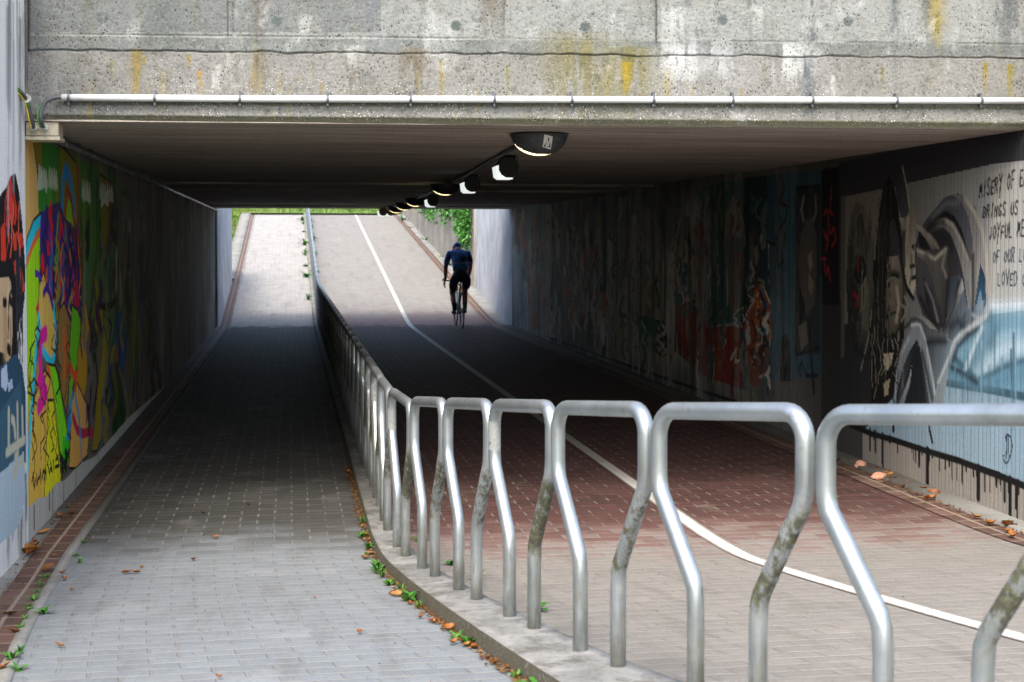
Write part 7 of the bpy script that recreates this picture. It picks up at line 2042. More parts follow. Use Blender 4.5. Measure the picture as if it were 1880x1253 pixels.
jb=empty('junction_box',(-1.32,7.99,2.25)); tag(jb,'cream junction box with two cable glands under the fascia corner','box')
child(MB().box(-1.405,-1.235,7.93,8.10,2.222,2.297).build('body',M['box'],bevel=.006),jb)
child(MB().box(-1.409,-1.228,7.925,8.105,2.198,2.219).build('lid',M['box'],bevel=.004),jb)
for X,z in ((-1.358,2.262),(-1.305,2.267)):
    b=MB(); b.tube([(X,7.93,z),(X,7.895,z)],.020,12); b.tube([(X,7.9,z),(X,7.875,z)],.0145,12); child(b.build('gland',M['gland'],smooth=False),jb)
def bez(pts,n=24):
    pts=[Vector(p) for p in pts]; out=[]; K=len(pts)
    for i in range(K-1):
        p0=pts[max(i-1,0)]; p1=pts[i]; p2=pts[i+1]; p3=pts[min(i+2,K-1)]
        for k in range(n//(K-1)+1):
            t=k/(n//(K-1)+1); out.append(.5*((2*p1)+(-p0+p2)*t+(2*p0-5*p1+4*p2-p3)*t*t+(-p0+3*p1-3*p2+p3)*t**3))
    return out+[pts[-1]]
ca=empty('cable',(-1.28,7.85,2.35)); tag(ca,'grey cable curving from the end of the white pipe down to the junction box','cable')
pts=[(-1.19,7.855,2.422),(-1.24,7.85,2.419),(-1.285,7.84,2.395),(-1.308,7.83,2.345),(-1.309,7.83,2.295),(-1.305,7.875,2.266)]
child(MB().tube(bez(pts),.0115,10).build('sheath',M['greycab'],smooth=True),ca)
child(MB().tube(bez([(p[0]-.014,p[1]-.004,p[2]-.004) for p in pts[1:]]),.0035,6).build('earth_wire',M['green'],smooth=True),ca)
cb=empty('cable',(-1.36,7.8,2.35)); tag(cb,'grey cable with yellow wire from the wing wall to the junction box','cable')
q=[(-1.40,7.70,2.445),(-1.385,7.73,2.425),(-1.372,7.77,2.40),(-1.364,7.80,2.36),(-1.358,7.82,2.31),(-1.355,7.86,2.275),(-1.358,7.876,2.262)]
child(MB().tube(bez(q),.0115,10).build('sheath',M['greycab'],smooth=True),cb)
child(MB().tube(bez([(p[0]-.008,p[1]-.012,p[2]-.008) for p in q]),.0038,6).build('earth_wire',M['yellow'],smooth=True),cb)
child(MB().tube(bez([(p[0]+.002,p[1]-.014,p[2]+.004) for p in q[:4]]),.0038,6).build('earth_wire',M['green'],smooth=True),cb)
child(MB().tube([(-1.372,7.76,2.405),(-1.372,7.79,2.405)],.024,10).build('grommet',M['gland']),cb)
o=empty('conduit_pipe',(-1.37,17,2.25)); tag(o,'dark metal conduit running along the top of the left tunnel wall','pipe')
b=MB(); b.tube([(-1.385,8.1,2.262),(-1.385,27.2,2.262)],.019,10); child(b.build('tube',M['dkpipe'],smooth=True),o)
for i in range(30):
    Y=8.45+.62*i; b=MB(); b.tube([(-1.385,Y-.02,2.262),(-1.385,Y+.02,2.262)],.0235,10); b.box(-1.42,-1.372,Y-.012,Y+.012,2.276,2.299); child(b.build('clip',M['dkpipe'] if i%2 else M['clip']),o)
oc=MB().tube(bez([(1.46,8.35,2.287),(1.52,10.4,2.285),(1.66,13.7,2.285),(1.70,15.8,2.288),(1.78,19.5,2.28),(1.8,27,2.28)]),.016,8).build('cable',M['black'],smooth=True); tag(oc,'black cable run along the ceiling feeding the row of lamps','cable')

# ------------------------------------------------------------------ lamps
def dome_part(r,h,cond,nseg=48,nring=20,off=0.):
    m=MB(); g={}
    for i in range(nring+1):
        for k in range(nseg):
            th=math.pi/2*i/nring; ph=2*math.pi*k/nseg; s=math.sin(th); x=s*math.cos(ph); y=s*math.sin(ph); z=-math.cos(th)
            g[i,k]=((r+off)*x,(r+off)*y,(h+off)*z)
    fs=[]
    ids={}; vs=[]
    for i in range(nring):
        for k in range(nseg):
            th=math.pi/2*(i+.5)/nring; ph=2*math.pi*(k+.5)/nseg; s=math.sin(th); x=s*math.cos(ph); y=s*math.sin(ph); zd=math.cos(th)
            if cond(x,y,zd):
                f=[]
                for key in ((i,k),(i,(k+1)%nseg),(i+1,(k+1)%nseg),(i+1,k)):
                    if key not in ids: ids[key]=len(vs); vs.append(g[key])
                    if ids[key] not in f: f.append(ids[key])
                if len(f)>2: fs.append(tuple(f))
    return m.add(vs,fs)
def make_dome(detail):
    t=empty('dome_lamp'); r,h=.165,.125
    islens=lambda x,y,z: z+.95*y-.22*x>.60
    a=dome_part(r,h,islens).build('lens',M['lens'],t,smooth=True)
    s=dome_part(r,h,lambda x,y,z:not islens(x,y,z),off=.004).build('visor',M['housing'],t,smooth=True)
    b=MB(); b.tube([(0,0,.0),(0,0,-.012)],r+.012,32); b.build('base',M['housing'],t)
    if detail:
        vs=[]
        def on(u,v):   # point on the visor's face, u across, v down
            x=.18*u+.10; zd=v; y=-math.sqrt(max(0.02,1-x*x-zd*zd)); return Vector(((r+.007)*x,(r+.007)*y,-(h+.007)*zd))
        st=MB(); n=5
        def S(i,j):
            a=-1+2*i/n; c=.12+.55*j/n; return on(a*.85+.25*(.5-c)+.2,c+.05*a)
        st.add([S(i,j) for i in range(n+1) for j in range(n+1)],[(i*(n+1)+j,(i+1)*(n+1)+j,(i+1)*(n+1)+j+1,i*(n+1)+j+1) for i in range(n) for j in range(n)])
        so_=st.build('sticker',M['sticker'],t,fix=False)
        ik=MB()
        def mark(u,v,w,hh):
            P=[on(u+dx*w+.25*(.5-v)+.2,v+dz*hh) for dx,dz in ((-1,-1),(1,-1),(1,1),(-1,1))]; P=[p*1.012 for p in P]; ik.add(P,[(0,1,2,3)])
        mark(.05,.27,.14,.04); mark(.1,.35,.1,.03); mark(-.5,.56,.13,.04); mark(-.42,.50,.06,.04); mark(.5,.58,.14,.05); mark(.55,.5,.08,.04); mark(0,.6,.45,.008); mark(-.25,.44,.03,.07); mark(.3,.44,.03,.07)
        ik.build('symbol',M['ink'],so_,fix=False)
    return t
d0=make_dome(True); dm=make_dome(False)
GD='dome lamps along the tunnel ceiling'
dl=[(1.47,8.36,'large grey dome lamp with a white sticker, nearest on the tunnel ceiling'),(1.69,15.6,'dark dome lamp with a glowing lower rim, second of its kind along the ceiling'),(1.80,20.6,'dark dome lamp with a glowing rim, third of its kind along the ceiling'),(1.83,23.0,'small far dome lamp with a glowing rim, fourth of its kind along the ceiling'),(1.86,25.2,'smallest far dome lamp with a glowing rim, before the two last box lamps')]
for i,(x,y,l) in enumerate(dl):
    o=d0 if i==0 else (dm if i==1 else copy_tree(dm)); o.location=(x,y,2.292); tag(o,l,'lamp',GD)
def make_boxlamp():
    t=empty('box_lamp'); n=12
    prof=[(.092*math.cos(2*math.pi*(k+.5)/n),-.105+.092*math.sin(2*math.pi*(k+.5)/n)) for k in range(n)]
    b=MB().prism(prof,'y',-.13,.13); hs=b.build('housing',M['blackh'],t)
    f=MB()
    for k in range(5): f.box(-.06+.03*k-.004,-.06+.03*k+.004,-.12,.12,-.03,.002)
    f.build('fin',M['blackh'],hs)
    d=MB().prism([(-.116,-.095),(-.07,-.075),(-.06,-.15),(.02,-.18),(.04,-.205),(-.075,-.205),(-.104,-.185)],'y',-.115,.115); d.build('diffuser',M['diff'],t)
    k=MB(); k.box(-.1,.1,-.03,.03,-.008,.004); k.box(-.105,-.095,-.012,.012,-.06,0); k.box(.095,.105,-.012,.012,-.06,0); k.build('bracket',M['clip'],t)
    return t
bl0=make_boxlamp(); GB2='box lamps along the tunnel ceiling'
bl=[(1.60,10.5,'black box lamp with a white glowing face, nearest behind the large dome lamp'),(1.71,13.5,'second black box lamp along the ceiling, its white face glowing'),(1.88,19.0,'black box lamp, third of its kind, right of the dark dome lamps'),(1.66,25.9,'left one of the two last small box lamps at the far end of the ceiling'),(1.80,25.9,'right one of the two last small box lamps at the far end of the ceiling')]
for i,(x,y,l) in enumerate(bl):
    o=bl0 if i==0 else copy_tree(bl0); o.location=(x,y,2.292); o.scale=(.84,)*3; tag(o,l,'lamp',GB2)
# ------------------------------------------------------------------ bicycle
M.update(tyre=plain('tyre_rubber','141416',.7), rim=plain('black_rim','1c1c20',.35,.5), frame=plain('pale_frame_paint','a9c4c6',.3,.1,var=.08), chrome=plain('bike_metal','9a9ca0',.3,.9), tape=plain('bar_tape','101114',.7),
 litter=leaf_mat('fallen_leaf_litter',['5e3a16','3a2a18','7a5220','4a3a26','94642a','2e2418']), skin=plain('skin','94624a',.55,var=.1), shorts=plain('dark_shorts','1c2848',.7,var=.3), helmet=plain('blue_helmet','2658a4',.3,var=.2), shoe=plain('cycling_shoe','6d6a72',.45), sock=plain('navy_sock','16264a',.8))
def jersey_mat():
    t=NT('navy_jersey',.75,0,.25); p=t.obj(); x,y,z=t.sep(p); n=t.noise(p,14,4)
    c=t.mix(t.step(n,.35,.65),lin('2a5ea6'),lin('4480c8'))
    band=t.math('MULTIPLY',t.step(z,1.185,1.19),t.step(z,1.215,1.21)); c=t.mix(t.math('MULTIPLY',band,t.step(t.math('ABSOLUTE',x),.0,.03)),c,lin('8f6f98'))
    dk=t.math('MULTIPLY',t.step(z,1.225,1.24),t.step(z,1.33,1.31)); c=t.mix(t.math('MULTIPLY',dk,t.step(x,-.03,.01)),c,lin('0d1526'))
    t.col(c); return t.m
M['jersey']=jersey_mat()
BX,BY=3.19,26.55
bike=empty('bicycle',(0,0,0)); tag(bike,'pale racing bicycle ridden away from the camera at the far end of the underpass','bicycle')
def ring(r,rt,n=40,y=0,z=.335,x=0):
    m=MB(); pts=[(x,y+r*math.cos(2*math.pi*k/n),z+r*math.sin(2*math.pi*k/n)) for k in range(n+1)]; return m.tube(pts,rt,8,caps=False)
for y in (0,.99):
    wh=MB().tube([(-.035,y,.335),(.035,y,.335)],.02,10).build('wheel',M['chrome'],bike,smooth=True)
    ring(.322,.0125,y=y).build('tyre',M['tyre'],wh,smooth=True); ring(.302,.011,y=y).build('rim',M['rim'],wh,smooth=True)
    m=MB()
    for k in range(20):
        a=2*math.pi*k/20; m.tube([((.02 if k%2 else -.02),y+.018*math.cos(a+.8),.335+.018*math.sin(a+.8)),(0,y+.30*math.cos(a),.335+.30*math.sin(a))],.0016,4)
    m.build('spokes',M['chrome'],wh)
m=MB(); bb=(0,.41,.27); st=(0,.235,.80); ht=(0,.80,.80); hb=(0,.845,.66)
m.tube([bb,st],.016,10); m.tube([st,ht],.015,10); m.tube([ht,hb],.019,10); m.tube([hb,bb],.019,10)
for s in (-1,1): m.tube([(s*.03,.41,.27),(s*.05,.2,.30),(s*.062,0,.335)],.008,8); m.tube([(s*.012,.235,.78),(s*.05,.1,.54),(s*.062,0,.335)],.008,8)
m.tube([(-.03,.41,.27),(.03,.41,.27)],.022,12); m.build('frame',M['frame'],bike,smooth=True)
m=MB()
for s in (-1,1): m.tube([(s*.0,.85,.66),(s*.045,.87,.62),(s*.05,.93,.48),(s*.055,.99,.335)],.009,8)
m.build('fork',M['frame'],bike,smooth=True)
m=MB().tube([st,(0,.205,.875)],.0135,10); m.build('seat_post',M['chrome'],bike,smooth=True)
m=MB()   # saddle: a wide rear tapering to a nose
for (y0,w0,z0) in []: pass
sec=[(.10,.065,.885),(.13,.072,.895),(.2,.05,.898),(.28,.022,.896),(.37,.016,.89)]
vs=[]; fs=[]
for (y,wd,z) in sec:
    for k in range(8):
        a=2*math.pi*k/8; vs.append((wd*math.cos(a),y,z+.02*math.sin(a)-.01*(abs(math.cos(a))**2)))
for i in range(4):
    for k in range(8): fs.append((i*8+k,i*8+(k+1)%8,(i+1)*8+(k+1)%8,(i+1)*8+k))
fs+=[tuple(range(7,-1,-1)),tuple(range(32,40))]; m.add(vs,fs); m.build('saddle',M['tape'],bike,smooth=True)
m=MB().tube([ht,(0,.80,.85),(0,.88,.86)],.013,8); hbm=m.build('stem',M['chrome'],bike,smooth=True)
m=MB(); 
half=[(.0,.88,.86),(.12,.88,.86),(.19,.89,.86),(.21,.93,.855),(.212,.975,.83),(.214,.97,.77),(.216,.90,.735),(.217,.84,.735)]
m.tube([(-x,y,z) for x,y,z in reversed(half)]+half[1:],.0125,10); m.build('handlebar',M['tape'],bike,smooth=True)
for s in (-1,1):
    m=MB(); m.tube([(s*.213,.94,.86),(s*.213,.99,.885),(s*.213,1.01,.90)],[.016,.017,.011],8); m.tube([(s*.213,1.0,.885),(s*.225,1.01,.83),(s*.235,.985,.77)],.006,6); m.build('brake_lever',M['tape'],bike,smooth=True)
m=MB(); m.tube([(-.04,.41,.27),(-.075,.41,.27),(-.085,.24,.265)],.010,8); m.tube([(.04,.41,.27),(.075,.41,.27),(.085,.58,.275)],.010,8); ring(.095,.006,32,y=.41,z=.27,x=.05) ; ck=m.build('crank',M['chrome'],bike,smooth=True)
ring(.095,.006,32,y=.41,z=.27,x=.055).build('chainring',M['rim'],ck,smooth=True)
for s,y in ((-1,.24),(1,.58)): MB().box(min(s*.09,s*.15),max(s*.09,s*.15),y-.04,y+.04,.258,.276).build('pedal',M['rim'],bike,bevel=.003)
m=MB().tube([(.058,.0,.30),(.058,.08,.30),(.056,.40,.18),(.056,.46,.19),(.056,.50,.26),(.056,.44,.36),(.058,.05,.37),(.058,-.03,.35)],.004,6); m.build('chain',M['chrome'],bike)

# ------------------------------------------------------------------ the rider
def skinned(name,V,E,Rd,mat,parent=None,lv=2,root=0):
    me=bpy.data.meshes.new(name); me.from_pydata(V,E,[]); o=bpy.data.objects.new(name,me); C.objects.link(o)
    md=o.modifiers.new('skin','SKIN'); md.use_smooth_shade=True; md.branch_smoothing=.3
    for v,r in zip(me.skin_vertices[0].data,Rd): v.radius=(r if isinstance(r,tuple) else (r,r))
    me.skin_vertices[0].data[root].use_root=True
    sb=o.modifiers.new('sub','SUBSURF'); sb.levels=lv; sb.render_levels=lv
    dg=bpy.context.evaluated_depsgraph_get(); dg.update(); me2=bpy.data.meshes.new_from_object(o.evaluated_get(dg)); bpy.data.objects.remove(o)
    me2.materials.clear(); me2.materials.append(mat); me2.polygons.foreach_set('use_smooth',[True]*len(me2.polygons)); me2.name=name
    o=bpy.data.objects.new(name,me2); C.objects.link(o); o.parent=parent; return o
V=[(0,.17,1.00),(0,.26,1.14),(0,.38,1.28),(0,.50,1.38),(0,.57,1.42),(0,.66,1.455),(0,.735,1.475)]
Rd=[(.16,.11),(.15,.105),(.165,.11),(.155,.10),(.085,.07),(.058,.055),(.075,.09)]
E=[(0,1),(1,2),(2,3),(3,4),(4,5),(5,6)]
def chain(start,pts,rs):
    a=start
    for p,r in zip(pts,rs): V.append(p); Rd.append(r); E.append((a,len(V)-1)); a=len(V)-1
    return a
for s in (-1,1):
    h=chain(3,[(s*.17,.50,1.375),(s*.205,.53,1.27),(s*.232,.60,1.13),(s*.222,.72,1.0),(s*.214,.84,.905),(s*.213,.90,.892),(s*.213,.945,.886)],[.065,.055,.044,.04,.029,.031,.030])
    for k,(dx,L) in enumerate(((-.026,.062),(-.009,.070),(.009,.066),(.026,.052))):   # fingers closing over the hood
        x=s*.213+dx*s; chain(h,[(x+s*.004,.975,.892),(x+s*.012,.975+L*.5,.875),(x+s*.012,.965+L*.5,.850)],[.011,.0095,.008])
    chain(h,[(s*.187,.945,.885),(s*.180,.975,.872),(s*.184,.995,.860)],[.012,.010,.008])
    yk,yf=((.46,.225) if s<0 else (.60,.565))
    zk=.62 if s<0 else .68
    chain(0,[(s*.10,.20,.92),(s*.125,(.20+yk)/2,.80),(s*.122,yk,zk),(s*.120,(yk+yf)/2-.03,(zk+.33)/2+.02),(s*.118,yf-.055,.345),(s*.120,yf+.01,.305),(s*.122,yf+.085,.296)],[.098,.082,.056,.054,.034,.036,.028])
rider=empty('person',(0,0,0)); tag(rider,'person in navy cycling kit and blue helmet riding away, bent low over the bars','person')
body=skinned('body',V,E,Rd,M['skin'],rider,2)
jV=[(0,.185,1.03),(0,.26,1.14),(0,.38,1.28),(0,.50,1.385),(0,.575,1.425)]; jE=[(0,1),(1,2),(2,3),(3,4)]; jR=[(.165,.118),(.158,.114),(.174,.12),(.165,.11),(.085,.075)]
for s in (-1,1):
    a=3
    for p,r in (((s*.175,.50,1.378),.074),((s*.208,.53,1.27),.064),((s*.229,.585,1.16),.054)): jV.append(p); jR.append(r); jE.append((a,len(jV)-1)); a=len(jV)-1
skinned('jersey',jV,jE,jR,M['jersey'],rider,2)
sV=[(0,.165,1.0),(0,.22,1.09)]; sE=[(0,1)]; sR=[(.170,.125),(.160,.115)]
for s,yk,zk in ((-1,.46,.62),(1,.60,.68)):
    a=0
    for p,r in (((s*.10,.20,.92),.106),((s*.127,(.20+yk)/2,.80),.092),((s*.125,.25*.2+.75*yk-.02,.25*.92+.75*zk-.02),.071)): sV.append(p); sR.append(r); sE.append((a,len(sV)-1)); a=len(sV)-1
skinned('shorts',sV,sE,sR,M['shorts'],rider,2)
for s,yf in ((-1,.225),(1,.565)):
    m=MB(); vs=[]; fs=[]
    for (y,wd,z,hh) in [(-.09,.022,.305,.03),(-.06,.036,.31,.042),(0,.042,.305,.045),(.07,.046,.298,.035),(.13,.042,.292,.028),(.165,.02,.288,.016)]:
        for k in range(10):
            a=2*math.pi*k/10; vs.append((s*.12+wd*math.cos(a),yf+y,max(.277,z+hh*math.sin(a))))
    for i in range(5):
        for k in range(10): fs.append((i*10+k,i*10+(k+1)%10,(i+1)*10+(k+1)%10,(i+1)*10+k))
    fs+=[tuple(range(9,-1,-1)),tuple(range(50,60))]; m.add(vs,fs); m.build('shoe',M['shoe'],rider,smooth=True)
    m=MB(); m.tube([(s*.118,yf-.055,.34),(s*.118,yf-.05,.39),(s*.119,yf-.03,.46)],[.043,.041,.050],12,caps=False); m.build('sock',M['sock'],rider,smooth=True)
def ellipsoid(c,r,n=20,k=12,z0=-1.):
    m=MB(); vs=[]; fs=[]
    for i in range(k+1):
        th=math.pi*i/k
        for j in range(n):
            ph=2*math.pi*j/n; vs.append((c[0]+r[0]*math.sin(th)*math.cos(ph),c[1]+r[1]*math.sin(th)*math.sin(ph),c[2]+r[2]*max(z0,math.cos(th))))
    for i in range(k):
        for j in range(n): fs.append((i*n+j,(i+1)*n+j,(i+1)*n+(j+1)%n,i*n+(j+1)%n))
    return m.add(vs,fs)
hm=ellipsoid((0,.775,1.49),(.088,.125,.088),z0=-.35); hm.v=[(x,y,z-.28*(y-.775)) for x,y,z in hm.v]; he=hm.build('helmet',M['helmet'],rider,smooth=True)
vt=MB()
for x in (-.05,-.017,.017,.05):
    pts=[]
    for k in range(7):
        y=.69+.028*k; q=1-((y-.775)/.125)**2-(x/.088)**2
        pts.append((x,y,1.49+.0895*math.sqrt(max(q,.05))-.28*(y-.775)))
    vt.tube(pts,.006,6)
vt.build('vent',M['tape'],he,smooth=True)
# the face: nose, eyes, mouth and ears on the lowered head
fm_=MB()
hd=Vector((0,.775,1.44)); fm_.tube([(0,.855,1.44),(0,.885,1.415),(0,.875,1.40)],[.012,.016,.012],8); 
for s in (-1,1): fm_.tube([(s*.074,.76,1.455),(s*.086,.75,1.445),(s*.078,.755,1.415)],[.010,.014,.008],8)
fm_.build('face',M['skin'],rider,smooth=True)
em=MB()
for s in (-1,1): em.add(ellipsoid((s*.032,.852,1.445),(.012,.010,.008),10,6).v, ellipsoid((0,0,0),(1,1,1),10,6).f)
em.tube([(-.022,.86,1.385),(0,.866,1.383),(.022,.86,1.385)],.005,6); em.build('eyes_and_mouth',M['ink'],rider,smooth=True)
for o in (bike,rider): o.scale=(1.03,)*3; o.location=(BX,BY,gz(BY)+.004)

# ------------------------------------------------------------------ plants
def leaf_blade(m,base,d,L,wd,bend,up=Vector((0,0,1)),n=4,mi=0):
    d=Vector(d).normalized(); sd=d.cross(up).normalized(); p=Vector(base); vs=[]; el=math.asin(max(-1,min(1,d.z)))
    h=Vector((d.x,d.y,0)); h=h.normalized() if h.length>1e-4 else Vector((1,0,0))
    for i in range(n+1):
        t=i/n; e=el-bend*t; w_=wd*math.sin(math.pi*min(.97,.12+.86*t))**.8
        vs+=[p-sd*w_/2+Vector((0,0,.12*w_)),p.copy(),p+sd*w_/2+Vector((0,0,.12*w_))]
        p=p+(h*math.cos(e)+Vector((0,0,math.sin(e))))*L/n
    fs=[]
    for i in range(n):
        a=i*3; fs+=[(a,a+1,a+4,a+3),(a+1,a+2,a+5,a+4)]
    m.add(vs,fs,mi)
def weed_mesh(seed,n,L,wd,el=(.4,1.2)):
    r=random.Random(seed); m=MB()
    for i in range(n):
        a=2*math.pi*i/n+r.uniform(-.4,.4); e=r.uniform(*el)
        leaf_blade(m,(r.uniform(-.008,.008),r.uniform(-.008,.008),0),(math.cos(a)*math.cos(e),math.sin(a)*math.cos(e),math.sin(e)),L*r.uniform(.6,1.15),wd*r.uniform(.7,1.2),r.uniform(.5,1.4))
    return m
def proto(m,name,mat):
    o=m.build(name,mat,smooth=True,fix=False); me=o.data; bpy.data.objects.remove(o); return me
WM=[proto(weed_mesh(1,9,.075,.022),'weed',M['leafw']),proto(weed_mesh(2,14,.06,.008,(.6,1.4)),'weed',M['leafw']),proto(weed_mesh(3,7,.095,.030),'weed',M['leafw']),proto(weed_mesh(4,16,.045,.014,(.1,1.0)),'weed',M['leafw'])]
def gz_at(X,Y,add=0.):
    return gz(Y)+add
def weeds(pts,label,group,sz,kinds,special={}):
    for i,(x,y) in enumerate(pts):
        o=bpy.data.objects.new('weed',WM[kinds[i%len(kinds)]]); C.objects.link(o); s=sz*rnd.uniform(.75,1.25)
        o.location=(x+rnd.uniform(-.01,.01),y,gz_at(x,y)+.002); o.rotation_euler=(0,0,rnd.uniform(0,6.28)); o.scale=(s,s,s*rnd.uniform(.8,1.1))
        tag(o,special.get(i,label),'weed',group)
weeds([(.40,7.92),(.395,7.39),(.415,7.05),(.42,6.94),(.445,6.64),(.455,6.54),(.475,6.28),(.50,6.05),(.525,5.85),(.70,4.40),(.735,4.22),(.405,8.3),(.40,7.6),(.425,6.8),(.60,5.1),(.62,5.0)],'small green weed growing in the crack along the left foot of the kerb','weeds along the kerb',.85,[0,1,2,1,3],{9:'largest leafy weed at the foot of the kerb near the bottom edge',10:'bright green weed at the foot of the kerb cut by the bottom edge'})
weeds([(.71,7.76),(.80,7.10),(.86,6.62),(.99,5.66)],'small green weed behind the hoops on the red paving side of the kerb','weeds behind the barrier',.8,[0,2])
weeds([(-1.13,8.01),(-1.19,7.16),(-1.17,6.90),(-1.13,6.47),(-1.09,6.20),(-1.04,5.74),(-.96,5.21),(-.95,5.08),(-.91,4.89),(-1.12,7.67),(-1.07,7.49),(-1.01,6.09),(-1.11,6.3),(-1.07,5.95),(-1.15,6.7)],'small mossy weed growing between footpath and brown gutter','weeds along the gutter',.7,[3,3,1,0])
weeds([(.38,y) for y in (31,34.2,36,38,40,43,45,46)]+[(.62,y) for y in (35,38,41,42.5,44,45.5)],'tuft of weeds along the barrier on the far ramp','weeds on the far ramp',3.2,[1,0,3])
weeds([(3.62,46),(3.7,44),(3.85,41),(3.95,37.5),(3.98,36)],'tuft of weeds at the foot of the retaining wall on the far ramp','weeds at the far wall',3.0,[0,3])
# climber over the retaining wall
def wallx(Y): return np.interp(Y,[32.32,38,43,49],[4.16,3.98,3.86,3.72])
def climber(y0,y1,strands,zlo,seed,label):
    r=random.Random(seed); m=MB(); st=MB()
    for k in range(strands):
        y=r.uniform(y0,y1); x=wallx(y)-.03; z=3.5; zl=zlo(y)+r.uniform(0,.9)*r.random(); pts=[]
        while z>zl:
            pts.append((x,y,z)); y+=r.uniform(-.05,.05); x=min(wallx(min(max(y,32.4),48))-.03,max(x+r.uniform(-.03,.03),wallx(y)-.32)); z-=r.uniform(.05,.1)
            for q in range(3):
                a=r.uniform(0,6.28); e=r.uniform(-1.0,.5); leaf_blade(m,(x+r.uniform(-.05,.02),y+r.uniform(-.06,.06),z),(math.cos(a)*math.cos(e)-.35,math.sin(a)*math.cos(e),math.sin(e)),r.uniform(.06,.13),r.uniform(.04,.075),r.uniform(0,.8),n=2)
        if len(pts)>1: st.tube(pts,.005,4)
    root=empty('climbing_plant',(wallx((y0+y1)/2),(y0+y1)/2,3.4)); tag(root,label,'plant')
    child(m.build('foliage',M['ivy'],smooth=False,fix=False),root); child(st.build('stem',M['soil']),root)
climber(32.45,35.2,44,lambda y:1.45+abs(y-33.0)*.35,3,'bright green climber hanging low over the wall just right of the rider')
climber(35.2,42.5,46,lambda y:2.05+.1*abs(y-37),4,'thinner green climber spilling over the far retaining wall')
# grass on the bank and at the top of the ramp
m=MB(); r=random.Random(8)
for i in range(9000):
    if i<6500:
        Y=r.uniform(33.3,48); t=r.random()**1.3; X=-1.66-1.5*t; zz=(gz(Y)+.03)*(1-(-1.62-X)/1.58)+(3.0+.25*(Y-27)/21)*((-1.62-X)/1.58)
    else:
        Y=r.uniform(48.3,56); X=r.uniform(-2.5,6); zz=2.62+.035*(Y-48)
        if Y<48: continue
    a=r.uniform(0,6.28); leaf_blade(m,(X,Y,zz-.01),(math.cos(a)*.4,math.sin(a)*.4,.9),r.uniform(.08,.2),.018,r.uniform(.2,1.2),n=2)
tag(m.build('grass',M['blade'],fix=False),'green grass growing on the bank beside the far ramp','grass',kind='stuff')
def hedge(x0,x1,y,h,seed,label):
    m=MB(); r=random.Random(seed); z0=2.62+.035*(y-48)
    for i in range(2600):
        X=r.uniform(x0,x1); Z=z0+h*r.random()*(.8+.2*math.sin(X*3)); Y=y+r.uniform(-.5,.5); a=r.uniform(0,6.28); e=r.uniform(-.6,1)
        leaf_blade(m,(X,Y,Z),(math.cos(a)*math.cos(e),math.sin(a)*math.cos(e),math.sin(e)),r.uniform(.12,.22),.09,.5,n=1)
    tag(m.build('hedge',M['hedge'],fix=False),label,'hedge')
hedge(1.5,9,57,1.6,5,'dark green hedge beyond the top of the far ramp')

# ------------------------------------------------------------------ fallen leaves and stones
def fallen(seed,L,wd,curl,lobes=0):
    r=random.Random(seed); m=MB(); n=7; vs=[]
    for i in range(n+1):
        t=i/n; x=L*(t-.5); w_=wd*math.sin(math.pi*min(.985,.06+.93*t))**.75*(1+(.22 if lobes and i%2 else 0)*(1 if i<n else 0))
        for j in (-1,-.5,0,.5,1):
            vs.append((x+.04*L*j*r.uniform(-1,1),w_*.5*j,curl*(2*t-1)**2*L*.35+abs(j)**1.6*w_*.35*(1 if curl>0 else .6)+r.uniform(-.002,.002)+.004))
    fs=[(i*5+j,(i+1)*5+j,(i+1)*5+j+1,i*5+j+1) for i in range(n) for j in range(4)]
    m.add(vs,fs); m.tube([(-L*.5,0,.006+curl*L*.33),(-L*.68,.004,.012+curl*L*.3)],.0012,5); return m
LM=[proto(fallen(k,L,wd,cu,lb),'fallen_leaf',M['fall']) for k,(L,wd,cu,lb) in enumerate([(.07,.035,.5,0),(.055,.03,.9,1),(.085,.04,.3,1),(.045,.028,1.1,0),(.06,.04,.7,1)])]
GL='fallen leaves'
def leaves(pts,label,group,add=0.,sz=1.,spread=0.,special={}):
    for i,(x,y) in enumerate(pts):
        o=bpy.data.objects.new('fallen_leaf',LM[rnd.randrange(5)]); C.objects.link(o); s=sz*rnd.uniform(.7,1.25)
        x+=rnd.uniform(-spread,spread); y+=rnd.uniform(-spread,spread)
        o.location=(x,y,gz(y)+add); o.rotation_euler=(rnd.uniform(-.25,.35),rnd.uniform(-.25,.25),rnd.uniform(0,6.28)); o.scale=(s,s,s)
        tag(o,special.get(i,label),'leaf',group)
K=[(.41,10.17),(.41,9.77),(.41,9.34),(.41,8.95),(.40,8.34),(.39,8.10),(.40,7.95),(.40,7.87),(.40,7.69),(.40,7.56),(.40,7.45),(.405,7.30),(.41,7.12),(.41,6.89),(.44,6.55),(.44,6.42),(.46,6.20),(.47,6.12),(.50,6.06),(.50,5.95),(.51,5.83),(.53,5.55),(.54,5.45),(.55,5.49),(.58,5.29),(.59,5.16),(.60,4.97),(.62,4.90),(.62,4.91),(.64,4.80),(.64,4.68),(.66,4.60),(.70,4.56),(.72,4.41),(.735,4.34)]
K=K[::2]+[(a-.014,b+.05) for a,b in K[11:30:5]]+K[19:33:4]
leaves(K,'small orange fallen leaf lying along the left foot of the kerb','leaves along the kerb',.004,.66,.02)
leaves([(-1.12,7.24),(-1.09,7.07),(-1.00,6.72),(-.81,7.18),(-.76,7.18),(-.75,7.31),(-.50,7.44),(-.42,8.00),(-.53,8.74),(-.58,9.40),(-.23,4.59),(-1.15,6.06),(-1.05,5.62),(-.95,4.90),(-.27,8.96),(-.53,10.91),(-.83,5.28),(.1,6.2),(.25,5.3)],'dry fallen leaf lying alone on the grey footpath','leaves on the footpath',.006,.6,special={16:'orange fallen leaf lying alone on the pale footpath at the lower left'})
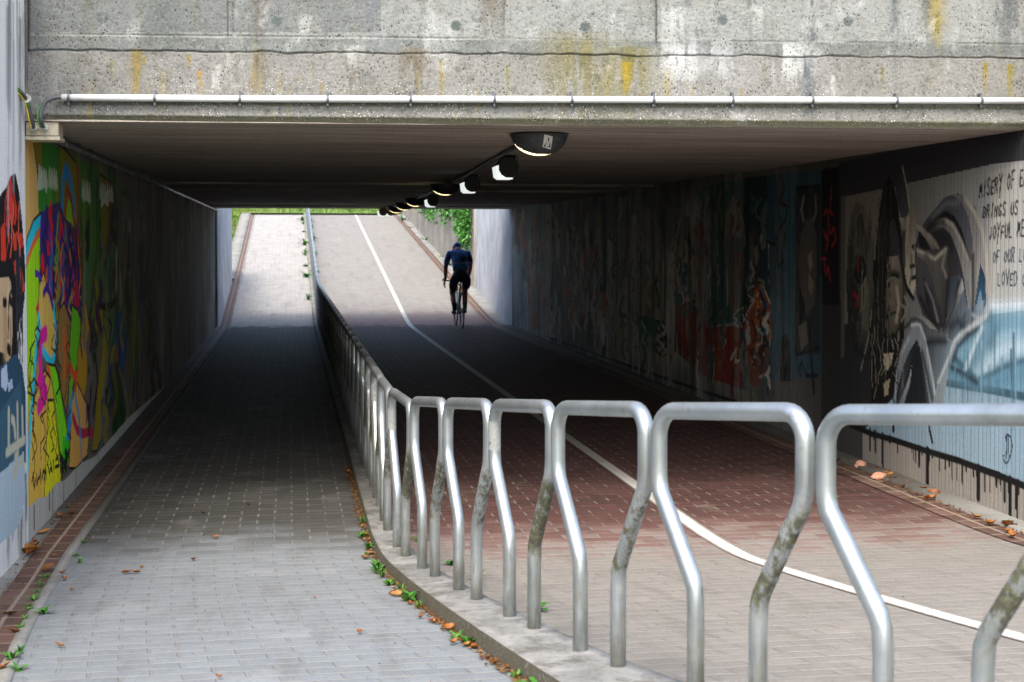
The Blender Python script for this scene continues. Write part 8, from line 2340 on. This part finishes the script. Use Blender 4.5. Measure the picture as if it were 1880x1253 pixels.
leaves([(-1.37,7.77),(-1.36,7.83),(-1.37,7.79),(-1.36,7.74),(-1.35,7.69),(-1.375,7.72),(-1.36,7.66),(-1.34,7.80),(-1.37,7.86),(-1.35,7.62)],'brown leaf in the heap against the foot of the left wing wall','leaf heap at the wing wall',.02,1.0,.012)
leaves([(-1.37,8.23),(-1.36,9.01),(-1.30,8.74),(-1.36,8.70),(-1.38,7.97),(-1.2,7.3)],'orange leaf in the brown gutter below the graffiti wall','leaves in the left gutter',.016,.95)
leaves([(4.13,9.07),(4.11,8.96),(4.04,8.48),(3.98,8.45),(4.00,7.65),(3.98,7.39),(4.08,7.55),(4.07,7.57),(4.10,9.65),(4.12,9.30),(4.13,9.63),(4.09,10.00),(4.04,8.94),(4.15,11.9),(4.14,11.54),(4.03,10.06),(4.01,7.86),(4.1,8.6),(4.1,9.2),(3.95,7.3),(4.13,9.4),(4.12,8.8)],'orange leaf in the gutter at the foot of the grey mural wall','leaves in the right gutter',.012,1.25,.02)
# crumbs of leaf and earth swept against the kerb and into the gutters
m=MB(); r=random.Random(21)
def crumb(x,y,z,sz):
    a=r.uniform(0,6.28); e=[Vector((math.cos(a+k*1.57+r.uniform(-.3,.3))*sz*r.uniform(.4,1),math.sin(a+k*1.57)*sz*r.uniform(.4,1),r.uniform(0,.006))) for k in range(4)]
    m.add([Vector((x,y,z+.003))+q for q in e],[(0,1,2,3)])
for i in range(1500):
    Y=4+6.5*r.random(); crumb(.43+shift(.43,Y)-abs(r.gauss(0,.022))-.004,Y,gz(Y)+.001,r.uniform(.004,.016))
for i in range(500):
    Y=5.2+6*r.random(); crumb(-1.3+shift(-1.3,Y)+r.gauss(-.03,.05),Y,gz(Y)+.012,r.uniform(.004,.014))
for i in range(600):
    Y=7.2+6*r.random(); crumb(4.08+shift(4.08,Y)-abs(r.gauss(0,.08)),Y,gz(Y)+.034 if False else gz(Y)+.012,r.uniform(.005,.018))
for i in range(500):
    Y=4+5*r.random(); crumb(r.uniform(-1.05,3.6)+shift(1,Y),Y,gz(Y)+.002,r.uniform(.002,.007))
tag(m.build('leaf_litter',M['litter'],fix=False),'brown crumbs of leaf and earth swept along kerb and gutters','litter',kind='stuff')
def stone(seed,sx,sy,sz):
    r=random.Random(seed); m=ellipsoid((0,0,0),(1,1,1),14,9); n=[]
    for v in m.v:
        q=1+.22*math.sin(v[0]*3+seed)*math.cos(v[1]*4-seed)+.12*math.sin(v[2]*7+v[0]*5); n.append((v[0]*sx*q,v[1]*sy*q,max(-.55,v[2])*sz*q+.5*sz))
    m.v=n; return m
o=stone(2,.05,.035,.03).build('stone',M['stone'],smooth=True); o.location=(4.02,9.28,.008); tag(o,'larger pale pink stone in the gutter by the grey mural wall','stone')
o=stone(5,.04,.035,.035).build('stone',M['stone'],smooth=True); o.location=(4.08,9.74,.01); tag(o,'smaller reddish stone in the gutter behind the pale pink one','stone')
